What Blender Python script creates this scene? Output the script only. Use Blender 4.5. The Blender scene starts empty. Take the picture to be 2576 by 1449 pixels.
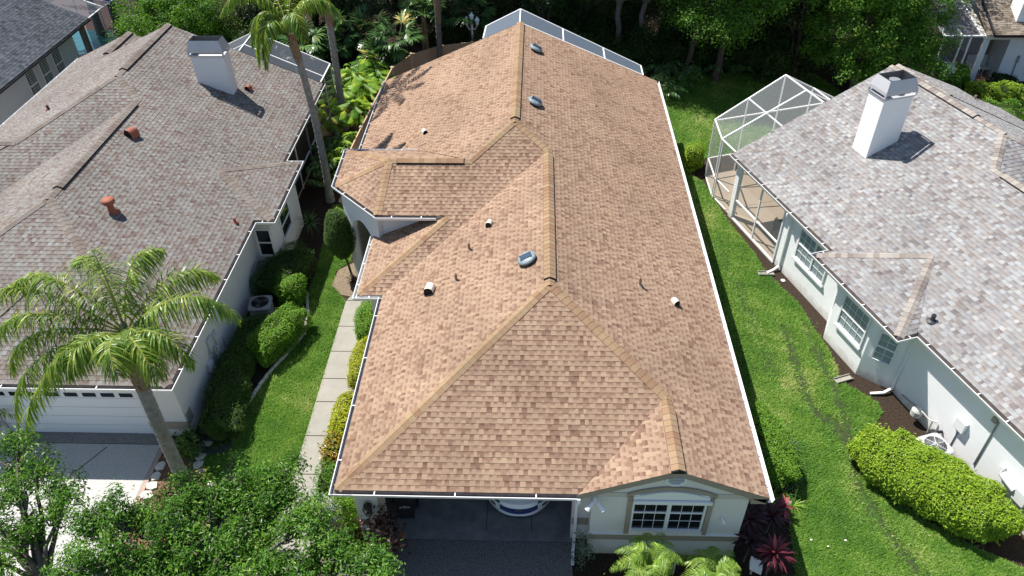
import bpy, math, random
import numpy as np
from mathutils import Vector, Matrix

S = bpy.context.scene
C = S.collection
R = math.radians

# ------------------------------------------------------------------ camera, sky, sun, exposure
def make_camera():
    f, pitch, yaw, roll = 1910.5 / 2576.0, R(39.855), R(-2.252), R(-0.889)
    fw = Vector((math.sin(yaw) * math.cos(pitch), math.cos(yaw) * math.cos(pitch), -math.sin(pitch)))
    rt = Vector((math.cos(yaw), -math.sin(yaw), 0))
    up = rt.cross(fw)
    r2 = rt * math.cos(roll) + up * math.sin(roll)
    u2 = up * math.cos(roll) - rt * math.sin(roll)
    m = Matrix((r2, u2, -fw)).transposed().to_4x4()
    m.translation = Vector((4.961, -11.205, 18.85))
    cam = bpy.data.cameras.new('camera')
    cam.sensor_width = 36.0
    cam.lens = 36.0 * f
    cam.clip_start = 0.1
    cam.clip_end = 600
    o = bpy.data.objects.new('camera', cam)
    o.matrix_world = m
    C.objects.link(o)
    S.camera = o
make_camera()

SUN_DIR = Vector((0.49, -0.365, -1.0)).normalized()      # the way the light travels
SUN_EL = math.asin(-SUN_DIR.z)
w = bpy.data.worlds.new('World')
S.world = w
w.use_nodes = True
nt = w.node_tree
bg = nt.nodes['Background']
sky = nt.nodes.new('ShaderNodeTexSky')
sky.sky_type = 'NISHITA'
sky.sun_disc = False
sky.sun_elevation = SUN_EL
sky.sun_rotation = math.atan2(-SUN_DIR.x, -SUN_DIR.y)
sky.air_density = 1.0
sky.dust_density = 0.6
sky.ozone_density = 1.2
nt.links.new(sky.outputs['Color'], bg.inputs['Color'])
bg.inputs['Strength'].default_value = 0.09
sl = bpy.data.lights.new('sun', 'SUN')
sl.energy = 5.0
sl.angle = R(0.5)
sl.color = (1.0, 0.955, 0.89)
so = bpy.data.objects.new('sun', sl)
so.rotation_euler = SUN_DIR.to_track_quat('-Z', 'Y').to_euler()
so.location = (0, 0, 60)
C.objects.link(so)
S.view_settings.view_transform = 'Standard'
S.view_settings.look = 'None'
S.view_settings.gamma = 1.0
S.view_settings.use_curve_mapping = False
S.view_settings.exposure = 0.68
S.cycles.max_bounces = 8
S.cycles.transparent_max_bounces = 24

# ------------------------------------------------------------------ materials
MATS = {}
def nodes(name):
    m = bpy.data.materials.new(name)
    m.use_nodes = True
    t = m.node_tree
    return m, t, t.nodes['Principled BSDF']

def spec(b, v):
    b.inputs['Specular IOR Level'].default_value = v

def mat(name, col, rough=0.6, sp=0.3, noise=0.0, nscale=6.0, col2=None, bump=0.0, bscale=60.0, metal=0.0, coat=0.0, splash=None):
    """plain surface; noise>0 mottles it between col and col2, bump>0 roughens it"""
    if name in MATS: return MATS[name]
    m, t, b = nodes(name)
    c = (*col, 1)
    b.inputs['Base Color'].default_value = c
    b.inputs['Roughness'].default_value = rough
    b.inputs['Metallic'].default_value = metal
    b.inputs['Coat Weight'].default_value = coat
    spec(b, sp)
    tc = t.nodes.new('ShaderNodeTexCoord')
    if noise > 0:
        n = t.nodes.new('ShaderNodeTexNoise')
        n.inputs['Scale'].default_value = nscale
        n.inputs['Detail'].default_value = 8
        n.inputs['Roughness'].default_value = 0.65
        t.links.new(tc.outputs['Object'], n.inputs['Vector'])
        mr = t.nodes.new('ShaderNodeMapRange')
        mr.inputs[1].default_value = 0.35; mr.inputs[2].default_value = 0.68
        mr.inputs[4].default_value = noise
        t.links.new(n.outputs['Fac'], mr.inputs[0])
        mx = t.nodes.new('ShaderNodeMix'); mx.data_type = 'RGBA'
        mx.inputs[6].default_value = c
        mx.inputs[7].default_value = (*(col2 or tuple(x * 0.5 for x in col)), 1)
        t.links.new(mr.outputs[0], mx.inputs[0])
        t.links.new(mx.outputs[2], b.inputs['Base Color'])
    if splash:                                              # mud splashed on the foot of the wall, ragged at its top
        sz = t.nodes.new('ShaderNodeSeparateXYZ'); t.links.new(tc.outputs['Object'], sz.inputs[0])
        n4 = t.nodes.new('ShaderNodeTexNoise'); n4.inputs['Scale'].default_value = 5.0; n4.inputs['Detail'].default_value = 9; t.links.new(tc.outputs['Object'], n4.inputs['Vector'])
        a4 = t.nodes.new('ShaderNodeMath'); a4.operation = 'MULTIPLY_ADD'; a4.inputs[1].default_value = -0.55; t.links.new(n4.outputs['Fac'], a4.inputs[0]); t.links.new(sz.outputs[2], a4.inputs[2])
        r4 = t.nodes.new('ShaderNodeMapRange'); r4.inputs[1].default_value = -0.28; r4.inputs[2].default_value = 0.10; r4.inputs[3].default_value = 0.65; r4.inputs[4].default_value = 0.0; t.links.new(a4.outputs[0], r4.inputs[0])
        x4 = t.nodes.new('ShaderNodeMix'); x4.data_type = 'RGBA'; t.links.new(r4.outputs[0], x4.inputs[0]); x4.inputs[7].default_value = (*splash, 1)
        src = b.inputs['Base Color'].links[0].from_socket; t.links.new(src, x4.inputs[6]); t.links.new(x4.outputs[2], b.inputs['Base Color'])
    if bump > 0:
        n2 = t.nodes.new('ShaderNodeTexNoise')
        n2.inputs['Scale'].default_value = bscale
        n2.inputs['Detail'].default_value = 4
        t.links.new(tc.outputs['Object'], n2.inputs['Vector'])
        bp = t.nodes.new('ShaderNodeBump')
        bp.inputs['Strength'].default_value = bump
        bp.inputs['Distance'].default_value = 0.02
        t.links.new(n2.outputs['Fac'], bp.inputs['Height'])
        t.links.new(bp.outputs['Normal'], b.inputs['Normal'])
    MATS[name] = m
    return m

def ramp_node(t, stops):
    r = t.nodes.new('ShaderNodeValToRGB')
    e = r.color_ramp.elements
    while len(e) < len(stops): e.new(0.5)
    for i, (p, c) in enumerate(stops):
        e[i].position = p
        e[i].color = (*c, 1)
    return r

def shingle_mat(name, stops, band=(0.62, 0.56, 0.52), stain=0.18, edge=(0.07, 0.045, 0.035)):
    """laminated shingles: each tab its own tone, a printed dark band at the head of every recessed tab"""
    m, t, b = nodes(name)
    L = t.links.new
    at = t.nodes.new('ShaderNodeAttribute'); at.attribute_name = 'tab'
    sx = t.nodes.new('ShaderNodeSeparateColor'); L(at.outputs['Color'], sx.inputs[0])
    rp = ramp_node(t, stops); L(sx.outputs[0], rp.inputs[0])
    uv = t.nodes.new('ShaderNodeUVMap'); uv.uv_map = 'tabuv'
    su = t.nodes.new('ShaderNodeSeparateXYZ'); L(uv.outputs[0], su.inputs[0])
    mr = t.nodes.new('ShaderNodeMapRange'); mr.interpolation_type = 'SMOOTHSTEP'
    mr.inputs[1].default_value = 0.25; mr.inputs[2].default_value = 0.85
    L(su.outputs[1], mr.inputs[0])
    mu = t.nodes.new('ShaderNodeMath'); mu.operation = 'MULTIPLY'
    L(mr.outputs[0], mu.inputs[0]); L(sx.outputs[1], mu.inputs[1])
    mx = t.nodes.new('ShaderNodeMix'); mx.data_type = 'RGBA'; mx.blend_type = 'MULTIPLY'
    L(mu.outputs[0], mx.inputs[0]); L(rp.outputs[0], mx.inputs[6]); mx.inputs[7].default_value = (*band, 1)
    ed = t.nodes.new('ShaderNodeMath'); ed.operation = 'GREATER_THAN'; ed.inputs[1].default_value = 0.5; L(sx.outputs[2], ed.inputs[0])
    m3 = t.nodes.new('ShaderNodeMix'); m3.data_type = 'RGBA'; L(ed.outputs[0], m3.inputs[0]); L(mx.outputs[2], m3.inputs[6]); m3.inputs[7].default_value = (*edge, 1)  # dark cut edge, deepened to paint the shadow line under each course
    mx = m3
    tc = t.nodes.new('ShaderNodeTexCoord')
    def nz(scale, lo, hi, d=6):
        n = t.nodes.new('ShaderNodeTexNoise'); n.inputs['Scale'].default_value = scale; n.inputs['Detail'].default_value = d
        L(tc.outputs['Object'], n.inputs['Vector'])
        q = t.nodes.new('ShaderNodeMapRange'); q.inputs[1].default_value = 0.3; q.inputs[2].default_value = 0.7
        q.inputs[3].default_value = lo; q.inputs[4].default_value = hi
        L(n.outputs['Fac'], q.inputs[0]); return q.outputs[0]
    k = t.nodes.new('ShaderNodeMath'); k.operation = 'MULTIPLY'
    L(nz(60, 0.80, 1.16, 3), k.inputs[0]); L(nz(0.45, 1 - stain, 1.06), k.inputs[1])
    hs = t.nodes.new('ShaderNodeHueSaturation'); L(k.outputs[0], hs.inputs['Value']); L(mx.outputs[2], hs.inputs['Color'])
    L(hs.outputs[0], b.inputs['Base Color'])
    n3 = t.nodes.new('ShaderNodeTexNoise'); n3.inputs['Scale'].default_value = 220
    L(tc.outputs['Object'], n3.inputs['Vector'])
    bp = t.nodes.new('ShaderNodeBump'); bp.inputs['Strength'].default_value = 0.5; bp.inputs['Distance'].default_value = 0.004
    L(n3.outputs['Fac'], bp.inputs['Height']); L(bp.outputs[0], b.inputs['Normal'])
    b.inputs['Roughness'].default_value = 0.92; spec(b, 0.15)
    return m

def leaf_mat(name, stops, rough=0.42, sp=0.45, trans=0.30, tcol=None):
    """foliage: each leaf its own tone, light comes through it"""
    if name in MATS: return MATS[name]
    m, t, b = nodes(name)
    L = t.links.new
    at = t.nodes.new('ShaderNodeAttribute'); at.attribute_name = 'tab'
    sx = t.nodes.new('ShaderNodeSeparateColor'); L(at.outputs['Color'], sx.inputs[0])
    rp = ramp_node(t, stops); L(sx.outputs[0], rp.inputs[0])
    L(rp.outputs[0], b.inputs['Base Color'])
    b.inputs['Roughness'].default_value = rough; spec(b, sp)
    tr = t.nodes.new('ShaderNodeBsdfTranslucent')
    hs = t.nodes.new('ShaderNodeHueSaturation'); hs.inputs['Saturation'].default_value = 1.15; hs.inputs['Value'].default_value = 1.25
    L(rp.outputs[0], hs.inputs['Color']); L(hs.outputs[0], tr.inputs['Color'])
    mx = t.nodes.new('ShaderNodeMixShader'); mx.inputs[0].default_value = trans
    L(b.outputs[0], mx.inputs[1]); L(tr.outputs[0], mx.inputs[2])
    L(mx.outputs[0], t.nodes['Material Output'].inputs['Surface'])
    MATS[name] = m
    return m

def screen_mat(name, col, opac):
    m, t, b = nodes(name)
    b.inputs['Base Color'].default_value = (*col, 1); b.inputs['Roughness'].default_value = 0.7; spec(b, 0.2)
    tr = t.nodes.new('ShaderNodeBsdfTransparent')
    mx = t.nodes.new('ShaderNodeMixShader'); mx.inputs[0].default_value = opac
    t.links.new(tr.outputs[0], mx.inputs[1]); t.links.new(b.outputs[0], mx.inputs[2])
    t.links.new(mx.outputs[0], t.nodes['Material Output'].inputs['Surface'])
    return m

def glass_mat(name, col, rough=0.06):
    return mat(name, col, rough=rough, sp=0.6, noise=0.5, nscale=1.3, col2=tuple(c * 1.8 + 0.004 for c in col))

# ------------------------------------------------------------------ mesh helpers
class MB:
    def __init__(s): s.v = []; s.f = []; s.m = []
    def add(s, vs, fs, mi=0):
        n = len(s.v); s.v += [tuple(map(float, q)) for q in vs]
        for q in fs: s.f.append([n + i for i in q]); s.m.append(mi)
        return s
    def poly(s, pts, mi=0): return s.add(pts, [range(len(pts))], mi)
    def box(s, a, b, mi=0):
        (x0, y0, z0), (x1, y1, z1) = a, b
        return s.add([(x0,y0,z0),(x1,y0,z0),(x1,y1,z0),(x0,y1,z0),(x0,y0,z1),(x1,y0,z1),(x1,y1,z1),(x0,y1,z1)],
                     [(3,2,1,0),(4,5,6,7),(0,1,5,4),(1,2,6,5),(2,3,7,6),(3,0,4,7)], mi)
    def prism(s, pts, z0, z1, mi=0):
        n = len(pts)
        a = sum(pts[i][0]*pts[(i+1)%n][1]-pts[(i+1)%n][0]*pts[i][1] for i in range(n))
        if a < 0: pts = list(pts)[::-1]
        vs = [(p[0], p[1], z0) for p in pts] + [(p[0], p[1], z1) for p in pts]
        return s.add(vs, [list(range(n))[::-1], list(range(n, 2*n))] + [(i, (i+1)%n, n+(i+1)%n, n+i) for i in range(n)], mi)
    def slab(s, pts, d, mi=0):
        """3-D polygon pushed along vector d"""
        n = len(pts); P = [Vector(p) for p in pts]; d = Vector(d)
        vs = P + [p + d for p in P]
        return s.add(vs, [list(range(n))[::-1], list(range(n, 2*n))] + [(i, (i+1)%n, n+(i+1)%n, n+i) for i in range(n)], mi)
    def beam(s, p, q, wd, ht=None, mi=0, up=(0,0,1)):
        ht = ht or wd; p, q = Vector(p), Vector(q); d = (q-p).normalized()
        u = Vector(up)
        if abs(d.dot(u)) > 0.98: u = Vector((0,1,0))
        a = d.cross(u).normalized() * wd/2; b = a.normalized().cross(d).normalized() * ht/2
        vs = [p-a-b, p+a-b, p+a+b, p-a+b, q-a-b, q+a-b, q+a+b, q-a+b]
        return s.add(vs, [(0,1,2,3),(7,6,5,4),(1,0,4,5),(2,1,5,6),(3,2,6,7),(0,3,7,4)], mi)
    def tube(s, path, r, n=8, mi=0, cap=True):
        P = [Vector(p) for p in path]; rs = r if isinstance(r, (list, tuple)) else [r]*len(P)
        base = len(s.v); prev = None
        for i, p in enumerate(P):
            d = (P[min(i+1, len(P)-1)] - P[max(i-1, 0)]).normalized()
            ref = prev if prev is not None else (Vector((1,0,0)) if abs(d.x) < 0.9 else Vector((0,1,0)))
            a = (ref - d * ref.dot(d)).normalized(); b = d.cross(a); prev = a
            for k in range(n):
                t = 2*math.pi*k/n
                s.v.append(tuple(p + (a*math.cos(t) + b*math.sin(t)) * rs[i]))
        for i in range(len(P)-1):
            for k in range(n):
                s.f.append([base+i*n+k, base+i*n+(k+1)%n, base+(i+1)*n+(k+1)%n, base+(i+1)*n+k]); s.m.append(mi)
        if cap:
            s.f.append([base+k for k in range(n)][::-1]); s.m.append(mi)
            s.f.append([base+(len(P)-1)*n+k for k in range(n)]); s.m.append(mi)
        return s
    def lathe(s, prof, c, n=16, mi=0, sx=1.0, sy=1.0, sq=0.0):
        base = len(s.v)
        for (r, z) in prof:
            for k in range(n):
                t = 2*math.pi*k/n; ct, st = math.cos(t), math.sin(t)
                q = 1.0
                if sq: q = 1/ (abs(ct)**(2+sq*6) + abs(st)**(2+sq*6)) ** (1/(2+sq*6))
                s.v.append((c[0]+r*q*ct*sx, c[1]+r*q*st*sy, c[2]+z))
        for i in range(len(prof)-1):
            for k in range(n):
                s.f.append([base+i*n+k, base+i*n+(k+1)%n, base+(i+1)*n+(k+1)%n, base+(i+1)*n+k]); s.m.append(mi)
        s.f.append([base+k for k in range(n)][::-1]); s.m.append(mi)
        s.f.append([base+(len(prof)-1)*n+k for k in range(n)]); s.m.append(mi)
        return s
    def build(s, name, mats, parent=None, smooth=False, local=False, bevel=0):
        me = bpy.data.meshes.new(name)
        me.from_pydata(s.v, [], s.f)
        if not isinstance(mats, (list, tuple)): mats = [mats]
        for q in mats: me.materials.append(q)
        me.polygons.foreach_set('material_index', s.m)
        if smooth: me.polygons.foreach_set('use_smooth', [True]*len(s.f))
        me.update()
        return link(name, me, parent, local, bevel)

def link(name, me, parent=None, local=False, bevel=0):
    o = bpy.data.objects.new(name, me); C.objects.link(o)
    if parent is not None:
        o.parent = parent
        if not local: o.matrix_parent_inverse = WORLD[parent.name].inverted()
    WORLD[o.name] = WORLD[parent.name].copy() if (parent is not None and local) else Matrix.Identity(4)
    if bevel:
        b = o.modifiers.new('bevel', 'BEVEL'); b.width = bevel; b.segments = 2; b.limit_method = 'ANGLE'
    return o
WORLD = {}

def thing(name, label, cat, loc=(0,0,0), rz=0.0, group=None):
    o = bpy.data.objects.new(name, None); C.objects.link(o)
    o.empty_display_size = 0.2
    o.location = loc; o.rotation_euler = (0, 0, rz)
    WORLD[o.name] = Matrix.Translation(Vector(loc)) @ Matrix.Rotation(rz, 4, 'Z')
    return tag(o, label, cat, group)
def tag(o, label=None, cat=None, group=None, kind=None):
    if label: o['label'] = label
    if cat: o['category'] = cat
    if group: o['group'] = group
    if kind: o['kind'] = kind
    return o
def copy_thing(root, loc, rz=0.0, label=None, group=None, scale=1.0):
    c = root.copy(); C.objects.link(c)
    c.location = loc; c.rotation_euler = (0, 0, rz); c.scale = (scale,)*3
    if label: c['label'] = label
    if group: c['group'] = group
    for ch in root.children:
        d = ch.copy(); C.objects.link(d); d.parent = c
        for g in ch.children:
            e = g.copy(); C.objects.link(e); e.parent = d
    return c

def np_mesh(name, V, F, tab, mats, parent=None, local=False, uv=None, mi=None, smooth=False):
    """V (n,3); F list of index arrays of equal or mixed length -> mesh with a face attribute 'tab' (tone, flag)"""
    me = bpy.data.meshes.new(name)
    V = np.asarray(V, dtype=np.float32)
    if isinstance(F, np.ndarray):
        lens = np.full(len(F), F.shape[1], dtype=np.int32); idx = F.ravel().astype(np.int32)
    else:
        lens = np.array([len(f) for f in F], dtype=np.int32)
        idx = np.fromiter((i for f in F for i in f), dtype=np.int32)
    me.vertices.add(len(V)); me.vertices.foreach_set('co', V.ravel())
    me.loops.add(len(idx)); me.loops.foreach_set('vertex_index', idx)
    me.polygons.add(len(lens))
    st = np.zeros(len(lens), dtype=np.int32); st[1:] = np.cumsum(lens)[:-1]
    me.polygons.foreach_set('loop_start', st)
    if not isinstance(mats, (list, tuple)): mats = [mats]
    for q in mats: me.materials.append(q)
    if mi is not None: me.polygons.foreach_set('material_index', np.asarray(mi, dtype=np.int32))
    me.polygons.foreach_set('use_smooth', np.full(len(lens), bool(smooth)))
    me.update(calc_edges=True)
    a = me.attributes.new('tab', 'FLOAT_COLOR', 'FACE')
    col = np.ones((len(lens), 4), dtype=np.float32)
    tab = np.asarray(tab, dtype=np.float32)
    col[:, :tab.shape[1]] = tab
    a.data.foreach_set('color', col.ravel())
    if uv is not None:
        l = me.uv_layers.new(name='tabuv'); l.data.foreach_set('uv', np.asarray(uv, dtype=np.float32).ravel())
    return link(name, me, parent, local)

# ------------------------------------------------------------------ roofs
def clip(poly, edges):
    for (a, n) in edges:
        out = []
        for i in range(len(poly)):
            p, q = poly[i], poly[(i+1) % len(poly)]
            dp = (p[0]-a[0])*n[0] + (p[1]-a[1])*n[1]; dq = (q[0]-a[0])*n[0] + (q[1]-a[1])*n[1]
            if dp >= 0: out.append(p)
            if (dp >= 0) != (dq >= 0):
                t = dp/(dp-dq); out.append((p[0]+t*(q[0]-p[0]), p[1]+t*(q[1]-p[1])))
        poly = out
        if len(poly) < 3: return []
    return poly

def shingle_roof(name, facets, material, parent, seed=1, ex=0.147, local=False, tw=(0.075, 0.165), dark=0.13, thick=0.011):
    """facets: list of lists of convex coplanar 3-D polygons"""
    rng = random.Random(seed)
    V = []; F = []; T = []; UV = []
    for polys in facets:
        P = [Vector(p) for p in polys[0]]
        n = Vector((0, 0, 0))
        for i in range(len(P)):
            a, b = P[i], P[(i+1) % len(P)]
            n += Vector(((a.y-b.y)*(a.z+b.z), (a.z-b.z)*(a.x+b.x), (a.x-b.x)*(a.y+b.y)))
        n.normalize()
        if n.z < 0: n = -n
        U = Vector((0, 0, 1)).cross(n).normalized(); W = n.cross(U)
        allp = [Vector(p) for pl in polys for p in pl]
        O = min(allp, key=lambda p: p.z)
        regs = []
        for pl in polys:
            q = [((Vector(p)-O).dot(U), (Vector(p)-O).dot(W)) for p in pl]
            ar = sum(q[i][0]*q[(i+1)%len(q)][1]-q[(i+1)%len(q)][0]*q[i][1] for i in range(len(q)))
            if ar < 0: q = q[::-1]
            ed = []
            for i in range(len(q)):
                a, b = q[i], q[(i+1) % len(q)]
                ed.append((a, (-(b[1]-a[1]), b[0]-a[0])))
            regs.append((q, ed, min(x for x, y in q), max(x for x, y in q), min(y for x, y in q), max(y for x, y in q)))
            k = len(V)                                            # deck under the tabs
            for (x, y) in q: V.append(O + U*x + W*y - n*0.004)
            F.append(list(range(k, k+len(q)))); T.append((0.1, 0, 0)); UV += [(0, 0)]*len(q)
        vmin = min(r[4] for r in regs); vmax = max(r[5] for r in regs)
        j = 0
        v0 = vmin
        while v0 < vmax:
            v1 = v0 + ex
            us = [r for r in regs if r[5] > v0 and r[4] < v1]
            if us:
                lo = min(r[2] for r in us); hi = max(r[3] for r in us)
                x = lo - rng.uniform(0, 0.3); tooth = rng.random() < 0.5
                shade = rng.uniform(-0.05, 0.05)
                while x < hi:
                    wd = rng.uniform(*tw)
                    x1 = x + wd
                    tone = min(1, max(0, rng.betavariate(5.0, 3.2) + shade + (0.05 if tooth else -0.03)))
                    if rng.random() < dark: tone = rng.uniform(0.02, 0.32)
                    h = thick * (1.0 if tooth else 0.55)
                    for (q, ed, a0, a1, b0, b1) in us:
                        if x1 < a0 or x > a1: continue
                        c = [(x, v0), (x1, v0), (x1, v1), (x, v1)]
                        if not all((p[0]-a[0])*m[0]+(p[1]-a[1])*m[1] >= 0 for p in c for (a, m) in ed):
                            c = clip(c, ed)
                            if not c: continue
                        k = len(V)
                        low = []
                        for i, (cx, cy) in enumerate(c):
                            fr = (cy-v0)/ex
                            V.append(O + U*cx + W*cy + n*(0.001 + h*(1-fr)))
                            UV.append(((cx-x)/wd, fr))
                            if fr < 1e-4: low.append(i)
                        F.append(list(range(k, k+len(c)))); T.append((tone, 0.0 if tooth else 1.0, 0))
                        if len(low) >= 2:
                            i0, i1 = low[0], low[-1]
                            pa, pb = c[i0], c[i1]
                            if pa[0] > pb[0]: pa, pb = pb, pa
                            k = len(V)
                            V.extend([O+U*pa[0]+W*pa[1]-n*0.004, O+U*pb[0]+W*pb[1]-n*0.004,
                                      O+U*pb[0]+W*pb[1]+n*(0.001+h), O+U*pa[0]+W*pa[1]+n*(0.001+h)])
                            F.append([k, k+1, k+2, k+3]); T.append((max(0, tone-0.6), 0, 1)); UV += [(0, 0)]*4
                    x = x1; tooth = not tooth
            v0 = v1; j += 1
    return np_mesh(name, [tuple(v) for v in V], F, T, material, parent, local, uv=UV)

def cap_line(name, p0, p1, na, nb, material, parent, seed=0, ex=0.20, wd=0.15, lift=0.0, local=False):
    """row of cap shingles laid from p0 (lower end) to p1 over the crease of two roof planes with normals na, nb"""
    rng = random.Random(seed * 7 + 3)
    p0, p1 = Vector(p0), Vector(p1); L = (p1-p0).length; d = (p1-p0)/L
    sides = []
    for nn in (na, nb):
        nn = Vector(nn).normalized()
        s = d.cross(nn).normalized()
        if s.z > 0 or (abs(s.z) < 1e-4): s = -s if s.z > 0 else s
        sides.append((s, nn))
    mid = (sides[0][1] + sides[1][1]).normalized()
    # keep the two strips on opposite sides
    V = []; F = []; T = []; UV = []
    n = max(1, int(round(L/ex))); e = L/n
    for i in range(n):
        a, b = i*e - (0.012 if i else 0), (i+1)*e
        tone = rng.choice([rng.uniform(0.75, 1.0), rng.uniform(0.5, 0.8), rng.uniform(0.05, 0.4)])
        def ring(t, h):
            c = p0 + d*t
            (sa, qa), (sb, qb) = sides
            return [c + sa*wd + qa*(h+lift), c + sa*wd*0.25 + (qa*0.6+mid*0.4)*(h+lift+0.006), c + mid*(h+lift+0.012),
                    c + sb*wd*0.25 + (qb*0.6+mid*0.4)*(h+lift+0.006), c + sb*wd + qb*(h+lift)]
        lo = ring(a, 0.028); hi = ring(b, 0.019); fl = ring(a, -0.01 - lift*0.0)
        k = len(V); V.extend(lo + hi + fl)
        for q in range(4):
            F.append([k+q, k+q+1, k+5+q+1, k+5+q]); T.append((tone, 0, 0)); UV += [(0, .1), (1, .1), (1, .9), (0, .9)]
            F.append([k+10+q, k+10+q+1, k+q+1, k+q]); T.append((max(0, tone-0.4), 0, 0)); UV += [(0, 0)]*4
        fh = ring(b, -0.01)
        k2 = len(V); V.extend(fh)
        for (i0, i1) in ((0, 0), (4, 4)):
            F.append([k+10+i0, k+i0, k+5+i0, k2+i0]); T.append((max(0, tone-0.3), 0, 0)); UV += [(0, 0)]*4
    return np_mesh(name, [tuple(v) for v in V], F, T, material, parent, local, uv=UV)

def ridge_vent(p0, p1, na, nb, capmat, black, parent, seed=0, local=False):
    """raised vent under the ridge caps: dark plastic sides, caps on top"""
    p0, p1 = Vector(p0), Vector(p1); d = (p1-p0).normalized()
    m = MB()
    A = []
    for nn in (na, nb):
        nn = Vector(nn).normalized(); s = d.cross(nn).normalized()
        if s.z > 0: s = -s
        A.append((s, nn))
    (sa, qa), (sb, qb) = A
    mid = (qa+qb).normalized()
    def ring(c): return [c+sa*0.172-qa*0.004, c+sa*0.172+qa*0.052, c+mid*0.064, c+sb*0.172+qb*0.052, c+sb*0.172-qb*0.004]
    r0, r1 = ring(p0), ring(p1)
    m.add(r0 + r1, [(0,1,6,5),(1,2,7,6),(2,3,8,7),(3,4,9,8),(4,3,2,1,0),(5,6,7,8,9)])
    v = m.build('ridge_vent', black, parent, local=local)
    e = d*0.02
    cap_line('vent_cap', p0+e, p1-e, na, nb, capmat, v, seed, lift=0.050, wd=0.158, local=local)
    return v

def offset_path(pts, o, side):
    """plan offset of an open polyline with mitred corners"""
    out = []
    P = [Vector((p[0], p[1])) for p in pts]
    for i in range(len(P)):
        ns = []
        for a, b in ((i-1, i), (i, i+1)):
            if 0 <= a and b < len(P):
                d = (P[b]-P[a]).normalized(); ns.append(Vector((d.y, -d.x))*side)
        nn = ns[0] if len(ns) == 1 else (ns[0]+ns[1])/(1+ns[0].dot(ns[1]))
        out.append((P[i].x+nn.x*o, P[i].y+nn.y*o, pts[i][2]))
    return out

def gutter(pts, side, mats, parent, local=False, straps=0.95, name='gutter', w=0.125):
    """open trough hung along a roof edge; pts run along the shingle edge, side=+1 hangs it to the right of travel"""
    m = MB()
    prof = [(0.0, -0.02, 0), (0.004, -0.115, 1), (w*0.75, -0.115, 1), (w-0.012, -0.03, 0), (w-0.012, -0.018, 0), (w+0.006, -0.018, 0), (w+0.006, -0.035, 0), (w*0.8, -0.135, 0), (-0.012, -0.135, 0)]
    rows = [offset_path(pts, o, side) for (o, z, _) in prof]
    vs = []
    for (o, z, _), r in zip(prof, rows): vs += [(p[0], p[1], p[2]+z) for p in r]
    n = len(pts); fs0 = []; fs1 = []
    for k in range(len(prof)-1):
        for i in range(n-1):
            q = (k*n+i, k*n+i+1, (k+1)*n+i+1, (k+1)*n+i)
            (fs1 if k in (0, 1) else fs0).append(q)
    base = len(m.v); m.add(vs, fs0, 0)
    for q in fs1: m.f.append([base+i for i in q]); m.m.append(1)
    for e in (0, n-1): m.f.append([base+k*n+e for k in range(len(prof))]); m.m.append(0)
    for i in range(n-1):
        a, b = Vector(pts[i]), Vector(pts[i+1]); L = (b-a).length
        k = max(1, int(L/straps))
        d = (b-a).normalized(); s = Vector((d.y, -d.x, 0))*side
        for j in range(k):
            c = a + d*(L*(j+0.5)/k)
            m.beam(c + s*0.0 + Vector((0,0,-0.012)), c + s*(w) + Vector((0,0,-0.012)), 0.03, 0.006, 2)
    return m.build(name, mats, parent, local=local)

def wall_run(m, pts, z0, z1, t=0.15, mi=0, closed=False):
    n = len(pts)
    for i in range(n if closed else n-1):
        a, b = Vector((*pts[i], 0)), Vector((*pts[(i+1) % n], 0))
        d = (b-a).normalized(); nn = Vector((-d.y, d.x, 0))*t          # thickness to the left of travel
        m.prism([a[:2], b[:2], (b+nn)[:2], (a+nn)[:2]], z0, z1, mi)
    return m

def window(parent, o, u, wd, ht, frame, pane, cols=3, rows=4, sash=True, local=False, dep=0.05, bar=0.013, name='window', lab=None):
    """framed window lying on a wall: o = lower left corner seen from outside, u = plan direction to the right"""
    u = Vector((u[0], u[1], 0)).normalized(); n = Vector((u.y, -u.x, 0)); o = Vector(o); z = Vector((0, 0, 1))
    m = MB()
    def bar_(x0, z0, x1, z1, d0, d1, mi=0):
        q = [o+u*x0+z*z0, o+u*x1+z*z0, o+u*x1+z*z1, o+u*x0+z*z1]
        m.slab([p+n*d0 for p in q], n*(d1-d0), mi)
    fw = 0.05
    bar_(-fw, -fw, 0, ht+fw, 0, dep); bar_(wd, -fw, wd+fw, ht+fw, 0, dep); bar_(0, -fw, wd, 0, 0, dep+0.02); bar_(0, ht, wd, ht+fw, 0, dep)
    if sash: bar_(0, ht*0.5-0.025, wd, ht*0.5+0.025, 0.012, dep*0.85)
    for i in range(1, cols): bar_(wd*i/cols-bar/2, 0.0, wd*i/cols+bar/2, ht, 0.014, dep*0.55)
    for j in range(1, rows):
        if sash and abs(j/rows-0.5) < 0.02: continue
        bar_(0, ht*j/rows-bar/2, wd, ht*j/rows+bar/2, 0.014, dep*0.5)
    w_ = m.build(name, frame, parent, local=local)
    if lab: w_['label'] = lab
    g = MB(); q = [o+n*0.010, o+u*wd+n*0.010, o+u*wd+z*ht+n*0.010, o+z*ht+n*0.010]; g.poly(q)
    g.build('pane', pane, w_, local=local)
    return w_

# ------------------------------------------------------------------ foliage helpers
RG = np.random.default_rng(11)
def unit(v): return v / (np.linalg.norm(v, axis=-1, keepdims=True) + 1e-9)
def rdir(n): return unit(RG.normal(size=(n, 3)))

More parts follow.
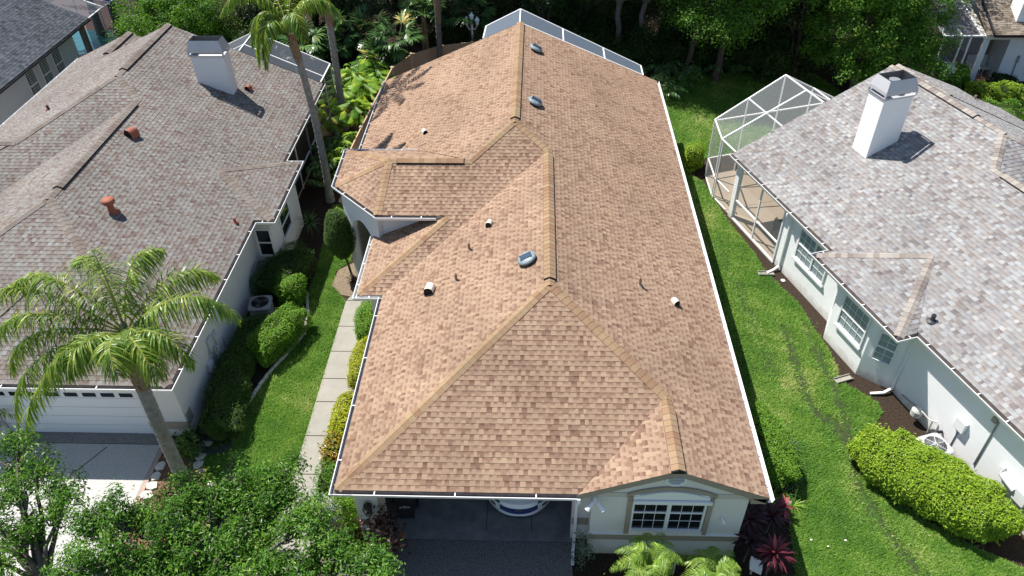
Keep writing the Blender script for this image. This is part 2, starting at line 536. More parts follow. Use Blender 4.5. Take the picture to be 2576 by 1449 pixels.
def leaf_arrays(c, out, size, aspect=0.42, up=0.75, jitter=0.7, fold=0.12, hang=0.0):
    n = len(c)
    nrm = unit(out*0.7 + rdir(n)*jitter + np.array([-.18, .1, up]))
    ax = rdir(n) + out*0.5 + np.array([0, 0, -hang]); ax = unit(ax - nrm*(ax*nrm).sum(1, keepdims=True))
    bx = np.cross(nrm, ax)
    L = size*RG.uniform(0.7, 1.25, (n, 1)); w_ = L*aspect
    V = np.empty((n, 4, 3))
    V[:, 0] = c - ax*L*0.5
    V[:, 1] = c + bx*w_*0.5 + nrm*L*fold
    V[:, 2] = c + ax*L*0.5
    V[:, 3] = c - bx*w_*0.5 + nrm*L*fold
    return V.reshape(-1, 3)

def leaves(name, c, out, size, material, parent=None, tone=None, local=False, **kw):
    V = leaf_arrays(c, out, size, **kw)
    n = len(c)
    F = np.arange(n*4).reshape(n, 4)
    if tone is None: tone = RG.beta(2, 2, n)
    return np_mesh(name, V, F, np.stack([np.clip(tone, 0, 1), np.zeros(n)], 1), material, parent, local)

def blob(center, rad, n, shell=0.35, rough=0.18, clumps=0, cs=0.2):
    """points in the outer shell of a lumpy ellipsoid, optionally gathered in clumps"""
    center = np.array(center); rad = np.array(rad)
    k = clumps or n
    d = rdir(k)
    ph = RG.uniform(0, 6, 6)
    lump = 1 + rough*(np.sin(d[:, 0]*4+ph[0]) * np.sin(d[:, 1]*4+ph[1]) + np.sin(d[:, 2]*5+ph[2])*0.6 + 0.5*np.sin(d[:, 0]*9+ph[3])*np.sin(d[:, 2]*8+ph[4]))
    r = (1 - shell*RG.random(k)**1.6)*lump
    p = center + d*rad*r[:, None]
    o = unit(d/rad)
    ct = RG.normal(0, 0.16, k)
    if clumps:
        i = RG.integers(0, clumps, n)
        j = RG.normal(size=(n, 3))*cs
        return p[i] + j, unit(o[i]*0.6 + unit(j)*0.7), np.clip(RG.beta(2, 2, n)*0.7+0.15+ct[i], 0, 1)
    return p, o, np.clip(RG.beta(2, 2, n), 0, 1)

def box_shell(x0, x1, y0, y1, z0, z1, n, rz=0.0, round_=3.2, rough=0.05):
    """points on a clipped hedge: superellipsoid shell"""
    d = rdir(n)
    q = (np.abs(d)**round_).sum(1)**(-1/round_)
    s = d*q[:, None]
    ph = RG.uniform(0, 6, 4)
    lx, ly = (x1-x0)/2, (y1-y0)/2
    s *= (1 + rough*(np.sin(s[:, 0]*lx*5+ph[0])*np.sin(s[:, 1]*ly*5+ph[1]) + 0.7*np.sin(s[:, 2]*4+s[:, 0]*lx*8+ph[2])))[:, None]
    s *= (1-0.10*RG.random(n)**2)[:, None]
    p = s*np.array([lx, ly, (z1-z0)/2])
    o = unit(np.sign(d)*np.abs(d)**(round_-1)/np.array([lx, ly, (z1-z0)/2]))
    c, si = math.cos(rz), math.sin(rz)
    M = np.array([[c, si, 0], [-si, c, 0], [0, 0, 1]])
    return p @ M + np.array([(x0+x1)/2, (y0+y1)/2, (z0+z1)/2]), o @ M

def core_mesh(center, rad, material, parent, rz=0.0, local=False, name='stems', pw=0.0):  # added dark solid inside the leaves, closing the view through them
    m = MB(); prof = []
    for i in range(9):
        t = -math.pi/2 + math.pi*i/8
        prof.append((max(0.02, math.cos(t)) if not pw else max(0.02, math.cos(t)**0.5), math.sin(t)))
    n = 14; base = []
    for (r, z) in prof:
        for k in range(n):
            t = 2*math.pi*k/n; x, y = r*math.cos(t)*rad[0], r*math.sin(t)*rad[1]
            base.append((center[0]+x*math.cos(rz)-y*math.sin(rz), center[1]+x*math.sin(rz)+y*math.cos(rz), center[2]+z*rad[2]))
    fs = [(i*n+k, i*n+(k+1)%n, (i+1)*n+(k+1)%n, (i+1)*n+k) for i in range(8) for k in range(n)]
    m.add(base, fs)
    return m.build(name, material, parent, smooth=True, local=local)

def strip_leaf(V, F, T, p, d, L, wd, droop, tone, segs=4, twist=None, prof=None, lift=0.0):
    """long blade: from p along d, bending down; wd = widest"""
    d = np.array(d, float); d /= np.linalg.norm(d); p = np.array(p, float)
    side = np.cross(d, [0, 0, 1.0]); 
    if np.linalg.norm(side) < 1e-3: side = np.array([1.0, 0, 0])
    side /= np.linalg.norm(side)
    if twist is not None:
        up = np.cross(side, d); side = side*math.cos(twist) + up*math.sin(twist)
    prof = prof or [0.35, 0.9, 1.0, 0.65, 0.04]
    k = len(V)
    for i in range(segs+1):
        t = i/segs
        q = np.interp(t, np.linspace(0, 1, len(prof)), prof)*wd/2
        V.append(p - side*q); V.append(p + side*q)
        d = d + np.array([0, 0, -droop/segs]); d /= np.linalg.norm(d)
        p = p + d*L/segs
    for i in range(segs):
        F.append((k+2*i, k+2*i+1, k+2*i+3, k+2*i+2)); T.append((tone, 0))

def rosette(name, center, n, L, wd, material, parent=None, rise=(0.1, 1.2), droop=1.0, local=False, rng=None, tone=(0, 1), prof=None, segs=4):
    rng = rng or random.Random(1)
    V, F, T = [], [], []
    for i in range(n):
        a = i*2.39996 + rng.uniform(-.3, .3); e = rise[0] + (rise[1]-rise[0])*(i/n) + rng.uniform(-.12, .12)
        d = (math.cos(a)*math.cos(e), math.sin(a)*math.cos(e), math.sin(e))
        l = L*rng.uniform(0.75, 1.1)
        strip_leaf(V, F, T, center, d, l, wd*rng.uniform(.8, 1.15), droop*rng.uniform(.7, 1.3), rng.uniform(*tone), segs=segs, prof=prof)
    return np_mesh(name, V, np.array(F), T, material, parent, local)

def bez(P, t):
    P = [np.array(p, float) for p in P]
    while len(P) > 1: P = [P[i]*(1-t)+P[i+1]*t for i in range(len(P)-1)]
    return P[0]

def frond(name, ctrl, nl, L, wd, material, parent, rng, droop=1.1, spread=1.0, start=0.15, local=False, plume=0.5, stemr=0.022, segs=4, tone=(0, 1), double=1):
    """one feather frond: rachis along a bezier, narrow leaflets on both sides"""
    V, F, T = [], [], []
    N = 12
    pts = [bez(ctrl, i/N) for i in range(N+1)]
    for i in range(N):                                   # rachis as a flat-topped strip of two faces
        r0, r1 = stemr*(1-i/N*0.8), stemr*(1-(i+1)/N*0.8)
        d = pts[i+1]-pts[i]; s = np.cross(d, [0, 0, 1.0]); s /= np.linalg.norm(s)+1e-9; u = np.cross(s, d); u /= np.linalg.norm(u)+1e-9
        k = len(V)
        V += [pts[i]-s*r0, pts[i]+u*r0, pts[i]+s*r0, pts[i+1]-s*r1, pts[i+1]+u*r1, pts[i+1]+s*r1]
        F += [(k, k+1, k+4, k+3), (k+1, k+2, k+5, k+4), (k+2, k, k+3, k+5)]; T += [(0.95, 1)]*3
    for q in range(nl):
        t = start + (1-start)*(q+rng.random()*0.6)/nl
        p = bez(ctrl, t); d = bez(ctrl, min(1, t+0.02)) - bez(ctrl, max(0, t-0.02)); d /= np.linalg.norm(d)+1e-9
        s = np.cross(d, [0, 0, 1.0]); s /= np.linalg.norm(s)+1e-9; u = np.cross(s, d)
        env = math.sin(min(1, (t-start)/(1-start)*0.86+0.12)*math.pi)**0.55
        for sg in (-1, 1):
            for _ in range(double):
                v = s*sg*spread + d*rng.uniform(0.35, 0.85) + u*rng.uniform(-plume, plume)
                strip_leaf(V, F, T, p, v, L*env*rng.uniform(0.8, 1.1), wd, droop*rng.uniform(0.6, 1.3), rng.uniform(*tone),
                           segs=segs, twist=rng.uniform(-0.6, 0.6), prof=[0.5, 1, 0.9, 0.5, 0.05])
    return np_mesh(name, V, np.array(F), T, material, parent, local)

def fan_leaf(V, F, T, base, tip, r, rng, tone):
    """palmate leaf: petiole base->tip and a fan of drooping blades"""
    base, tip = np.array(base, float), np.array(tip, float)
    d = tip-base; d /= np.linalg.norm(d)
    s = np.cross(d, [0, 0, 1.0]); s /= np.linalg.norm(s)+1e-9; u = np.cross(s, d)
    k = len(V); V += [base-s*.012, base+s*.012, tip+s*.010, tip-s*.010]; F.append((k, k+1, k+2, k+3)); T.append((0.7, 1))
    n = 17
    for i in range(n):
        a = -1.9 + 3.8*i/(n-1)
        v = d*math.cos(a) + s*math.sin(a) + u*0.15
        strip_leaf(V, F, T, tip, v, r*(0.75+0.25*math.cos(a*0.8))*rng.uniform(.9, 1.05), r*0.20, rng.uniform(0.5, 1.1), min(1, max(0, tone+rng.uniform(-.12, .12))),
                   segs=4, prof=[0.25, 0.9, 0.8, 0.45, 0.03])

def in_poly(x, y, poly):
    r = np.zeros(len(x), bool); n = len(poly)
    for i in range(n):
        (x0, y0), (x1, y1) = poly[i], poly[(i+1) % n]
        c = ((y0 > y) != (y1 > y)) & (x < (x1-x0)*(y-y0)/(y1-y0+1e-12)+x0)
        r ^= c
    return r

# ------------------------------------------------------------------ shared materials
white_paint = mat('white trim', (0.80, 0.80, 0.79), 0.45, 0.4)
gutter_white = mat('white gutter metal', (0.82, 0.82, 0.82), 0.35, 0.45)
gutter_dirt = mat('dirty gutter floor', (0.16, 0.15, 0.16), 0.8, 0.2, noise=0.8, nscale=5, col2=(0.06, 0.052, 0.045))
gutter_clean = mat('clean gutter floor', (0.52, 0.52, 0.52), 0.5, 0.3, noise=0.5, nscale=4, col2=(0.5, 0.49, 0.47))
stucco = mat('warm white stucco', (0.72, 0.71, 0.66), 0.9, 0.15, noise=0.35, nscale=0.9, col2=(0.62, 0.61, 0.56), bump=0.6, bscale=55, splash=(.36, .32, .25))
stucco_left = mat('pale stucco of the left house', (0.70, 0.69, 0.67), 0.9, 0.15, noise=0.3, nscale=0.8, col2=(0.6, 0.6, 0.58), bump=0.5, bscale=55, splash=(.35, .32, .27))
stucco_right = mat('white stucco of the right house', (0.89, 0.90, 0.90), 0.9, 0.15, noise=0.25, nscale=0.7, col2=(0.80, 0.80, 0.79), bump=0.6, bscale=55, splash=(.42, .38, .31))
taupe = mat('taupe trim', (0.36, 0.31, 0.24), 0.85, 0.2, noise=0.3, nscale=2, bump=0.3, bscale=60)
soffit_tan = mat('soffit', (0.55, 0.52, 0.45), 0.8, 0.2)
black_plastic = mat('black plastic', (0.012, 0.012, 0.013), 0.6, 0.3)
dark_metal = mat('dark bronze metal', (0.035, 0.03, 0.027), 0.5, 0.4, metal=0.3)
grey_metal = mat('grey metal', (0.30, 0.31, 0.32), 0.45, 0.4, metal=0.3, noise=0.4, nscale=9, col2=(0.2, 0.21, 0.22))
galv = mat('pale sheet metal', (0.52, 0.53, 0.55), 0.45, 0.4, metal=0.2, noise=0.35, nscale=3, col2=(0.40, 0.41, 0.43))
cream_pvc = mat('cream vent paint', (0.72, 0.66, 0.56), 0.5, 0.35)
tan_pipe = mat('tan pipe', (0.34, 0.24, 0.17), 0.6, 0.3)
red_vent = mat('rust red vent', (0.30, 0.085, 0.05), 0.65, 0.25, noise=0.6, nscale=6, col2=(0.36, 0.16, 0.11))
dark_glass = glass_mat('dark window glass', (0.010, 0.012, 0.013))
blind_glass = glass_mat('glass over pale blinds', (0.20, 0.25, 0.27), 0.12)
dark_in = mat('dark interior', (0.05, 0.05, 0.05), 0.9, 0.1)
conc = mat('pale concrete', (0.33, 0.315, 0.275), 0.9, 0.15, noise=0.55, nscale=1.6, col2=(0.235, 0.22, 0.185), bump=0.35, bscale=90)
conc_drive = mat('broom finished drive', (0.54, 0.53, 0.505), 0.92, 0.12, noise=0.8, nscale=26, col2=(0.31, 0.30, 0.285), bump=0.4, bscale=120)
agg_drive = mat('dark aggregate drive', (0.26, 0.25, 0.235), 0.9, 0.2, noise=1.0, nscale=30, col2=(0.055, 0.055, 0.056), bump=0.5, bscale=90)
floor_mat = mat('grey slab', (0.26, 0.26, 0.255), 0.75, 0.25, noise=0.8, nscale=2.2, col2=(0.13, 0.13, 0.13), bump=0.2, bscale=60)
deck_tan = mat('tan patio slab', (0.36, 0.295, 0.225), 0.85, 0.2, noise=0.5, nscale=1.4, col2=(0.29, 0.235, 0.175), bump=0.2, bscale=60)
stone = mat('pale flat stone', (0.62, 0.60, 0.53), 0.9, 0.15, noise=0.6, nscale=6, col2=(0.45, 0.42, 0.36), bump=0.4, bscale=40)
bark = mat('grey palm bark', (0.30, 0.285, 0.255), 0.95, 0.1, noise=0.8, nscale=6, col2=(0.15, 0.14, 0.12), bump=0.7, bscale=26)
bark_boot = mat('fibrous brown palm boots', (0.20, 0.13, 0.075), 0.95, 0.1, noise=0.9, nscale=11, col2=(0.30, 0.23, 0.16), bump=0.9, bscale=40)
bark_dark = mat('dark bark', (0.10, 0.08, 0.065), 0.95, 0.1, noise=0.8, nscale=7, col2=(0.05, 0.04, 0.033), bump=0.6, bscale=30)
bark_grey = mat('grey oak bark', (0.19, 0.17, 0.145), 0.95, 0.1, noise=0.8, nscale=7, col2=(0.09, 0.08, 0.07), bump=0.6, bscale=30)
filler_core = mat('dark leaf filler', (0.030, 0.048, 0.014), 1.0, 0.0, noise=0.7, nscale=9, col2=(0.016, 0.022, 0.009))
mulch_m = mat('dark bark mulch', (0.065, 0.045, 0.033), 1.0, 0.05, noise=1.0, nscale=22, col2=(0.018, 0.013, 0.010), bump=1.0, bscale=45)
mulch_red = mat('reddish bark mulch', (0.26, 0.15, 0.105), 1.0, 0.05, noise=1.0, nscale=20, col2=(0.11, 0.06, 0.042), bump=1.0, bscale=45)

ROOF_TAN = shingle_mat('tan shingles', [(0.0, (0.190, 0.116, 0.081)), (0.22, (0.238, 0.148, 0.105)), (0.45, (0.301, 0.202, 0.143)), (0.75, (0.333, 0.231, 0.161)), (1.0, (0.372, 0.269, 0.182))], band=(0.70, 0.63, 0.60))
CAP_TAN = shingle_mat('tan cap shingles', [(0.0, (0.259, 0.154, 0.096)), (0.5, (0.302, 0.196, 0.118)), (1.0, (0.331, 0.236, 0.144))], band=(1, 1, 1))
ROOF_GREY = shingle_mat('weathered grey brown shingles', [(0.0, (0.147, 0.108, 0.094)), (0.25, (0.184, 0.145, 0.128)), (0.5, (0.210, 0.183, 0.164)), (0.78, (0.231, 0.220, 0.203)), (1.0, (0.254, 0.257, 0.249))], band=(0.74, 0.71, 0.70), stain=0.2)
CAP_GREY = shingle_mat('grey brown cap shingles', [(0.0, (0.171, 0.136, 0.114)), (0.5, (0.205, 0.173, 0.151)), (1.0, (0.232, 0.207, 0.181))], band=(1, 1, 1))
ROOF_PALE = shingle_mat('pale blend shingles', [(0.0, (0.155, 0.143, 0.151)), (0.26, (0.214, 0.189, 0.174)), (0.45, (0.243, 0.239, 0.246)), (0.62, (0.272, 0.252, 0.235)), (0.8, (0.301, 0.311, 0.315)), (1.0, (0.368, 0.361, 0.349))], band=(0.84, 0.81, 0.80), stain=0.18, edge=(.08, .075, .075))
CAP_PALE = shingle_mat('pale cap shingles', [(0.0, (0.198, 0.167, 0.151)), (0.5, (0.274, 0.243, 0.215)), (1.0, (0.358, 0.327, 0.287))], band=(1, 1, 1))
ROOF_SLATE = shingle_mat('slate grey shingles', [(0.0, (0.038, 0.046, 0.056)), (0.5, (0.070, 0.081, 0.094)), (1.0, (0.105, 0.118, 0.134))], band=(0.7, 0.7, 0.72))

s_ = 0.432
def nrm(nx, ny): return Vector((nx, ny, 1)).normalized()      # normal of a plane falling towards (nx, ny)/|.|
NL, NR, NF, NB = nrm(-s_, 0), nrm(s_, 0), nrm(0, -s_), nrm(0, s_)

def disc_fan(parent, c, n, rot, local=False):
    """round attic fan with a small solar panel on its dome"""
    c = Vector(c); n = Vector(n).normalized()
    q = Vector((0, 0, 1)).rotation_difference(n)
    M = Matrix.Translation(c) @ q.to_matrix().to_4x4() @ Matrix.Rotation(rot, 4, 'Z')
    def put(m): m.v = [tuple(M @ Vector(p)) for p in m.v]; return m
    b = put(MB().lathe([(0.20, 0.0), (0.20, 0.10), (0.17, 0.12)], (0, 0, 0), 20)).build('attic_fan', black_plastic, parent, smooth=False, local=local)
    d = put(MB().lathe([(0.285, 0.10), (0.30, 0.115), (0.30, 0.145), (0.27, 0.185), (0.17, 0.215), (0.02, 0.22)], (0, 0, 0), 28)).build('fan_hood', mat('weathered grey fan hood', (0.14, 0.18, 0.20), 0.5, 0.4, noise=0.9, nscale=14, col2=(0.30, 0.36, 0.38)), b, smooth=True, local=local)
    m = MB(); m.box((-0.185, -0.12, 0.214), (0.185, 0.12, 0.236))
    put(m).build('solar_panel', mat('solar cells', (0.025, 0.045, 0.075), 0.25, 0.6, noise=0.7, nscale=26, col2=(0.05, 0.085, 0.12)), b, local=local)
    return b

def hood_vent(parent, c, sx, face, m_, name='vent_hood', local=False):
    """half-round goose-neck exhaust hood; face = plan direction of its mouth"""
    c = Vector(c); f = Vector((face[0], face[1], 0)).normalized(); s = Vector((-f.y, f.x, 0)); z = Vector((0, 0, 1))
    m = MB(); n = 9; back, front = -sx*0.55, sx*0.55
    rows = []
    for d in (back, front):
        rows.append([c + f*d + s*(sx*0.5*math.cos(math.pi*k/(n-1))) + z*(sx*0.42 + sx*0.5*math.sin(math.pi*k/(n-1)) - (0.06*sx if d < 0 else 0)) for k in range(n)])
    foot = [[c+f*d+s*(sx*.5*q)+z*(-0.05) for q in (1, -1)] for d in (back, front)]
    vs = rows[0]+rows[1]
    m.add(vs, [(k, k+1, n+k+1, n+k) for k in range(n-1)])
    m.add([foot[0][0], rows[0][0], rows[1][0], foot[1][0]], [(0, 1, 2, 3)]); m.add([foot[0][1], rows[0][-1], rows[1][-1], foot[1][1]], [(0, 1, 2, 3)])
    m.add(rows[0]+[foot[0][1], foot[0][0]], [range(n+2)])
    inner = [p - f*sx*0.12 for p in rows[1]] + [foot[1][1]-f*sx*.12, foot[1][0]-f*sx*.12]
    m.add(inner, [range(n+2)], 1)
    return m.build(name, [m_, black_plastic], parent, local=local)

def pipe_vent(parent, c, r, h, m_, local=False):
    m = MB(); c = Vector(c)
    m.tube([c-Vector((0,0,.1)), c+Vector((0,0,h))], r, 10, cap=False)
    m.tube([c+Vector((0,0,h)), c+Vector((0,0,h-.08))], [r*0.7, r*0.7], 10, 1)
    m.lathe([(r*2.4, -0.0), (r*1.3, 0.05)], c, 12)
    m.add([(c.x+r*math.cos(k*.628), c.y+r*math.sin(k*.628), c.z+h) for k in range(10)] + [(c.x+r*.7*math.cos(k*.628), c.y+r*.7*math.sin(k*.628), c.z+h) for k in range(10)], [(k, (k+1)%10, 10+(k+1)%10, 10+k) for k in range(10)])
    return m.build('vent_pipe', [m_, black_plastic], parent, local=local)

def downspout(parent, pts, local=False, m_=None):
    m = MB()
    for a, b in zip(pts[:-1], pts[1:]): m.beam(a, b, 0.085, 0.065, up=(0, 1, 0) if abs(Vector(b).z-Vector(a).z) > 0.3 else (0, 0, 1))
    return m.build('downspout', m_ or gutter_white, parent, local=local, bevel=0.01)

def chimney(parent, x0, x1, y0, y1, z0, z1, wallm, local=False, flue=False):
    m = MB(); m.box((x0, y0, z0), (x1, y1, z1))
    ch = m.build('chimney', wallm, parent, local=local)
    k = MB()                                                   # open sheet metal shroud on four legs
    cx, cy, a, b = (x0+x1)/2, (y0+y1)/2, (x1-x0)/2, (y1-y0)/2
    rr = [(a+0.03, b+0.03, z1-0.06), (a+0.06, b+0.06, z1+0.02), (a+0.06, b+0.06, z1+0.13), (a+0.05, b+0.05, z1+0.24), (a-0.07, b-0.07, z1+0.62)]
    def ring(q): return [(cx-q[0], cy-q[1], q[2]), (cx+q[0], cy-q[1], q[2]), (cx+q[0], cy+q[1], q[2]), (cx-q[0], cy+q[1], q[2])]
    side = [(0,1,5,4),(1,2,6,5),(2,3,7,6),(3,0,4,7)]
    k.add(ring(rr[0])+ring(rr[1]), side)
    k.add(ring((a+.06, b+.06, z1+.02))+ring((a-.1, b-.1, z1+.03)), side)
    k.add(ring(rr[2])+ring(rr[3]), side); k.add(ring(rr[3])+ring(rr[4]), side)
    ins = [(q[0]-.015, q[1]-.015, q[2]) for q in (rr[2], rr[3], rr[4])]
    k.add(ring(ins[0])+ring(ins[1]), side, 1); k.add(ring(ins[1])+ring(ins[2]), side, 1)
    for sx in (-1, 1):
        for sy in (-1, 1):
            k.box((cx+sx*(a+.03)-.03, cy+sy*(b+.03)-.03, z1+.02), (cx+sx*(a+.03)+.03, cy+sy*(b+.03)+.03, z1+.14))
    k.poly([(cx-a+.1, cy-b+.1, z1+.06), (cx+a-.1, cy-b+.1, z1+.06), (cx+a-.1, cy+b-.1, z1+.06), (cx-a+.1, cy+b-.1, z1+.06)], 1)
    if flue: k.tube([(cx-.05, cy, z1+.03), (cx-.05, cy, z1+.40)], 0.14, 14, 2); k.tube([(cx-.05, cy, z1+.46), (cx-.05, cy, z1+.49)], 0.2, 14, 2)
    k.build('chimney_cap', [galv, mat('inner shroud metal', (0.17, 0.17, 0.18), 0.6, 0.3), grey_metal], ch, local=local)  # inner faces and floor of the shroud in a darker grey
    f = MB(); f.box((x0-.05, y0-.05, z0), (x1+.05, y0-.005, z0+.0)); 
    return ch

# ------------------------------------------------------------------ MAIN HOUSE (tan roof, middle)
ZE = 2.85
W0, XL, XR, YR, YB = 10.766, -2.43, 4.168, 23.73, 7.505
HR = ZE + s_*(W0-XR)
def zR(x): return ZE + s_*(W0-x)
def zL(x): return ZE + s_*x
def zF(y): return ZE + s_*y
def zRF(y): return ZE + s_*(y-YB)
def zRL(x): return ZE + s_*(x-XL)
main = thing('house', 'tan shingled house in the middle with an open garage and white gutters', 'house', (5.4, 11, 0))
P = lambda f, pts: [(x, y, f(x)) for (x, y) in pts]
Q = lambda f, pts: [(x, y, f(y)) for (x, y) in pts]
XG, XM = 8.42, W0/2
YJ = 12.888
ap = (-0.30, 12.45, 4.99)
c0, c1, c2, zc = (-0.50, 10.32), (-2.36, 12.25), (-2.42, 14.78), 4.065
facets = [
  [P(zR, [(W0, 14.1), (W0, YR), (XR, YR), (XR, 14.1)]), P(zR, [(W0, YJ), (W0, 14.1), (XR, 14.1), (XM, YJ)]),
   P(zR, [(W0, XM), (W0, YJ), (XM, YJ), (XM, XM)]), P(zR, [(W0, W0-XG), (W0, XM), (XM, XM), (XG, W0-XG)]), P(zR, [(W0, -0.02), (W0, W0-XG), (XG, W0-XG), (XG, -0.02)])],
  [Q(zF, [(0, 0), (6.074, 0), (XG, W0-XG), (XM, XM)])],
  [[(6.074, -0.02, ZE), (XG, -0.02, zR(XG)), (XG, W0-XG, zR(XG))]],
  [P(zL, [(0, 0), (XM, XM), (XM, YJ), (0, YB)])],
  [Q(zRF, [(-0.85, YB), (0, YB), (2.815, 10.32), (1.965, 10.32)]), Q(zRF, [(c0[0], 10.32), (2.815, 10.32), (4.945, 12.45), (ap[0], 12.45)]), Q(zRF, [(2.6, 12.45), (4.945, 12.45), (XM, YJ), (XR, 14.1)])],
  [[(-0.85, YB, ZE), (1.965, 10.32, ZE+s_*2.815), (1.965, 10.7, ZE+s_*2.815), (-0.85, 10.9, ZE)]],
  [[(*c0, zc), ap, (*c1, zc)]],
  [[(*c1, zc), ap, (*c2, zc)]],
  [[(*c2, zc), ap, (2.6, 12.45, 4.99), (0.40, 14.78, zc)]],
  [P(zRL, [(XL, 14.78), (XR, 14.78), (XR, YR), (XL, YR)]), P(zRL, [(0.40, 14.78), (2.6, 12.45), (XR, 14.1), (XR, 14.78)])],
]
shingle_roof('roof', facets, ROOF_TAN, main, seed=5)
nch = nrm(-0.57*0.72, -0.57*0.69); nlf = nrm(-0.45, 0); nrb = nrm(0, 0.40)
hips = [((0.05, 0.05, ZE), (XM, XM, zR(XM)), NL, NF), ((XG, W0-XG, zR(XG)), (XM, XM, zR(XM)), NF, NR),
        ((XM, YJ, zR(XM)), (XR, 14.1, HR), NF, NR), ((2.6, 12.45, 4.99), (XR, 14.1, HR), NF, NL),
        ((-0.80, YB+.05, ZE), (1.93, 10.28, ZE+s_*2.78), NL, NF), ((c0[0]+.0, c0[1]+.02, zc), ap, nch, NF), ((c1[0]+.03, c1[1], zc), ap, nch, nlf),
        ((c2[0]+.05, c2[1]-.05, zc), ap, nlf, nrb)]
for i, (a, b, na, nb) in enumerate(hips): cap_line('hip_cap', a, b, na, nb, CAP_TAN, main, i+1)
cap_line('ridge_cap', (XG, W0-XG-.45, zR(XG)), (XG, W0-XG+.1, zR(XG)), NL, NR, CAP_TAN, main, 21)
cap_line('ridge_cap', (XM, XM-.1, zR(XM)), (XM, XM+.3, zR(XM)), NL, NR, CAP_TAN, main, 22)
cap_line('ridge_cap', (XM, YJ-.35, zR(XM)), (XM, YJ+.1, zR(XM)), NL, NR, CAP_TAN, main, 23)
cap_line('ridge_cap', (XR, 14.0, HR), (XR, 14.35, HR), NL, NR, CAP_TAN, main, 24)
cap_line('ridge_cap', (-0.30, 12.45, 4.99), (0.0, 12.45, 4.99), NF, nrb, CAP_TAN, main, 25)
cap_line('ridge_cap', (2.38, 12.45, 4.99), (2.7, 12.45, 4.99), NF, nrb, CAP_TAN, main, 26)
ridge_vent((XM, XM+.18, zR(XM)), (XM, YJ-.3, zR(XM)), NL, NR, CAP_TAN, black_plastic, main, 31)
ridge_vent((XR, 14.3, HR), (XR, YR+.02, HR), NL, NR, CAP_TAN, black_plastic, main, 32)
ridge_vent((XG, -0.04, zR(XG)), (XG, W0-XG-.4, zR(XG)), NL, NR, CAP_TAN, black_plastic, main, 33)
ridge_vent((-0.02, 12.45, 4.99), (2.40, 12.45, 4.99), NF, nrb, CAP_TAN, black_plastic, main, 34)
# soffit and fascia
m = MB(); e = 0.025
m.prism([(e, e), (6.1, e), (6.1, 0.10), (W0-e, 0.10), (W0-e, YR-e), (XL+e, YR-e), (XL+e, 14.6), (0.9, 14.6), (0.9, 10.8), (-0.85+e, 10.8), (-0.85+e, YB+e), (e, YB+e)], 2.62, 2.80)
m.build('soffit', soffit_tan, main)
m = MB()
m.prism([(c0[0]+.02, c0[1]+.02), (1.9, c0[1]+.02), (1.9, 14.75), (c2[0]+.02, c2[1]-.02), (c1[0]+.02, c1[1])], 3.86, 4.03)
m.build('porch_soffit', soffit_tan, main)
# gutters
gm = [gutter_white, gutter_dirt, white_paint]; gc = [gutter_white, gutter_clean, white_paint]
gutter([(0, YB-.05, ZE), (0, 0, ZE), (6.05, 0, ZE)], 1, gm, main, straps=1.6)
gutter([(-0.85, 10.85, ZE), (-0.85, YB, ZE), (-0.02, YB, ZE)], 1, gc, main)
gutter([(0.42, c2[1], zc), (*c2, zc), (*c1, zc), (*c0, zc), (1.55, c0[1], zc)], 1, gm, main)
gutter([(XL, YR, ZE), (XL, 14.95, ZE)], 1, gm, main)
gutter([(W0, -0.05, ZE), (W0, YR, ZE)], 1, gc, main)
# walls
m = MB()
yw = 0.12
gp = [(6.46, yw, 0), (10.36, yw, 0), (10.36, yw, 2.84), (XG, yw, zR(XG)-.06), (6.46, yw, ZE+s_*(6.46-6.074)-.05)]
m.slab(gp, (0, 0.15, 0))
m.prism([(10.36, yw+.15), (10.36, YR-.4), (10.21, YR-.4), (10.21, yw+.15)], 0, 2.63)
m.prism([(6.46, yw+.15), (6.61, yw+.15), (6.61, 0.62), (6.46, 0.62)], 0, 2.63)
m.prism([(6.00, 0.55), (6.46, 0.55), (6.46, 0.70), (6.00, 0.70)], 0, 2.63)
m.prism([(0.28, 0.40), (1.02, 0.40), (1.02, 0.62), (0.28, 0.62)], 0, 2.63)
m.prism([(0.28, 0.62), (0.43, 0.62), (0.43, YB+.3), (0.28, YB+.3)], 0, 2.63)
m.prism([(-0.5, YB+.3), (0.43, YB+.3), (0.43, YB+.45), (-0.5, YB+.45)], 0, 2.63)
m.prism([(-0.5, YB+.45), (-0.35, YB+.45), (-0.35, 10.4), (-0.5, 10.4)], 0, 2.63)
m.prism([(1.02, 0.42), (6.00, 0.42), (6.00, 0.60), (1.02, 0.60)], 2.16, 2.63)
m.prism([(0.43, 6.6), (10.2, 6.6), (10.2, 6.75), (0.43, 6.75)], 0, 2.63)
m.prism([(6.35, 0.70), (6.50, 0.70), (6.50, 6.6), (6.35, 6.6)], 0, 2.63)
m.prism([(-1.9, 14.4), (-1.9, 23.3), (-1.75, 23.3), (-1.75, 14.4)], 0, 2.63)
m.poly([(XL+.5, 23.3, 0), (10.2, 23.3, 0), (10.2, 23.3, 2.8), (XR, 23.3, HR-.1), (XL+.5, 23.3, 2.8)])
m.poly([(XL+.3, YR-.03, ZE+.05), (W0-.3, YR-.03, ZE+.05), (XR, YR-.03, HR-.08)])
m.build('wall', stucco, main)
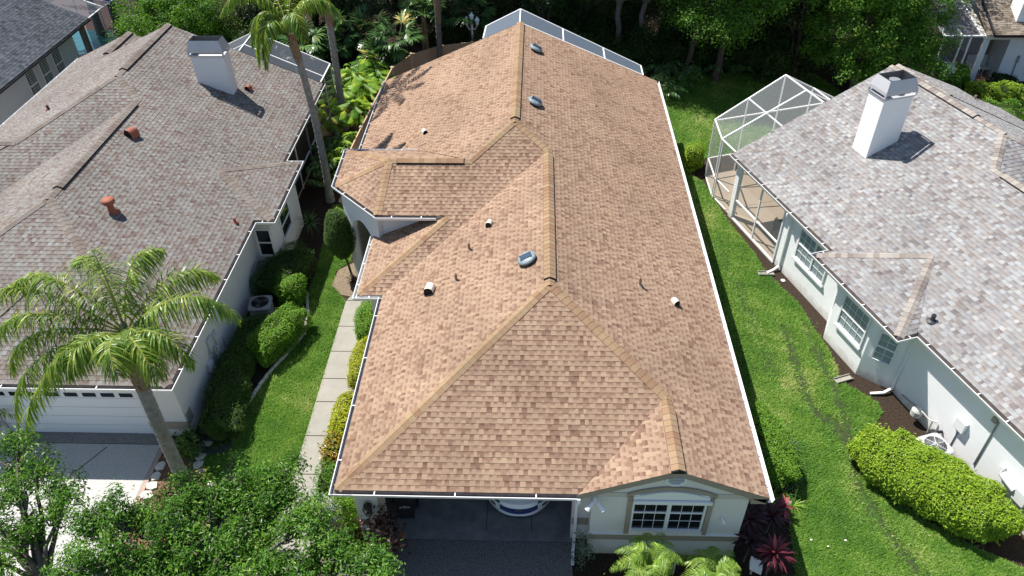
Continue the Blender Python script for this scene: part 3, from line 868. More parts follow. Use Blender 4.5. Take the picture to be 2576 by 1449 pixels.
# tall entry porch: arched openings in the chamfered and the front wall
m = MB()
A, B = Vector((-0.42, 10.66, 0)), Vector((-2.02, 12.32, 0))
def arch_wall(m, a, b, ztop, spring, rise, pier, t):
    d = (b-a); L = d.length; d.normalize(); n = Vector((d.y, -d.x, 0))*-t
    x0, x1 = pier, L-pier; N = 14
    arc = [(x0+(x1-x0)*i/N, spring+rise*math.sin(math.pi*i/N)**0.8) for i in range(N+1)]
    def p(x, z): return a+d*x+Vector((0, 0, z))
    m.slab([p(0, 0), p(x0, 0), p(x0, ztop), p(0, ztop)], n); m.slab([p(x1, 0), p(L, 0), p(L, ztop), p(x1, ztop)], n)
    for i in range(N): m.slab([p(arc[i][0], arc[i][1]), p(arc[i+1][0], arc[i+1][1]), p(arc[i+1][0], ztop), p(arc[i][0], ztop)], n)
arch_wall(m, A, B, 3.88, 2.35, 0.75, 0.32, 0.22)
m.prism([B[:2], (-2.04, 14.4), (-1.84, 14.4), (-1.82, 12.4)], 0, 3.88)
m.slab([(-0.42, 10.66, 0), (2.2, 10.66, 0), (2.2, 10.66, 3.88), (-0.42, 10.66, 3.88)], (0, 0.18, 0))
m.build('porch_wall', mat('white porch stucco', (0.70, 0.71, 0.71), 0.9, 0.15, bump=0.4, bscale=55), main)
m = MB(); m.box((-1.7, 13.9, 0.0), (0.9, 14.05, 3.85)); m.box((0.6, 10.9, 0), (0.75, 13.9, 3.85))
m.build('entry_wall', mat('tan entry stucco', (0.62, 0.54, 0.42), 0.9, 0.1), main)
# trim on the gable front
m = MB()
m.box((6.44, yw-.035, 0.74), (10.38, yw-.001, 1.00)); m.box((6.44, yw-.055, 1.00), (10.38, yw-.001, 1.035), 1); m.build('band', [taupe, white_paint], main)
for a, b in (((6.02, 0.515, 0.74), (6.44, 0.549, 1.00)), ((0.26, 0.37, 0.72), (1.05, 0.399, 0.98)), ((1.021, 0.401, 0.72), (1.05, 0.62, 0.98))): MB().box(a, b).build('band', taupe, main)
MB().box((0.90, 0.375, 0.985), (1.045, 0.399, 2.6)).build('door_trim', taupe, main)
m = MB()
xa, xb = 7.35, 9.50
m.box((xa, yw-.045, 1.04), (xa+.125, yw-.001, 2.66)); m.box((xb-.125, yw-.045, 1.04), (xb, yw-.001, 2.66))
N = 16
for i in range(N):
    t0, t1 = i/N, (i+1)/N
    f0 = lambda t: (xa-.04+(xb-xa+.08)*t, 2.66+0.30*(1-(2*t-1)**2)); g0 = f0
    (x0, z0), (x1, z1) = f0(t0), f0(t1)
    m.slab([(x0, yw-.001, z0), (x1, yw-.001, z1), (x1, yw-.001, z1+.13), (x0, yw-.001, z0+.13)], (0, -.05, 0))
m.build('window_surround', taupe, main)
m = MB(); m.box((7.48, yw-.14, 2.48), (9.44, yw-.074, 2.60)); m.build('shutter_box', white_paint, main, bevel=0.015)
m = MB(); m.box((7.36+.12, yw-.07, 1.06), (9.37, yw-.002, 1.20)); m.build('window_sill', white_paint, main)
for x in (7.53, 8.46): window(main, (x, yw, 1.27), (1, 0), 0.83, 1.46, white_paint, dark_glass, 3, 4)
m = MB(); m.slab([(7.475, yw-.002, 2.60), (9.375, yw-.002, 2.60), (9.375, yw-.002, 2.70)] + [(9.375-1.9*i/10, yw-.002, 2.66+.27*(1-(2*i/10-1)**2)) for i in range(1, 10)] + [(7.475, yw-.002, 2.70)], (0, -.07, 0)); m.build('arch_panel', white_paint, main)
# rakes of the gable, boxed return
m = MB()
for (xa_, xb_, sg) in ((6.10, XG, 1), (XG, W0-.02, -1)):
    za, zb = (ZE+s_*(xa_-6.074), zR(XG)) if sg > 0 else (zR(XG), zR(W0-.02))
    m.slab([(xa_, 0.0, za-.03), (xb_, 0.0, zb-.03), (xb_, 0.0, zb-.25), (xa_, 0.0, za-.22)], (0, 0.115, 0))
m.box((10.36, 0.0, 2.58), (W0-.03, 0.5, 2.78))
m.build('rake_board', taupe, main)
m = MB(); o8 = [(8.45+.27*math.cos(math.pi/8+k*math.pi/4), yw-.001, 3.36+.25*math.sin(math.pi/8+k*math.pi/4)) for k in range(8)]
i8 = [(8.45+.21*math.cos(math.pi/8+k*math.pi/4), yw-.001, 3.36+.19*math.sin(math.pi/8+k*math.pi/4)) for k in range(8)]
for k in range(8): m.slab([o8[k], o8[(k+1)%8], i8[(k+1)%8], i8[k]], (0, -.04, 0))
for k in range(6):
    z = 3.21+k*.058; hw = .19 if 1 <= k <= 4 else .13
    m.beam((8.45-hw, yw-.022, z), (8.45+hw, yw-.022, z), 0.012, 0.05, up=(0, -0.6, 1))
m.build('gable_vent', mat('pale vent louvres', (0.74, 0.76, 0.78), 0.5, 0.3), main)
# garage door tracks, floor
m = MB(); m.box((0.44, 0.70, 0.0), (6.34, 6.59, 0.035)); m.box((0.9, 0.42, 0.0), (6.05, 0.70, 0.03))
m.box((3.66, 0.70, 0.0352), (3.675, 6.5, 0.0362), 1); m.box((4.92, 0.70, 0.0352), (4.935, 2.6, 0.0362), 1)
m.build('garage_floor', [floor_mat, black_plastic], main)
# lamps
l = MB()
lx, ly, lz = 0.63, 0.26, 1.42
t_, b_ = 0.10, 0.055
for (sx, sy) in ((-1,-1),(1,-1),(1,1),(-1,1)): l.beam((lx+sx*t_, ly+sy*t_, lz+.34), (lx+sx*b_, ly+sy*b_, lz), 0.016)
for z, q in ((lz+.34, t_), (lz, b_)):
    r = [(lx-q, ly-q, z), (lx+q, ly-q, z), (lx+q, ly+q, z), (lx-q, ly+q, z)]
    for k in range(4): l.beam(r[k], r[(k+1)%4], 0.018)
l.lathe([(0.015, 0.34), (0.11, 0.37), (0.085, 0.43), (0.03, 0.46), (0.01, 0.50)], (lx, ly, lz), 12)
l.beam((lx, ly, lz), (lx, 0.39, lz-.12), 0.03); l.box((lx-.05, 0.37, lz-.2), (lx+.05, 0.399, lz+.1)); l.beam((lx, ly, lz-.0), (lx, ly, lz-.16), 0.025)
lan = l.build('wall_lantern', dark_metal, main)
l = MB(); q = 0.004
for k, (a0, a1) in enumerate([((-1,-1),(1,-1)),((1,-1),(1,1)),((1,1),(-1,1)),((-1,1),(-1,-1))]):
    l.poly([(lx+a0[0]*b_, ly+a0[1]*b_, lz), (lx+a1[0]*b_, ly+a1[1]*b_, lz), (lx+a1[0]*t_, ly+a1[1]*t_, lz+.34), (lx+a0[0]*t_, ly+a0[1]*t_, lz+.34)])
l.build('lantern_glass', screen_mat('lantern glass', (0.4, 0.45, 0.45), 0.25), lan)
fl = MB(); fl.lathe([(0.06, 0), (0.06, 0.04)], (6.52, 0.07, 2.60), 10); fl.tube([(6.52, .10, 2.62), (6.52, -.02, 2.55)], 0.055, 10)
for sx in (-1, 1):
    fl.tube([(6.52, 0.0, 2.56), (6.52+sx*.09, -.05, 2.53)], 0.02, 8)
    fl.tube([(6.52+sx*.06, -.02, 2.57), (6.52+sx*.13, -.09, 2.50), (6.52+sx*.21, -.16, 2.42)], [0.045, 0.06, 0.085], 12)
fl.build('flood_light', white_paint, main, smooth=False)
sc_ = MB(); sc_.tube([(9.78, yw, 1.84), (9.80, yw-.05, 1.82), (9.83, yw-.06, 1.76)], 0.02, 8); sc_.tube([(9.83, yw-.06, 1.76), (9.87, yw-.10, 1.66)], [0.025, 0.035], 8)
sc_.build('wall_bracket', white_paint, main)
downspout(main, [(6.10, -0.06, 2.73), (6.10, -0.06, 2.55), (6.10, 0.42, 2.2), (6.10, 0.44, 0.22), (6.06, 0.05, 0.10), (6.04, -0.28, 0.05)])
# roof furniture
disc_fan(main, (4.76, 6.75, zL(4.76)-.02), NL, R(12))
disc_fan(main, (4.86, 21.3, zR(4.86)-.02), NR, R(-15)); disc_fan(main, (4.86, 16.1, zR(4.86)-.02), NR, R(-15))
hood_vent(main, (1.68, 6.85, zL(1.68)), 0.30, (-0.15, -1), cream_pvc); hood_vent(main, (3.43, 9.4, zL(3.43)), 0.20, (-0.2, -1), cream_pvc)
hood_vent(main, (9.26, 6.5, zR(9.26)), 0.20, (0.45, -1), cream_pvc); hood_vent(main, (0.47, 16.1, zRL(0.47)), 0.19, (0.5, -1), cream_pvc)
pipe_vent(main, (2.82, 8.4, zL(2.82)), 0.045, 0.26, tan_pipe); pipe_vent(main, (2.51, 7.0, zL(2.51)), 0.045, 0.26, tan_pipe); pipe_vent(main, (8.17, 6.78, zR(8.17)), 0.045, 0.30, tan_pipe)

# ------------------------------------------------------------------ screen enclosures
screen_dark = screen_mat('dark insect screen', (0.085, 0.10, 0.12), 0.62)
screen_mid = screen_mat('blue grey insect screen', (0.11, 0.14, 0.18), 0.80)
screen_light = screen_mat('light insect screen', (0.36, 0.39, 0.40), 0.20)
def cage(label, members, panels, scr, loc, t=0.06):
    r = thing('screen_enclosure', label, 'screen enclosure', loc)
    m = MB()
    for a, b in members: m.beam(a, b, t)
    m.build('frame', white_paint, r)
    m = MB()
    for p in panels: m.poly(p)
    m.build('screen', scr, r)
    return r
z1 = 5.66; xe, ye0, ye1 = 10.1, 23.85, 24.95
rp = lambda x, y: (x, y, z1 - s_*(x-4.14)); lp = lambda x, y: (x, y, z1 - s_*(4.14-x))
cage('white framed screen enclosure peeking over the rear of the tan roof',
     [(rp(4.14, 25.6), rp(xe, ye1)), (rp(4.14, ye0), rp(xe, ye0)), (rp(4.14, ye0), rp(4.14, 25.6)), (rp(6.2, ye0), rp(6.2, 25.37)), (rp(8.2, ye0), rp(8.2, 25.16)), (rp(xe, ye0), rp(xe, ye1)),
      (lp(4.14, 25.6), lp(2.46, 25.3)), (lp(2.46, 25.3), lp(2.40, ye0)), (lp(2.46, 25.3), (2.46, 25.3, 0)), ((xe, ye1, 0), rp(xe, ye1)), ((6.2, 25.37, 0), rp(6.2, 25.37)), ((4.14, 25.6, 0), rp(4.14, 25.6)), ((8.2, 25.16, 0), rp(8.2, 25.16))],
     [[rp(4.14, ye0), rp(xe, ye0), rp(xe, ye1), rp(4.14, 25.6)], [lp(4.14, ye0), lp(2.40, ye0), lp(2.46, 25.3), lp(4.14, 25.6)],
      [(2.46, 25.3, 0), (xe, ye1, 0), rp(xe, ye1), rp(4.14, 25.6), lp(2.46, 25.3)]], screen_mid, (6, 24.6, 0))

# ------------------------------------------------------------------ LEFT HOUSE (weathered grey brown roof)
left = thing('house', 'weathered grey brown shingled house on the left with a closed white garage door', 'house', (-11, 12, 0))
ze, xr, xm, yf, yr = 2.89, -5.47, -11.05, 3.36, 23.3
xt, xl = -12.22, -18.97
zr = lambda x: ze + s_*(xr-x)
zl = lambda x: ze + s_*(x-xl)
zm = zr(xm); zt = zr(xt); k_ = (zm-ze)/(9.4-yf)
zf = lambda y: ze + k_*(y-yf)
yA, yJ = 17.74, 16.57
zrf = lambda y: zt - s_*(yA-y)
xfl = xm-(xr-xm)
bz = 3.72
zml = lambda x: zm - s_*(xm-x)
fac = [
 [P(zr, [(xr, yA), (xr, yr), (xt, yr), (xt, yA)]), P(zr, [(xr, yJ), (xr, yA), (xt, yA), (xm, yJ)]), P(zr, [(xr, 9.4), (xr, yJ), (xm, yJ), (xm, 9.4)]), P(zr, [(xr, yf), (xr, 9.4), (xm, 9.4)])],
 [Q(zf, [(xr, yf), (xm, 9.4), (xfl, yf)])],
 [P(zml, [(xm, 9.4), (xm, yJ), (xfl, yJ-(xm-xfl)), (xfl, yf)])],
 [Q(zrf, [(xt, yA), (xm, yJ), (xm-5.58, yJ-5.58), (xt-5.0, yA-5.0)])],
 [P(zl, [(xl, yr), (xt, yr), (xt, yA), (xl, yA)]), P(zl, [(xl, yA), (xt, yA), (xt-5.0, yA-5.0), (xl, yA-5.0)])],
 [P(zl, [(xl, yr), (-15.9, yr), (-15.9, 26.4), (xl, 26.4)])],
 [[(-15.9, yr, zl(-15.9)), (-12.83, yr, ze), (-12.83, 26.4, ze), (-15.9, 26.4, zl(-15.9))]],
 [[(-4.77, 11.66, ze), (-4.77, 15.85, ze), (-7.25, 13.8, bz)]],
 [[(-5.6, 11.66, ze), (-4.77, 11.66, ze), (-7.25, 13.8, bz)]],
 [[(-4.77, 15.85, ze), (-5.6, 15.85, ze), (-7.25, 13.8, bz)]],
]
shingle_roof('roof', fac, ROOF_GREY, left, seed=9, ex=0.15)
nbR, nbF, nbB = nrm(-0.0+0.34, 0), nrm(0, -.4), nrm(0, .4)
for i, (a, b, na, nb) in enumerate([((xr-.03, yf+.03, ze), (xm, 9.4, zm), NF, NR), ((xfl, yf, ze), (xm, 9.4, zm), NL, NF), ((xm, yJ, zm), (xt, yA, zt), NF, NR),
      ((xt-3.15, yA-3.15, zt-s_*3.15), (xt, yA, zt), NL, NF), ((-4.8, 11.69, ze), (-7.25, 13.8, bz), nbF, nbR), ((-4.8, 15.82, ze), (-7.25, 13.8, bz), nbR, nbB),
      ((-11.35, 5.3, zf(5.3)), (-10.35, 6.7, zf(6.7)), nrm(-.1, -.4), nrm(.1, -.4))]):
    cap_line('hip_cap', a, b, na, nb, CAP_GREY, left, 40+i)
cap_line('ridge_cap', (xt-3.1, yA-3.15, zt-s_*3.15), (xt-6.2, yA-3.15, zt-s_*3.15), NB, NF, CAP_GREY, left, 52)
cap_line('ridge_cap', (xm, 9.3, zm), (xm, 10.1, zm), NL, NR, CAP_GREY, left, 53); cap_line('ridge_cap', (xm, 16.1, zm), (xm, yJ+.1, zm), NL, NR, CAP_GREY, left, 54)
cap_line('ridge_cap', (xt, yA-.1, zt), (xt, yA+.7, zt), NL, NR, CAP_GREY, left, 55)
ridge_vent((xm, 10.0, zm), (xm, 16.2, zm), NL, NR, CAP_GREY, black_plastic, left, 56)
ridge_vent((xt, 18.3, zt), (xt, yr, zt), NL, NR, CAP_GREY, black_plastic, left, 57)
ridge_vent((-15.9, 23.7, zl(-15.9)), (-15.9, 26.4, zl(-15.9)), NL, NR, CAP_GREY, black_plastic, left, 58)
m = MB(); e = .025
m.prism([(xfl, yf+e), (xr-e, yf+e), (xr-e, 11.66+e), (-4.77-e, 11.66+e), (-4.77-e, 15.85-e), (xr-e, 15.85-e), (xr-e, yr-e), (-12.9, yr-e), (-12.9, 26.3), (xl+e, 26.3), (xl+e, 12.8), (xfl, 11.2)], 2.64, 2.83)
m.build('soffit', soffit_tan, left)
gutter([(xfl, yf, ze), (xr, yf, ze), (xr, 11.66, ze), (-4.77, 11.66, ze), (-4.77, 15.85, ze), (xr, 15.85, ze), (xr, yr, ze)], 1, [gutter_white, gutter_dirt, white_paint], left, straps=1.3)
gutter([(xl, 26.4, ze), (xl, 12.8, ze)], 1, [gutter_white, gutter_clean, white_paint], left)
m = MB()
t = .15
m.prism([(-5.8, 3.92), (-5.8, 22.8), (-5.95, 22.8), (-5.95, 3.92)], 0, 2.66)
m.prism([(-7.0, 3.92), (-5.95, 3.92), (-5.95, 4.10), (-7.0, 4.10)], 0, 2.66); m.prism([(-16.2, 3.92), (-11.68, 3.92), (-11.68, 4.10), (-16.2, 4.10)], 0, 2.66)
m.prism([(-11.68, 3.95), (-7.0, 3.95), (-7.0, 4.10), (-11.68, 4.10)], 2.08, 2.66)
m.prism([(-5.8, 11.95), (-5.05, 11.95), (-5.05, 15.5), (-5.8, 15.5)], 0, 2.66)
m.prism([(-16.2, 4.1), (-16.2, 12), (-18.5, 12), (-18.5, 26), (-18.35, 26), (-18.35, 12.15), (-16.05, 12.15), (-16.05, 4.1)], 0, 2.66)
m.poly([(xl+.4, 22.8, 0), (-5.85, 22.8, 0), (-5.85, 22.8, 2.8), (xt, 22.8, zt-.15), (xl+.4, 22.8, 2.8)])
m.poly([(xl+.2, yr-.03, ze+.02), (xr-.3, yr-.03, ze+.02), (xt, yr-.03, zt-.1)])
m.poly([(xl+.2, 26.35, ze), (-12.9, 26.35, ze), (-15.9, 26.35, zl(-15.9)-.1)])
m.build('wall', stucco_left, left)
MB().box((-7.0, 3.89, .34), (-5.78, 3.919, .67)).build('band', taupe, left); MB().box((-5.799, 3.921, .34), (-5.78, 4.02, .67)).build('band', taupe, left); MB().box((-11.66, 3.90, 2.10), (-6.98, 3.949, 2.30)).build('door_trim', taupe, left)
m = MB(); m.box((-5.799, 4.0, .45), (-5.785, 4.33, .93)); m.build('vent_panel', mat('tan vent panel', (0.33, 0.29, 0.24), .8, .2), left)
m = MB(); m.box((-11.66, 3.96, 0.02), (-7.02, 4.0, 2.08))
for j in range(1, 5): m.box((-11.66, 3.953, 0.02+.412*j-.008), (-7.02, 3.9595, .02+.412*j+.008), 1)
d_ = m.build('garage_door', [mat('garage door paint', (0.72, 0.74, 0.76), .55, .3), mat('door groove', (0.5, 0.52, 0.54), .7, .2)], left)
for i in range(8):
    x = -11.5+i*.565
    m = MB(); m.box((x, 3.945, 1.74), (x+.40, 3.9585, 1.90)); m.build('door_window', dark_glass, d_)
window(left, (-5.62, 11.94, 1.10), (1, 0), 0.50, 1.15, white_paint, dark_glass, 1, 2)
window(left, (-5.04, 12.95, 1.10), (0, 1), 1.15, 1.05, white_paint, dark_glass, 1, 2)
def util_box(parent, x0, x1, y0, y1, z0, z1, m_, name, local=False, bev=.012):
    m = MB(); m.box((x0, y0, z0), (x1, y1, z1)); return m.build(name, m_, parent, local=local, bevel=bev)
ub = mat('pale grey utility box', (0.50, 0.52, 0.55), .5, .35)
util_box(left, -5.799, -5.66, 5.95, 6.25, .72, 1.10, ub, 'breaker_box'); util_box(left, -5.799, -5.70, 6.42, 6.75, 1.20, 1.72, ub, 'meter_box')
util_box(left, -5.799, -5.68, 6.62, 6.92, .68, 1.12, ub, 'breaker_box'); util_box(left, -5.799, -5.72, 6.85, 7.12, 1.35, 1.62, ub, 'cable_box')
m = MB(); m.tube([(-5.70, 6.58, 1.22), (-5.60, 6.58, 1.20)], [.10, .095], 14); m.build('electric_meter', mat('meter glass', (.32, .30, .27), .2, .5), left)
m = MB()
for y, z0, z1 in ((6.35, .15, 1.3), (6.55, .05, 1.25), (6.80, .1, .7), (6.98, .1, 1.4), (7.5, .2, .9)): m.tube([(-5.77, y, z0), (-5.77, y, z1)], .022, 6)
m.build('conduit', ub, left)
m = MB(); m.tube([(-5.79, 7.42, .32), (-5.70, 7.42, .34), (-5.68, 7.42, .24)], .03, 8); m.tube([(-5.79, 5.0, .42), (-5.69, 5.0, .44), (-5.67, 5.0, .34)], .03, 8); m.build('hose_tap', mat('brass', (.4, .3, .12), .35, .4, metal=.6), left)
chimney(left, -9.76, -8.35, 19.42, 20.12, 3.9, 5.93, mat('blue white chimney stucco', (0.72, 0.73, 0.75), .9, .15, bump=.4, bscale=60), flue=False)
hood_vent(left, (-10.34, 14.15, zr(-10.34)), 0.36, (-0.35, -1), red_vent); hood_vent(left, (-7.97, 20.3, zr(-7.97)), 0.24, (-0.2, -1), red_vent)
m = MB(); c = (-9.34, 9.75, zr(-9.34)); m.lathe([(.24, -.06), (.13, .04), (.11, .10), (.11, .30), (.13, .31), (.19, .32), (.205, .36), (.205, .44), (.18, .48), (.02, .50)], c, 18)
m.build('mushroom_vent', red_vent, left, smooth=True)
pipe_vent(left, (-5.95, 11.2, zr(-5.95)), .05, .20, red_vent); pipe_vent(left, (-15.53, 17.5, zl(-15.53)), .055, .22, mat('dark red pipe', (.16, .05, .04), .6, .3))
downspout(left, [(-5.34, 15.95, 2.75), (-5.34, 15.98, 2.55), (-5.75, 16.2, 2.3), (-5.75, 16.2, .15)]); downspout(left, [(-5.33, 20.3, 2.75), (-5.33, 20.3, 2.5), (-5.74, 20.3, 2.3), (-5.74, 20.3, .1)], m_=grey_metal)
# dark screened lanai wall under the eave, further back
m = MB(); m.poly([(-5.79, 16.4, .1), (-5.79, 22.6, .1), (-5.79, 22.6, 2.6), (-5.79, 16.4, 2.6)]); ls = m.build('lanai_screen', mat('black screen', (.012, .013, .014), .6, .3), left)
m = MB()
for y in (16.4, 18.4, 20.4, 22.6): m.beam((-5.77, y, .0), (-5.77, y, 2.64), .05)
m.beam((-5.77, 16.4, .9), (-5.77, 22.6, .9), .05); m.build('screen_frame', white_paint, ls)
rp = lambda x, y: (x, y, 4.51 - s_*(x+9.21)); lp = lambda x, y: (x, y, 4.51 - s_*(-9.21-x))
cage('dark roofed screen enclosure behind the grey brown roof on the left',
     [(rp(-9.21, 25.67), rp(-5.57, 25.48)), (rp(-9.21, 24.11), rp(-5.57, 23.97)), (rp(-9.21, 23.35), rp(-9.21, 25.67)), (rp(-5.57, 23.35), rp(-5.57, 25.48)), (lp(-9.21, 25.67), lp(-12.6, 25.6)), (lp(-9.21, 24.11), lp(-12.6, 24.1)),
      (rp(-5.57, 25.48), (-5.57, 25.48, 0)), (rp(-5.57, 23.97), (-5.57, 23.97, 0)), ((-5.57, 23.35, .95), (-5.57, 25.48, .95)), (rp(-7.4, 25.58), (-7.4, 25.58, 0))],
     [[rp(-9.21, 23.35), rp(-5.57, 23.35), rp(-5.57, 25.48), rp(-9.21, 25.67)], [lp(-9.21, 23.35), lp(-12.6, 23.35), lp(-12.6, 25.6), lp(-9.21, 25.67)],
      [(-5.57, 23.35, 0), (-5.57, 25.48, 0), rp(-5.57, 25.48), rp(-5.57, 23.35)], [(-12.6, 25.6, 0), (-5.57, 25.48, 0), rp(-5.57, 25.48), rp(-9.21, 25.67), lp(-12.6, 25.6)]],
     screen_dark, (-9, 24.5, 0), t=.055)

# ------------------------------------------------------------------ RIGHT HOUSE (pale blend roof, turned 18 degrees); local x = across, y = along
right = thing('house', 'pale shingled house on the right with white stucco walls and a tall white chimney', 'house', (12.96, 16.69, 0), math.atan2(.3141, .9494))
ze = 2.88
zr = lambda x: ze + s_*(x-0.10)
hx, hm = 6.82, 5.57
zt, zm = zr(hx), zr(hm)
zq = lambda x: zt - s_*(x-hx)
zq2 = lambda x: zm - s_*(x-hm)
yA, yJ, yE = -5.95, -7.2, -18.5
zrf = lambda y: zt - s_*(yA-y)
bx, bz = 2.13, zr(2.13)
fac = [
 [P(zr, [(.1, 0), (hx, 0), (hx, yA), (.1, yA)]), P(zr, [(.1, yA), (hx, yA), (hm, yJ), (.1, yJ)]), P(zr, [(.1, yJ), (hm, yJ), (hm, yE), (.1, yE)])],
 [P(zq, [(hx, 0), (13.5, 0), (13.5, yA), (hx, yA)]), P(zq, [(hx, yA), (13.5, yA), (13.5, yA-6.68)])],
 [Q(zrf, [(hx, yA), (13.5, yA-6.68), (hm+4.9, yJ-4.9), (hm, yJ)])],
 [P(zq2, [(hm, yJ), (hm+4.9, yJ-4.9), (hm+4.9, yE), (hm, yE)])],
 [P(lambda x: zq(x)+.03, [(8.0, .9), (11.6, .9), (11.6, -4.2), (8.0, -2.2)])], [P(lambda x: zq(8.0)+.03-s_*(8.0-x), [(8.0, .9), (8.0, -2.0), (7.6, -1.4), (7.0, .9)])],
 [[(-.60, -7.0, ze), (-.60, -11.32, ze), (bx, -9.1, bz)]],
 [[(-.60, -7.0, ze), (bx, -9.1, bz), (.05, -7.0, ze)]],
 [[(-.60, -11.32, ze), (.05, -11.32, ze), (bx, -9.1, bz)]],
]
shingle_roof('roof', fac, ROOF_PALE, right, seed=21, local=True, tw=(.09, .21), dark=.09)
nbL, nb1, nb2 = nrm(-.33, 0), nrm(0, .4), nrm(0, -.4)
for i, (a, b, na, nb) in enumerate([((-.57, -7.03, ze), (bx, -9.1, bz), nbL, nb1), ((-.57, -11.29, ze), (bx, -9.1, bz), nb2, nbL), ((hm, yJ, zm), (hx, yA, zt), NL, NF), ((13.5, yA-6.68, ze), (hx, yA, zt), NF, NR)]):
    cap_line('hip_cap', a, b, na, nb, CAP_PALE, right, 70+i, local=True)
for i, (a, b) in enumerate([((hx, yA-.1, zt), (hx, -4.6, zt)), ((hx, -.9, zt), (hx, 0.02, zt)), ((hm, yJ-.5, zm), (hm, yJ+.1, zm))]): cap_line('ridge_cap', a, b, NL, NR, CAP_PALE, right, 80+i, local=True)
cap_line('ridge_cap', (8.0, -2.2, zq(8.0)+.03), (8.0, .9, zq(8.0)+.03), NL, NR, CAP_PALE, right, 85, local=True)
ridge_vent((hx, -4.7, zt), (hx, -.9, zt), NL, NR, CAP_PALE, black_plastic, right, 86, local=True)
ridge_vent((hm, yE, zm), (hm, yJ-.4, zm), NL, NR, CAP_PALE, black_plastic, right, 87, local=True)
m = MB(); e = .025
m.prism([(.1+e, -.03), (13.4, -.03), (13.4, yE), (.1+e, yE), (.1+e, -11.3), (-.6+e, -11.3), (-.6+e, -7.02), (.1+e, -7.02)], 2.64, 2.83); m.build('soffit', white_paint, right, local=True)
gutter([(.1, 0.02, ze), (.1, -7.0, ze), (-.60, -7.0, ze), (-.60, -11.32, ze), (.1, -11.32, ze), (.1, yE, ze)], 1, [gutter_white, mat('brown gutter floor', (.20, .17, .15), .8, .2, noise=.7, nscale=4, col2=(.09, .07, .06)), white_paint], right, local=True)
m = MB()
wp = [(.32, -3.92), (.32, -7.55), (-.32, -8.25), (-.32, -10.1), (.33, -11.1), (.33, yE)]
for a, b in zip(wp[:-1], wp[1:]):
    d = Vector((b[0]-a[0], b[1]-a[1])).normalized(); n = Vector((-d.y, d.x))*.16
    m.prism([a, b, (b[0]+n.x, b[1]+n.y), (a[0]+n.x, a[1]+n.y)], 0, 2.66)
m.prism([(.48, -3.92), (4.5, -3.92), (4.5, -4.08), (.48, -4.08)], 0, 2.66)
m.prism([(4.5, -.2), (13.2, -.2), (13.2, -.05), (4.5, -.05)], 0, 2.66); m.prism([(4.5, -.2), (4.5, -4.08), (4.65, -4.08), (4.65, -.2)], 0, 2.66); m.prism([(13.1, -.2), (13.25, -.2), (13.25, yE), (13.1, yE)], 0, 2.66)
m.poly([(.4, -.03, ze), (13.3, -.03, ze), (hx, -.03, zt-.08)])
m.prism([(.24, -.62), (.42, -.62), (.42, -.36), (.24, -.36)], 0, 2.66)
m.build('wall', stucco_right, right, local=True)
m = MB(); m.box((.31, -3.92, 0), (4.5, .0, .03)); m.build('porch_floor', deck_tan, right, local=True)
m = MB()
m.beam((.30, -2.25, .03), (.30, -2.25, 2.64), .06); m.beam((.30, -.62, .97), (.30, -3.92, .97), .06); m.beam((.30, -.62, .05), (.30, -3.92, .05), .08); m.beam((.30, -3.88, .03), (.30, -3.88, 2.64), .06)
fr = m.build('porch_frame', white_paint, right, local=True)
m = MB(); m.poly([(.31, -.62, .03), (.31, -3.92, .03), (.31, -3.92, 2.64), (.31, -.62, 2.64)]); m.build('porch_screen', screen_light, fr, local=True)
ex = Vector((0, -1))
window(right, (.31, -5.04, 1.20), (0, -1), .90, 1.22, white_paint, blind_glass, 3, 4, local=True); window(right, (.31, -6.02, 1.20), (0, -1), .72, 1.22, white_paint, blind_glass, 2, 4, local=True)
window(right, (-.33, -8.66, 1.12), (0, -1), 1.22, 1.22, white_paint, blind_glass, 4, 4, local=True)
dv = Vector((.65, -1.0)).normalized()
window(right, (-.32+dv.x*.30-.008, -10.1+dv.y*.30-.006, 1.02), dv, .54, 1.10, white_paint, blind_glass, 2, 4, local=True)
for a, b in (((.22, -6.85, 1.06), (.318, -4.98, 1.145)), ((-.42, -9.95, .98), (-.322, -8.6, 1.065))): MB().box(a, b).build('window_sill', white_paint, right, local=True)
downspout(right, [(.02, -4.35, 2.74), (.02, -4.35, 2.6), (.27, -4.35, 2.4), (.27, -4.35, .2), (.0, -4.40, .1), (-.3, -4.45, .06)], local=True)
downspout(right, [(.02, -11.42, 2.74), (.02, -11.42, 2.6), (.29, -11.15, 2.4), (.29, -11.15, .2), (-.05, -11.18, .1), (-.45, -11.05, .06)], local=True)
chimney(right, 3.24, 4.46, -3.88, -3.04, 3.9, 6.62, mat('white chimney stucco', (0.90, 0.90, 0.89), .9, .15, bump=.6, bscale=45), local=True, flue=True)
pipe_vent(right, (.62, -11.17, zr(.62)), .07, .24, mat('dark grey pipe', (.05, .05, .055), .5, .4), local=True)
pipe_vent(right, (11.2, -.6, zq(11.2)), .05, .20, tan_pipe, local=True)
util_box(right, .20, .329, -13.92, -13.55, 1.08, 1.48, mat('white service box', (.78, .78, .77), .5, .3), 'service_box', local=True)
m = MB(); m.tube([(.31, -13.72, .1), (.31, -13.72, 1.1)], .018, 6); m.tube([(.31, -14.6, .5), (.31, -14.58, 2.35)], .028, 6); m.tube([(.28, -11.55, .30), (.28, -12.2, .42)], .022, 6); m.build('conduit', grey_metal, right, local=True)
m = MB(); m.box((.22, -14.55, 2.28), (.329, -14.42, 2.45)); m.build('motion_sensor', mat('beige plastic', (.35, .31, .25), .6, .3), right, local=True)
m = MB(); m.lathe([(.14, .30), (.17, .36), (.17, .55), (.12, .62), (.03, .64)], (.10, -12.42, 0), 14); m.tube([(.1, -12.42, .55), (.1, -12.6, .66), (.18, -12.8, .55), (.2, -12.95, .6), (.28, -13.05, .62)], .028, 7); m.tube([(.2, -12.95, .6), (.22, -12.95, .05)], .025, 7)
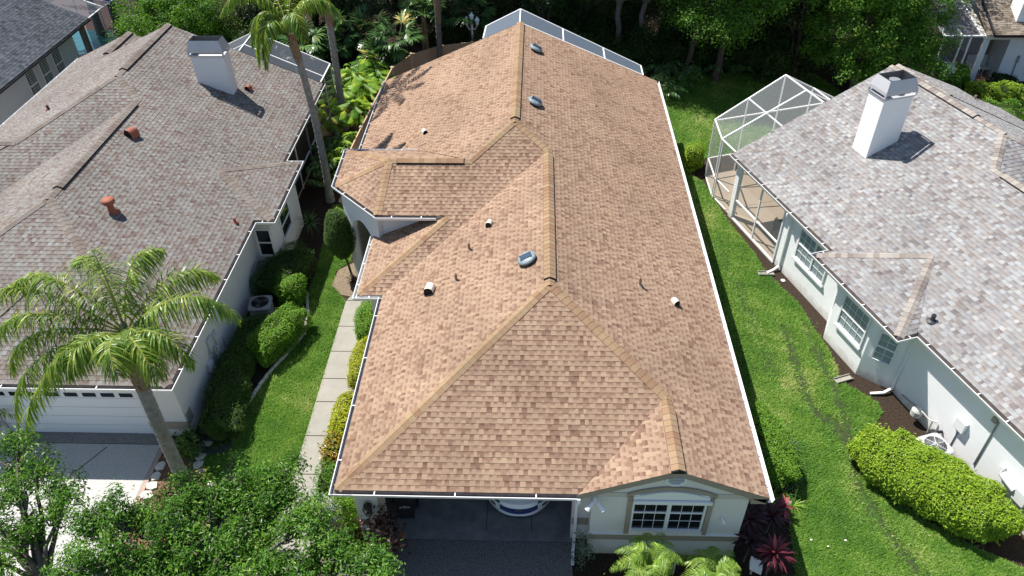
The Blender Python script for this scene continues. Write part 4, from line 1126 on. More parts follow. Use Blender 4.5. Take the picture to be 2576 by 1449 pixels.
m.build('gas_meter', mat('pale grey gas meter', (.52, .53, .50), .5, .3, noise=.5, nscale=9, col2=(.36, .35, .31)), right, local=True)
m = MB(); m.tube([(.30, -13.30, .46), (.16, -13.30, .50), (.12, -13.30, .42)], .05, 8); m.build('hose_tap', black_plastic, right, local=True)
m = MB(); m.tube([(.20, -15.45, 1.2), (.20, -15.95, 1.1)], .11, 12); m.box((.15, -16.35, .85), (.329, -15.98, 1.25)); m.box((.2, -15.4, 1.15), (.329, -15.3, 1.35)); m.build('service_box', mat('white service box', (.78, .78, .77)), right, local=True)
# cage behind the porch (world coordinates from the local frame)
MR = WORLD[right.name]
def lw(x, y, z): return tuple(MR @ Vector((x, y, z)))
pk, fa = 4.0, 2.85
g = lambda x: 2.85 + (4.55-2.85)*(1-abs(x-pk)/3.25)
ev = [(.33, .02, 2.86), (.33, 1.26, 2.86), (.85, fa, g(.85))]
cage('white framed screen enclosure with a gabled top beside the pale roof',
     [(lw(*ev[0]), lw(*ev[1])), (lw(*ev[1]), lw(*ev[2])), (lw(*ev[2]), lw(pk, fa, g(pk))), (lw(pk, fa, g(pk)), lw(7.2, fa, g(7.2))), (lw(pk, fa, g(pk)), lw(pk, .05, g(pk))),
      (lw(2.35, fa, g(2.35)), lw(2.35, .05, g(2.35))), (lw(*ev[1]), lw(pk, 1.26, g(pk))), (lw(pk, 1.26, g(pk)), lw(7.2, 1.26, g(7.2))), (lw(5.6, fa, g(5.6)), lw(5.6, .05, g(5.6))),
      (lw(.33, 1.26, 0), lw(*ev[1])), (lw(.28, 1.05, 0), lw(.33, 1.1, 2.86)), (lw(.85, fa, 0), lw(*ev[2])), (lw(.33, .02, .95), lw(.33, 1.26, .95)), (lw(.33, 1.26, .95), lw(.85, fa, .95)), (lw(.85, fa, .95), lw(7.2, fa, .95)),
      (lw(2.35, fa, 0), lw(2.35, fa, g(2.35))), (lw(pk, fa, 0), lw(pk, fa, g(pk))), (lw(5.6, fa, 0), lw(5.6, fa, g(5.6))), (lw(.33, .02, .04), lw(.33, 1.26, .04)), (lw(.33, 1.26, .04), lw(.85, fa, .04)), (lw(.85, fa, 2.85), lw(7.2, fa, 2.85))],
     [[lw(*ev[0]), lw(*ev[1]), lw(pk, 1.26, g(pk)), lw(pk, .02, g(pk))], [lw(*ev[1]), lw(*ev[2]), lw(pk, fa, g(pk)), lw(pk, 1.26, g(pk))], [lw(pk, .02, g(pk)), lw(pk, fa, g(pk)), lw(7.2, fa, g(7.2)), lw(7.2, .02, g(7.2))],
      [lw(.33, .02, 0), lw(.33, 1.26, 0), lw(*ev[1]), lw(*ev[0])], [lw(.33, 1.26, 0), lw(.85, fa, 0), lw(*ev[2]), lw(*ev[1])], [lw(.85, fa, 0), lw(7.2, fa, 0), lw(7.2, fa, g(7.2)), lw(pk, fa, g(pk)), lw(*ev[2])]],
     screen_light, lw(3.5, 1.5, 0), t=.05)
# ------------------------------------------------------------------ FAR LEFT HOUSE (slate roof)
farl = thing('house', 'slate grey roofed house at the far upper left with shuttered windows', 'house', (-24, 28, 0))
zx = lambda x: 2.85 + s_*(-21.2-x)
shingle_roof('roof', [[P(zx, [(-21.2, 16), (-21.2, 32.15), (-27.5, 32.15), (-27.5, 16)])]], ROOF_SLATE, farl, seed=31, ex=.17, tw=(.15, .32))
m = MB(); m.prism([(-21.22, 16), (-21.22, 32.1), (-27.4, 32.1), (-27.4, 16)], 2.66, 2.80); m.build('soffit', mat('taupe soffit', (.30, .28, .25), .8, .2), farl)
gutter([(-21.2, 32.15, 2.85), (-21.2, 16, 2.85)], -1, [mat('black gutter', (.02, .02, .024), .5, .4)]*3, farl)
m = MB(); m.prism([(-21.7, 16), (-21.7, 30.7), (-27.3, 30.7), (-27.3, 16)], 0, 2.68); m.build('wall', mat('grey white stucco', (.62, .63, .61), .9, .15, bump=.4), farl)
m = MB(); m.box((-21.85, 31.75, 0), (-21.6, 32.05, 2.7)); m.build('porch_post', mat('grey brown post', (.20, .18, .165), .8, .2), farl)
shut_m = mat('white shutter slats', (.62, .66, .60), .6, .3)
for y in (25.45, 26.85, 28.2):
    q = window(farl, (-21.69, y, .95), (0, 1), .78, 1.40, white_paint, dark_glass, 1, 2)
    m = MB()
    for k in range(12):
        z = 1.02+k*.112
        m.beam((-21.655, y+.10, z), (-21.655, y+.42, z), .012, .05); m.beam((-21.655, y+.47, z), (-21.655, y+.72, z), .012, .05)
    m.build('shutter', shut_m, q)
t_ = .06
cage('white framed pool enclosure at the far upper left behind the slate roof',
     [((-21.6, 34.2, 2.6), (-21.5, 35.4, 2.6)), ((-21.6, 34.2, 2.6), (-21.6, 34.2, 0)), ((-21.5, 35.4, 2.6), (-25.2, 36.0, 3.2)), ((-21.6, 34.6, 2.6), (-22.8, 34.9, 2.9)), ((-24.0, 35.8, 2.9), (-24.0, 35.8, 0)), ((-21.6, 38.0, 2.6), (-21.6, 38, 0)), ((-21.5, 35.4, 2.6), (-21.6, 40, 2.6)), ((-21.6, 36.2, 2.6), (-21.6, 36.2, 0)), ((-21.6, 34.2, .9), (-21.6, 40, .9)), ((-21.6, 32.2, 2.6), (-21.6, 34.2, 2.6))],
     [[(-21.6, 32.2, 0), (-21.6, 40, 0), (-21.6, 40, 2.6), (-21.6, 32.2, 2.6)], [(-21.6, 32.4, 2.6), (-21.6, 40, 2.6), (-25.4, 40, 3.6), (-25.4, 32.4, 3.6)]], screen_dark, (-23, 36, 0))
# ------------------------------------------------------------------ FAR RIGHT HOUSE
farr = thing('house', 'brown shingled house in the upper right corner with a white chimney and dark gutter', 'house', (33, 33, 0))
zy = lambda y: 2.85 + s_*(y-29.45)
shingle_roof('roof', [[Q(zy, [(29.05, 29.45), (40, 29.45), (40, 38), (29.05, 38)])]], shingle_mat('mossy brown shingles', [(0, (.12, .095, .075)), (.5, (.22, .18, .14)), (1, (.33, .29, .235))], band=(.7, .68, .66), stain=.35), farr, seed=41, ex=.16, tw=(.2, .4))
m = MB(); m.prism([(29.1, 29.5), (39.9, 29.5), (39.9, 38), (29.1, 38)], 2.60, 2.80); m.build('soffit', soffit_tan, farr)
gutter([(29.45, 29.45, 2.90), (40, 29.45, 2.90)], 1, [mat('black gutter', (.02, .02, .024))]*3, farr)
m = MB(); m.beam((29.42, 29.45, 2.92), (29.42, 37, zy(37)+.08), .09, .10); m.build('roof_flashing', mat('black gutter', (.02, .02, .024)), farr)
m = MB(); m.prism([(30.75, 30.0), (39.5, 30.0), (39.5, 37.5), (30.75, 37.5)], 0, 2.62); m.box((29.25, 29.75, 0), (29.5, 30.0, 2.62)); m.build('wall', mat('blue white stucco', (.66, .70, .71), .9, .15, bump=.4), farr)
m = MB(); m.box((29.5, 31.5, 0), (30.75, 31.6, 2.6)); m.build('entry_wall', mat('dark brown stucco', (.26, .21, .17), .9, .1), farr)  # entry wall in a darker brown than the outer walls
m = MB(); m.box((30.85, 30.35, 3.0), (32.6, 31.4, 5.6)); m.build('chimney', mat('white chimney stucco', (.84, .84, .83)), farr)
m = MB(); m.box((31.5, 29.93, 1.1), (31.62, 29.999, 1.5)); m.tube([(31.55, 29.97, 1.1), (31.6, 29.95, .3)], .03, 6); m.build('electric_meter', grey_metal, farr)
m = MB(); m.box((26, 29.6, 0), (30.7, 36, .04)); m.build('porch_floor', mat('terracotta deck', (.36, .20, .12), .85, .2, noise=.6, nscale=3, col2=(.26, .14, .085)), farr)
cage('white framed screen enclosure in the upper right beside the brown roof',
     [((26.95, 29.6, 2.75), (29.1, 29.6, 2.75)), ((26.95, 29.6, 2.75), (26.6, 35, 3.6)), ((28.9, 29.6, 2.75), (28.7, 36, 4.4)), ((26.8, 32, 3.15), (28.95, 32.2, 3.3)), ((27.85, 29.6, 2.75), (27.6, 36, 4.0)), ((26.7, 34.2, 3.5), (28.9, 34.6, 3.9)),
      ((26.95, 29.6, 0), (26.95, 29.6, 2.75)), ((27.9, 29.6, 0), (27.9, 29.6, 2.75)), ((28.35, 29.6, 0), (28.35, 29.6, 2.75)), ((29.1, 29.6, 0), (29.1, 29.6, 2.75)), ((27.9, 29.6, .95), (28.35, 29.6, .95)), ((26.95, 29.6, .05), (29.1, 29.6, .05))],
     [[(26.95, 29.6, 2.75), (29.0, 29.6, 2.75), (28.8, 36, 4.4), (26.6, 36, 3.7)], [(26.95, 29.6, 0), (29.1, 29.6, 0), (29.1, 29.6, 2.75), (26.95, 29.6, 2.75)]], screen_mat('smoky insect screen', (.16, .16, .18), .5), (28, 32, 0), t=.08)

# ------------------------------------------------------------------ GROUND
def sheet(name, pts, z, m_, th=0.0):
    q = MB()
    if th: q.prism(pts, z-th, z)
    else: q.poly([(x, y, z) for x, y in pts])
    return tag(q.build(name, m_), kind='structure')
sheet('ground', [(-90, -40), (110, -40), (110, 130), (-90, 130)], 0.0, mat('mulch and leaf litter', (0.060, 0.043, 0.032), 1.0, 0.05, noise=1.0, nscale=16, col2=(0.020, 0.015, 0.011), bump=1.0, bscale=38))
lawn_soil = mat('lawn thatch', (0.065, 0.145, 0.022), 1.0, 0.05, noise=1.0, nscale=2.2, col2=(0.038, 0.080, 0.016), bump=0.8, bscale=60)
LAWN_R = [(10.45, 5.3), (11.9, 5.3), (12.75, 4.6), (12.95, 3.2), (12.6, 2.1), (12.2, 1.6), (12.1, .6), (11.9, -.8), (11.6, -1.6), (11.4, -4), (22, -4), (22, -2.4), (20, -1.2), (18.04, -.1), (16.87, .61), (16.04, 1.29), (15.26, 2.15),
          (14.97, 3.22), (15.05, 3.85), (15.6, 4.6), (16.17, 5.3), (16.1, 5.75), (15.74, 6.16), (15.13, 6.71), (15.29, 7.11), (15.26, 8.11), (15.04, 9.25), (14.87, 10.55), (14.3, 11.86), (14.01, 12.73), (13.88, 13.64), (13.19, 16.2),
          (12.67, 19.2), (12.2, 19.8), (12.3, 20.9), (13.3, 21.3), (15, 21.8), (17.5, 22.8), (20, 24), (22, 28), (21, 31), (13, 31), (12, 29), (10.7, 26), (10.45, 24)]
EDGE = [(-3.78, 10.71), (-3.51, 9.79), (-3.37, 8.65), (-3.69, 7.72), (-4.07, 6.76), (-4.24, 6.2), (-4.4, 5.41), (-4.59, 4.52), (-4.88, 3.89), (-5.2, 3.67), (-5.23, 3.18), (-4.97, 2.61), (-4.48, 2.17), (-4.16, 1.83), (-4.02, 1.5), (-4.05, .8), (-4.4, .1)]
LAWN_L = EDGE + [(-6.4, -.8), (-6.4, -4), (-2.0, -4), (-2.05, 1.8), (-2.22, 5), (-2.24, 10.45), (-2.5, 10.8), (-2.95, 11.4), (-3.0, 12.3), (-2.5, 12.9), (-2.7, 14.5), (-3.3, 17.2), (-4.1, 17), (-3.9, 14), (-3.75, 12)]
sheet('lawn', LAWN_R, 0.006, lawn_soil); sheet('lawn', LAWN_L, 0.006, lawn_soil)
sheet('mulch_bed', [(-6.55, 3.5), (-5.3, 3.6), (-5.25, 3.2), (-4.97, 2.61), (-4.1, 1.8), (-4.0, 1.3), (-4.2, .4), (-5.0, -.2), (-6.0, -.5), (-6.55, -.2)], 0.010, mulch_red)
sheet('gravel_bed', [(-3.0, 11.4), (-2.5, 10.85), (-1.9, 10.7), (-1.6, 11.2), (-1.9, 12.3), (-2.3, 12.9), (-2.9, 12.4)], 0.010, mat('pale wood chips', (.30, .24, .17), 1, .05, noise=1.0, nscale=18, col2=(.09, .065, .045), bump=1, bscale=40))
sheet('driveway', [(-12.3, 3.52), (-6.66, 3.52), (-6.64, -12.98), (-12.3, -12.98)], 0.03, conc_drive, 0.04)
sheet('driveway', [(-12.2, 3.97), (-6.72, 3.97), (-6.72, 3.545), (-12.2, 3.545)], 0.035, mat('dark garage apron', (.26, .25, .24), .9, .15, noise=.9, nscale=14, col2=(.15, .145, .14), bump=.3), 0.04)
sheet('driveway', [(1.06, 0.40), (6.03, 0.40), (6.15, -12.98), (0.95, -12.98)], 0.028, agg_drive, 0.04)
m = MB(); m.poly([(-8.35, 3.4, .0325), (-8.30, 3.4, .0325), (-8.86, 2.45, .0325), (-8.90, 2.45, .0325)]); m.poly([(-8.90, 2.45, .0325), (-8.86, 2.45, .0325), (-9.2, 2.1, .0325), (-9.23, 2.12, .0325)]); tag(m.build('driveway_crack', mat('crack', (.08, .08, .08), .9, .1)), kind='structure')
m = MB(); m.box((-6.64, -3, 0), (-6.50, 3.5, .045)); tag(m.build('kerb_strip', mat('pinkish kerb', (.42, .32, .27), .9, .15, noise=.6, nscale=9, col2=(.3, .23, .19))), kind='structure')
m = MB()
js = [10.48, 9.04, 7.74, 6.43, 5.39, 3.97, 2.51, 1.1, -.3, -1.7, -3.1]
for a, b in zip(js[:-1], js[1:]): m.prism([(-2.22, b+.012), (-1.12, b+.012), (-1.12, a-.012), (-2.22, a-.012)], -.02, .04)
m.prism([(-1.10, 5.40), (-.55, 5.40), (-.55, 6.42), (-1.10, 6.42)], -.02, .04); m.prism([(-2.2, 10.5), (-.55, 10.5), (-.55, 11.4), (-1.7, 11.5)], -.02, .04)
tag(m.build('walkway', conc, bevel=.01), kind='structure')
m = MB(); MRc = [lw(x, y, 0) for (x, y) in [(.33, 0), (.33, 1.26), (.85, fa), (7.2, fa), (7.2, 0)]]; m.prism([p[:2] for p in MRc], 0, .04); tag(m.build('patio_slab', deck_tan), kind='structure')
sheet('pool_deck', [(-30, 31), (-21.5, 31), (-21.5, 45), (-30, 45)], .02, mat('pink pool deck', (.12, .08, .075), .9, .15), .02)  # deck colour lowered to stand for the shade of its screen enclosure
water = mat('pool water', (0.012, 0.075, 0.085), 0.08, 0.6, noise=.8, nscale=2.5, col2=(.03, .14, .15), bump=.5, bscale=4)  # water colour lowered for the enclosure's shade too
sheet('pool_water', [(-27, 32.6), (-22.2, 32.6), (-22.2, 36.2), (-23.5, 37.6), (-27, 37.6)], .03, water)

sheet('front_lawn', [(-40, -4.02), (-12.4, -4.02), (-12.4, -13), (-40, -13)], 0.006, lawn_soil); sheet('front_lawn', [(-6.4, -4.02), (.9, -4.02), (.9, -13), (-6.4, -13)], 0.006, lawn_soil); sheet('front_lawn', [(6.2, -4.02), (50, -4.02), (50, -13), (6.2, -13)], 0.006, lawn_soil)
sheet('pavement', [(-60, -13.0), (70, -13.0), (70, -15.0), (-60, -15.0)], 0.035, conc, 0.03)
sheet('road', [(-60, -15.0), (70, -15.0), (70, -26), (-60, -26)], 0.012, mat('worn asphalt', (.20, .195, .19), .9, .15, noise=.6, nscale=4, col2=(.14, .138, .135), bump=.3))
track_m = mat('worn turf', (0.036, 0.044, 0.024), 1.0, 0.05, noise=1.0, nscale=9, col2=(0.06, 0.085, 0.028), bump=.8, bscale=50)
def strip(pts, wd, seed, dens=1.0):
    rg = random.Random(seed); m = MB(); c = 0
    for (x0, y0), (x1, y1) in zip(pts[:-1], pts[1:]):
        n = max(2, int(math.hypot(x1-x0, y1-y0)/.022*dens))
        for k in range(n):
            t = rg.random(); x, y = x0+(x1-x0)*t+rg.gauss(0, wd), y0+(y1-y0)*t+rg.gauss(0, wd); r = rg.uniform(.02, .065); a0 = rg.random()*6; c += 1
            m.poly([(x+r*rg.uniform(.5, 1)*math.cos(a0+q*1.047), y+r*1.5*rg.uniform(.5, 1)*math.sin(a0+q*1.047), .010+.0000045*c) for q in range(6)])
    return tag(m.build('worn_track', track_m), kind='structure')
strip([(13.95, 9.31), (13.95, 8.09), (13.94, 6.95), (13.88, 6.0), (14.03, 5.23), (14.5, 4.72), (14.67, 4.01), (14.57, 3.27), (14.48, 2.32), (14.64, 1.48), (14.86, .78), (15.07, .11), (15.6, -1.5)], .20, 1, 2.8)
strip([(14.81, 9.55), (14.82, 8.46), (14.87, 7.43), (14.91, 6.58), (14.87, 5.54), (14.84, 4.56), (14.75, 3.9)], .19, 2, 2.2)
strip([(12.6, 14.5), (12.9, 12), (13.0, 10), (13.2, 8), (13.3, 6.5)], .26, 3, 1.4); strip([(12.4, 12), (12.4, 9), (12.6, 7)], .24, 4, 1.1)
# ------------------------------------------------------------------ GRASS
TR1 = [(13.95, 9.31), (13.95, 8.09), (13.94, 6.95), (13.88, 6.0), (14.03, 5.23), (14.5, 4.72), (14.67, 4.01), (14.57, 3.27), (14.48, 2.32), (14.64, 1.48), (14.86, .78), (15.07, .11), (15.6, -1.5)]
TR2 = [(14.81, 9.55), (14.82, 8.46), (14.87, 7.43), (14.91, 6.58), (14.87, 5.54), (14.84, 4.56), (14.75, 3.9)]
TR3 = [(12.4, 14.5), (12.7, 12), (12.9, 10), (13.0, 8), (13.1, 6.5)]
def dist_path(x, y, path):
    d = np.full(len(x), 9.0)
    for (x0, y0), (x1, y1) in zip(path[:-1], path[1:]):
        dx, dy = x1-x0, y1-y0; t = np.clip(((x-x0)*dx+(y-y0)*dy)/(dx*dx+dy*dy), 0, 1)
        d = np.minimum(d, np.hypot(x-x0-t*dx, y-y0-t*dy))
    return d
def grass(name, poly, dens, label_tracks, h=.06):
    xs = [p[0] for p in poly]; ys = [p[1] for p in poly]
    n = int((max(xs)-min(xs))*(max(ys)-min(ys))*dens)
    x = RG.uniform(min(xs), max(xs), n); y = RG.uniform(min(ys), max(ys), n)
    k = in_poly(x, y, poly)
    far = np.clip((y-12)/14, 0, 1); k &= RG.random(n) > far*0.55
    pat = np.sin(x*2.1+np.sin(y*1.3)*1.5)*np.sin(y*1.7+1.2*np.sin(x*0.9)) + 0.6*np.sin(x*5.1+y*3.3)*np.sin(y*4.7-x*2.2)
    if label_tracks:
        for tr, wd, st in ((TR1, .22, 1.0), (TR2, .20, 1.0), (TR3, .34, .8)):
            d = dist_path(x, y, tr) + 0.06*pat
            k &= RG.random(n) > st*np.exp(-(d/wd)**2)
        k &= RG.random(n) > 0.55*np.clip(np.sin(x*3.7+1.1*np.sin(y*2.9))*np.sin(y*2.3+.8*np.sin(x*3.1))-0.45, 0, 1)
    else:
        d = np.hypot((x+3.9)/.5, (y-4.6)/1.6); k &= RG.random(n) > .35*np.exp(-d*d)
    x, y, pat = x[k], y[k], pat[k]; n = len(x)
    a = RG.uniform(0, 2*math.pi, n); ln = np.stack([np.cos(a), np.sin(a)], 1)
    hh = h*RG.uniform(.55, 1.3, n); lean = RG.uniform(.6, 1.8, n)*hh
    wd = RG.uniform(.010, .020, n)
    V = np.empty((n, 3, 3)); sd = np.stack([-ln[:, 1], ln[:, 0]], 1)
    V[:, 0, :2] = np.stack([x, y], 1) - sd*wd[:, None]; V[:, 1, :2] = np.stack([x, y], 1) + sd*wd[:, None]; V[:, :2, 2] = .004
    V[:, 2, :2] = np.stack([x, y], 1) + ln*lean[:, None]; V[:, 2, 2] = hh
    tone = np.clip(.5 + pat*.2 + .22*np.sin(x*.8+1.3*np.sin(y*.5))*np.sin(y*.7) + RG.normal(0, .2, n), 0, 1)
    o = np_mesh(name, V.reshape(-1, 3), np.arange(n*3).reshape(n, 3), np.stack([tone, np.zeros(n)], 1),
                leaf_mat('lawn grass', [(0, (.065, .175, .020)), (.5, (.145, .290, .035)), (.85, (.25, .38, .065)), (1, (.44, .46, .17))], rough=.55, sp=.25, trans=.35))
    return tag(o, 'short bright green lawn grass', 'grass', kind='stuff')
grass('grass', LAWN_R, 2300, True); g2 = grass('grass', LAWN_L, 2300, False)
g2['label'] = 'short bright green grass of the narrow lawn beside the concrete walkway'
bpy.data.objects['grass']['label'] = 'short green grass of the wide right lawn with dark worn mower tracks'

# ------------------------------------------------------------------ leaf colours
L_oak = leaf_mat('oak leaf', [(0, (.026, .075, .010)), (.45, (.070, .180, .018)), (.8, (.14, .29, .032)), (1, (.30, .42, .09))], rough=.38, sp=.32, trans=.34)
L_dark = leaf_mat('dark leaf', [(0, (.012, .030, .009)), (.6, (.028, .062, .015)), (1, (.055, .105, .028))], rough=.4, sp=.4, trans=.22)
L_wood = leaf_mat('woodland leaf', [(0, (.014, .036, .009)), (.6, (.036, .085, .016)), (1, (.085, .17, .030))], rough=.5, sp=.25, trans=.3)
L_fic = leaf_mat('ficus leaf', [(0, (.045, .125, .014)), (.5, (.100, .235, .024)), (.9, (.185, .33, .038)), (1, (.31, .40, .06))], rough=.45, sp=.28, trans=.42)
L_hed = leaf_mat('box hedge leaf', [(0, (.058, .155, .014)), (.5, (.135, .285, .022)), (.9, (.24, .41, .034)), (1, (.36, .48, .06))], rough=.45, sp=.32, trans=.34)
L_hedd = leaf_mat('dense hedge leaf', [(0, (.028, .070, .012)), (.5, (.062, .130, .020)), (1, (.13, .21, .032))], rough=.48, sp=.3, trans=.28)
L_lime = leaf_mat('lime hedge leaf', [(0, (.095, .185, .012)), (.5, (.220, .350, .022)), (.85, (.36, .490, .035)), (1, (.52, .58, .08))], rough=.45, sp=.32, trans=.34)
L_yel = leaf_mat('golden leaf', [(0, (0.138, 0.218, 0.011)), (.5, (0.345, 0.380, 0.017)), (1, (0.552, 0.506, 0.034))], rough=.42, sp=.4, trans=.3)
L_cro = leaf_mat('croton leaf', [(0, (.05, .11, .012)), (.4, (.14, .19, .015)), (.62, (.36, .30, .02)), (.82, (.42, .16, .02)), (1, (.32, .06, .02))], rough=.35, sp=.5, trans=.25)
L_sil = leaf_mat('silvery leaf', [(0, (0.168, 0.228, 0.168)), (.5, (0.336, 0.396, 0.300)), (1, (0.620, 0.620, 0.552))], rough=.5, sp=.3, trans=.2)
L_sage = leaf_mat('sage leaf', [(0, (0.072, 0.111, 0.072)), (.6, (0.156, 0.215, 0.137)), (1, (0.286, 0.351, 0.247))], rough=.5, sp=.3, trans=.2)
L_cop = leaf_mat('copper leaf', [(0, (0.036, 0.021, 0.016)), (.6, (0.085, 0.039, 0.029)), (.9, (0.260, 0.111, 0.065)), (1, (0.546, 0.338, 0.234))], rough=.45, sp=.4, trans=.25)
L_red = leaf_mat('red ti leaf', [(0, (.022, .006, .010)), (.5, (.070, .014, .022)), (.85, (.24, .045, .06)), (1, (.50, .12, .13))], rough=.4, sp=.4, trans=.3)
L_pal = leaf_mat('queen palm leaf', [(0, (.075, .160, .022)), (.5, (.160, .270, .034)), (.85, (.28, .370, .058)), (1, (.46, .48, .12))], rough=.38, sp=.35, trans=.38)
L_pyg = leaf_mat('pygmy palm leaf', [(0, (0.102, 0.210, 0.024)), (.6, (0.228, 0.372, 0.054)), (1, (0.396, 0.504, 0.096))], rough=.35, sp=.45, trans=.3)
L_fan = leaf_mat('fan palm leaf', [(0, (0.027, 0.075, 0.021)), (.6, (0.072, 0.158, 0.042)), (.93, (0.150, 0.255, 0.068)), (1, (0.600, 0.510, 0.180))], rough=.33, sp=.5, trans=.22)
L_phi = leaf_mat('philodendron leaf', [(0, (0.078, 0.195, 0.016)), (.5, (0.169, 0.332, 0.026)), (.9, (0.299, 0.455, 0.039)), (1, (0.546, 0.546, 0.039))], rough=.5, sp=.25, trans=.3)
L_dra = leaf_mat('strap leaf', [(0, (0.028, 0.077, 0.020)), (.6, (0.077, 0.168, 0.039)), (1, (0.196, 0.308, 0.084))], rough=.35, sp=.45, trans=.25)

# ------------------------------------------------------------------ TREES
def limb_path(a, b, sag, rng, n=5):
    a, b = np.array(a, float), np.array(b, float)
    return [tuple(a*(1-t)+b*t + np.array([rng.uniform(-1, 1)*.12, rng.uniform(-1, 1)*.12, sag*math.sin(math.pi*t)])*(0 if t in (0, 1) else 1)) for t in np.linspace(0, 1, n)]
def tree(name, label, cat, base, blobs, n, size, lm, bk, r0=.16, fork=None, clumps=90, cs=.22, seed=0, group=None, shell=.55, aspect=.42, hang=0.0):
    rng = random.Random(seed)
    t = thing(name, label, cat, base, group=group)
    b0 = np.array(base, float)
    fk = np.array(fork if fork else (base[0]+rng.uniform(-.2, .2), base[1]+rng.uniform(-.2, .2), min(b[0][2] for b in blobs)*0.55), float)
    m = MB()
    m.tube(limb_path(b0-np.array([0, 0, .1]), fk, 0, rng, 6), [r0*1.35, r0*1.05, r0, r0*.95, r0*.9, r0*.85], 10)
    for (c, rad) in blobs:
        m.tube(limb_path(fk, c, .15, rng, 5), [r0*.75, r0*.6, r0*.45, r0*.32, r0*.2], 7, cap=False)
        for _ in range(7):
            d = np.array([rng.uniform(-1, 1), rng.uniform(-1, 1), rng.uniform(-.5, 1)]); d /= np.linalg.norm(d)
            m.tube(limb_path(np.array(c)*.8+fk*.2, np.array(c)+d*np.array(rad)*.85, .05, rng, 4), [r0*.28, r0*.2, r0*.12, r0*.06], 5, cap=False)
    m.build('trunk', bk, t, smooth=True)
    tot = sum(b[1][0]*b[1][1] + b[1][2]*b[1][0] for b in blobs)
    Pn, On, Tn = [], [], []
    for (c, rad) in blobs:
        f = (rad[0]*rad[1] + rad[2]*rad[0])/tot
        p, o, tn = blob(c, rad, int(n*f), shell=shell, rough=.28, clumps=max(8, int(clumps*f)), cs=cs)
        Pn.append(p); On.append(o); Tn.append(tn)
    p, o, tn = np.vstack(Pn), np.vstack(On), np.concatenate(Tn)
    k = p[:, 2] > .05; p, o, tn = p[k], o[k], tn[k]
    leaves('crown', p, o, size, lm, t, tn, aspect=aspect, hang=hang)
    return t
def ball(t, c, rad, n, size, lm, name='foliage', core=.80, aspect=.45, rough=.14, **kw):
    core_mesh(c, [r*core for r in rad], filler_core, t)
    p, o, tn = blob(c, rad, n, shell=.22, rough=rough)
    k = p[:, 2] > .03
    leaves(name, p[k], o[k], size, lm, t, tn[k], aspect=aspect, **kw)
def clipped(label, cx, cy, dx, dy, h, rz, n, size, lm, name='hedge', cat='hedge', group=None, z0=.05, round_=4.5, rough=.12, aspect=.45):
    t = thing(name, label, cat, (cx, cy, 0), group=group)
    core_mesh((cx, cy, (h+z0)/2), (dx/2*.84, dy/2*.84, (h-z0)/2*.9), filler_core, t, rz=rz, pw=1)
    p, o = box_shell(cx-dx/2, cx+dx/2, cy-dy/2, cy+dy/2, z0, h, n, rz, round_, rough)
    p = p + o*np.abs(RG.normal(0, .035, (len(p), 1)))*(RG.random((len(p), 1)) < .35)
    nt_ = max(6, int(len(p)/260)); ii = RG.integers(0, len(p), nt_)                     # stray shoots
    sp_ = []; so_ = []
    for i in ii:
        d = unit(o[i]*.5+np.array([0, 0, .7])+RG.normal(0, .3, 3)); 
        for q in range(7): sp_.append(p[i]+d*(.03*q)+RG.normal(0, .012, 3)); so_.append(unit(d+RG.normal(0, .6, 3)))
    p = np.vstack([p, sp_]); o = np.vstack([o, so_])
    k = (p[:, 2] > .04)
    leaves('foliage', p[k], o[k], size, lm, t, aspect=aspect)
    return t
# foreground oaks, bottom left
tree('oak_tree', 'leafy green oak in the lower left corner over the sunlit driveway', 'tree', (-5.6, -3.5, 0),
     [((-7.47, -0.57, 3.84), (0.59, 0.51, 0.37)), ((-6.93, -0.32, 4.07), (0.51, 0.50, 0.46)), ((-6.18, -0.65, 3.81), (0.43, 0.53, 0.40)), ((-6.74, -1.21, 4.25), (0.42, 0.47, 0.45)), ((-5.95, -1.41, 3.90), (0.61, 0.54, 0.33)), ((-6.77, -1.84, 3.77), (0.53, 0.54, 0.39)), ((-6.45, -2.03, 3.89), (0.50, 0.40, 0.36)), ((-6.60, -2.90, 4.03), (0.52, 0.43, 0.36)), ((-6.30, -3.30, 3.89), (0.51, 0.44, 0.32)), ((-7.61, 0.13, 4.29), (0.53, 0.50, 0.35)), ((-7.60, -1.40, 4.40), (0.59, 0.42, 0.38)), ((-7.40, -2.20, 4.22), (0.56, 0.54, 0.40))], 11000, .105, L_oak, bark_grey, .11, fork=(-5.95, -2.7, 2.9), clumps=330, cs=.11, seed=3, group='oaks in the foreground', shell=.7, aspect=.36)
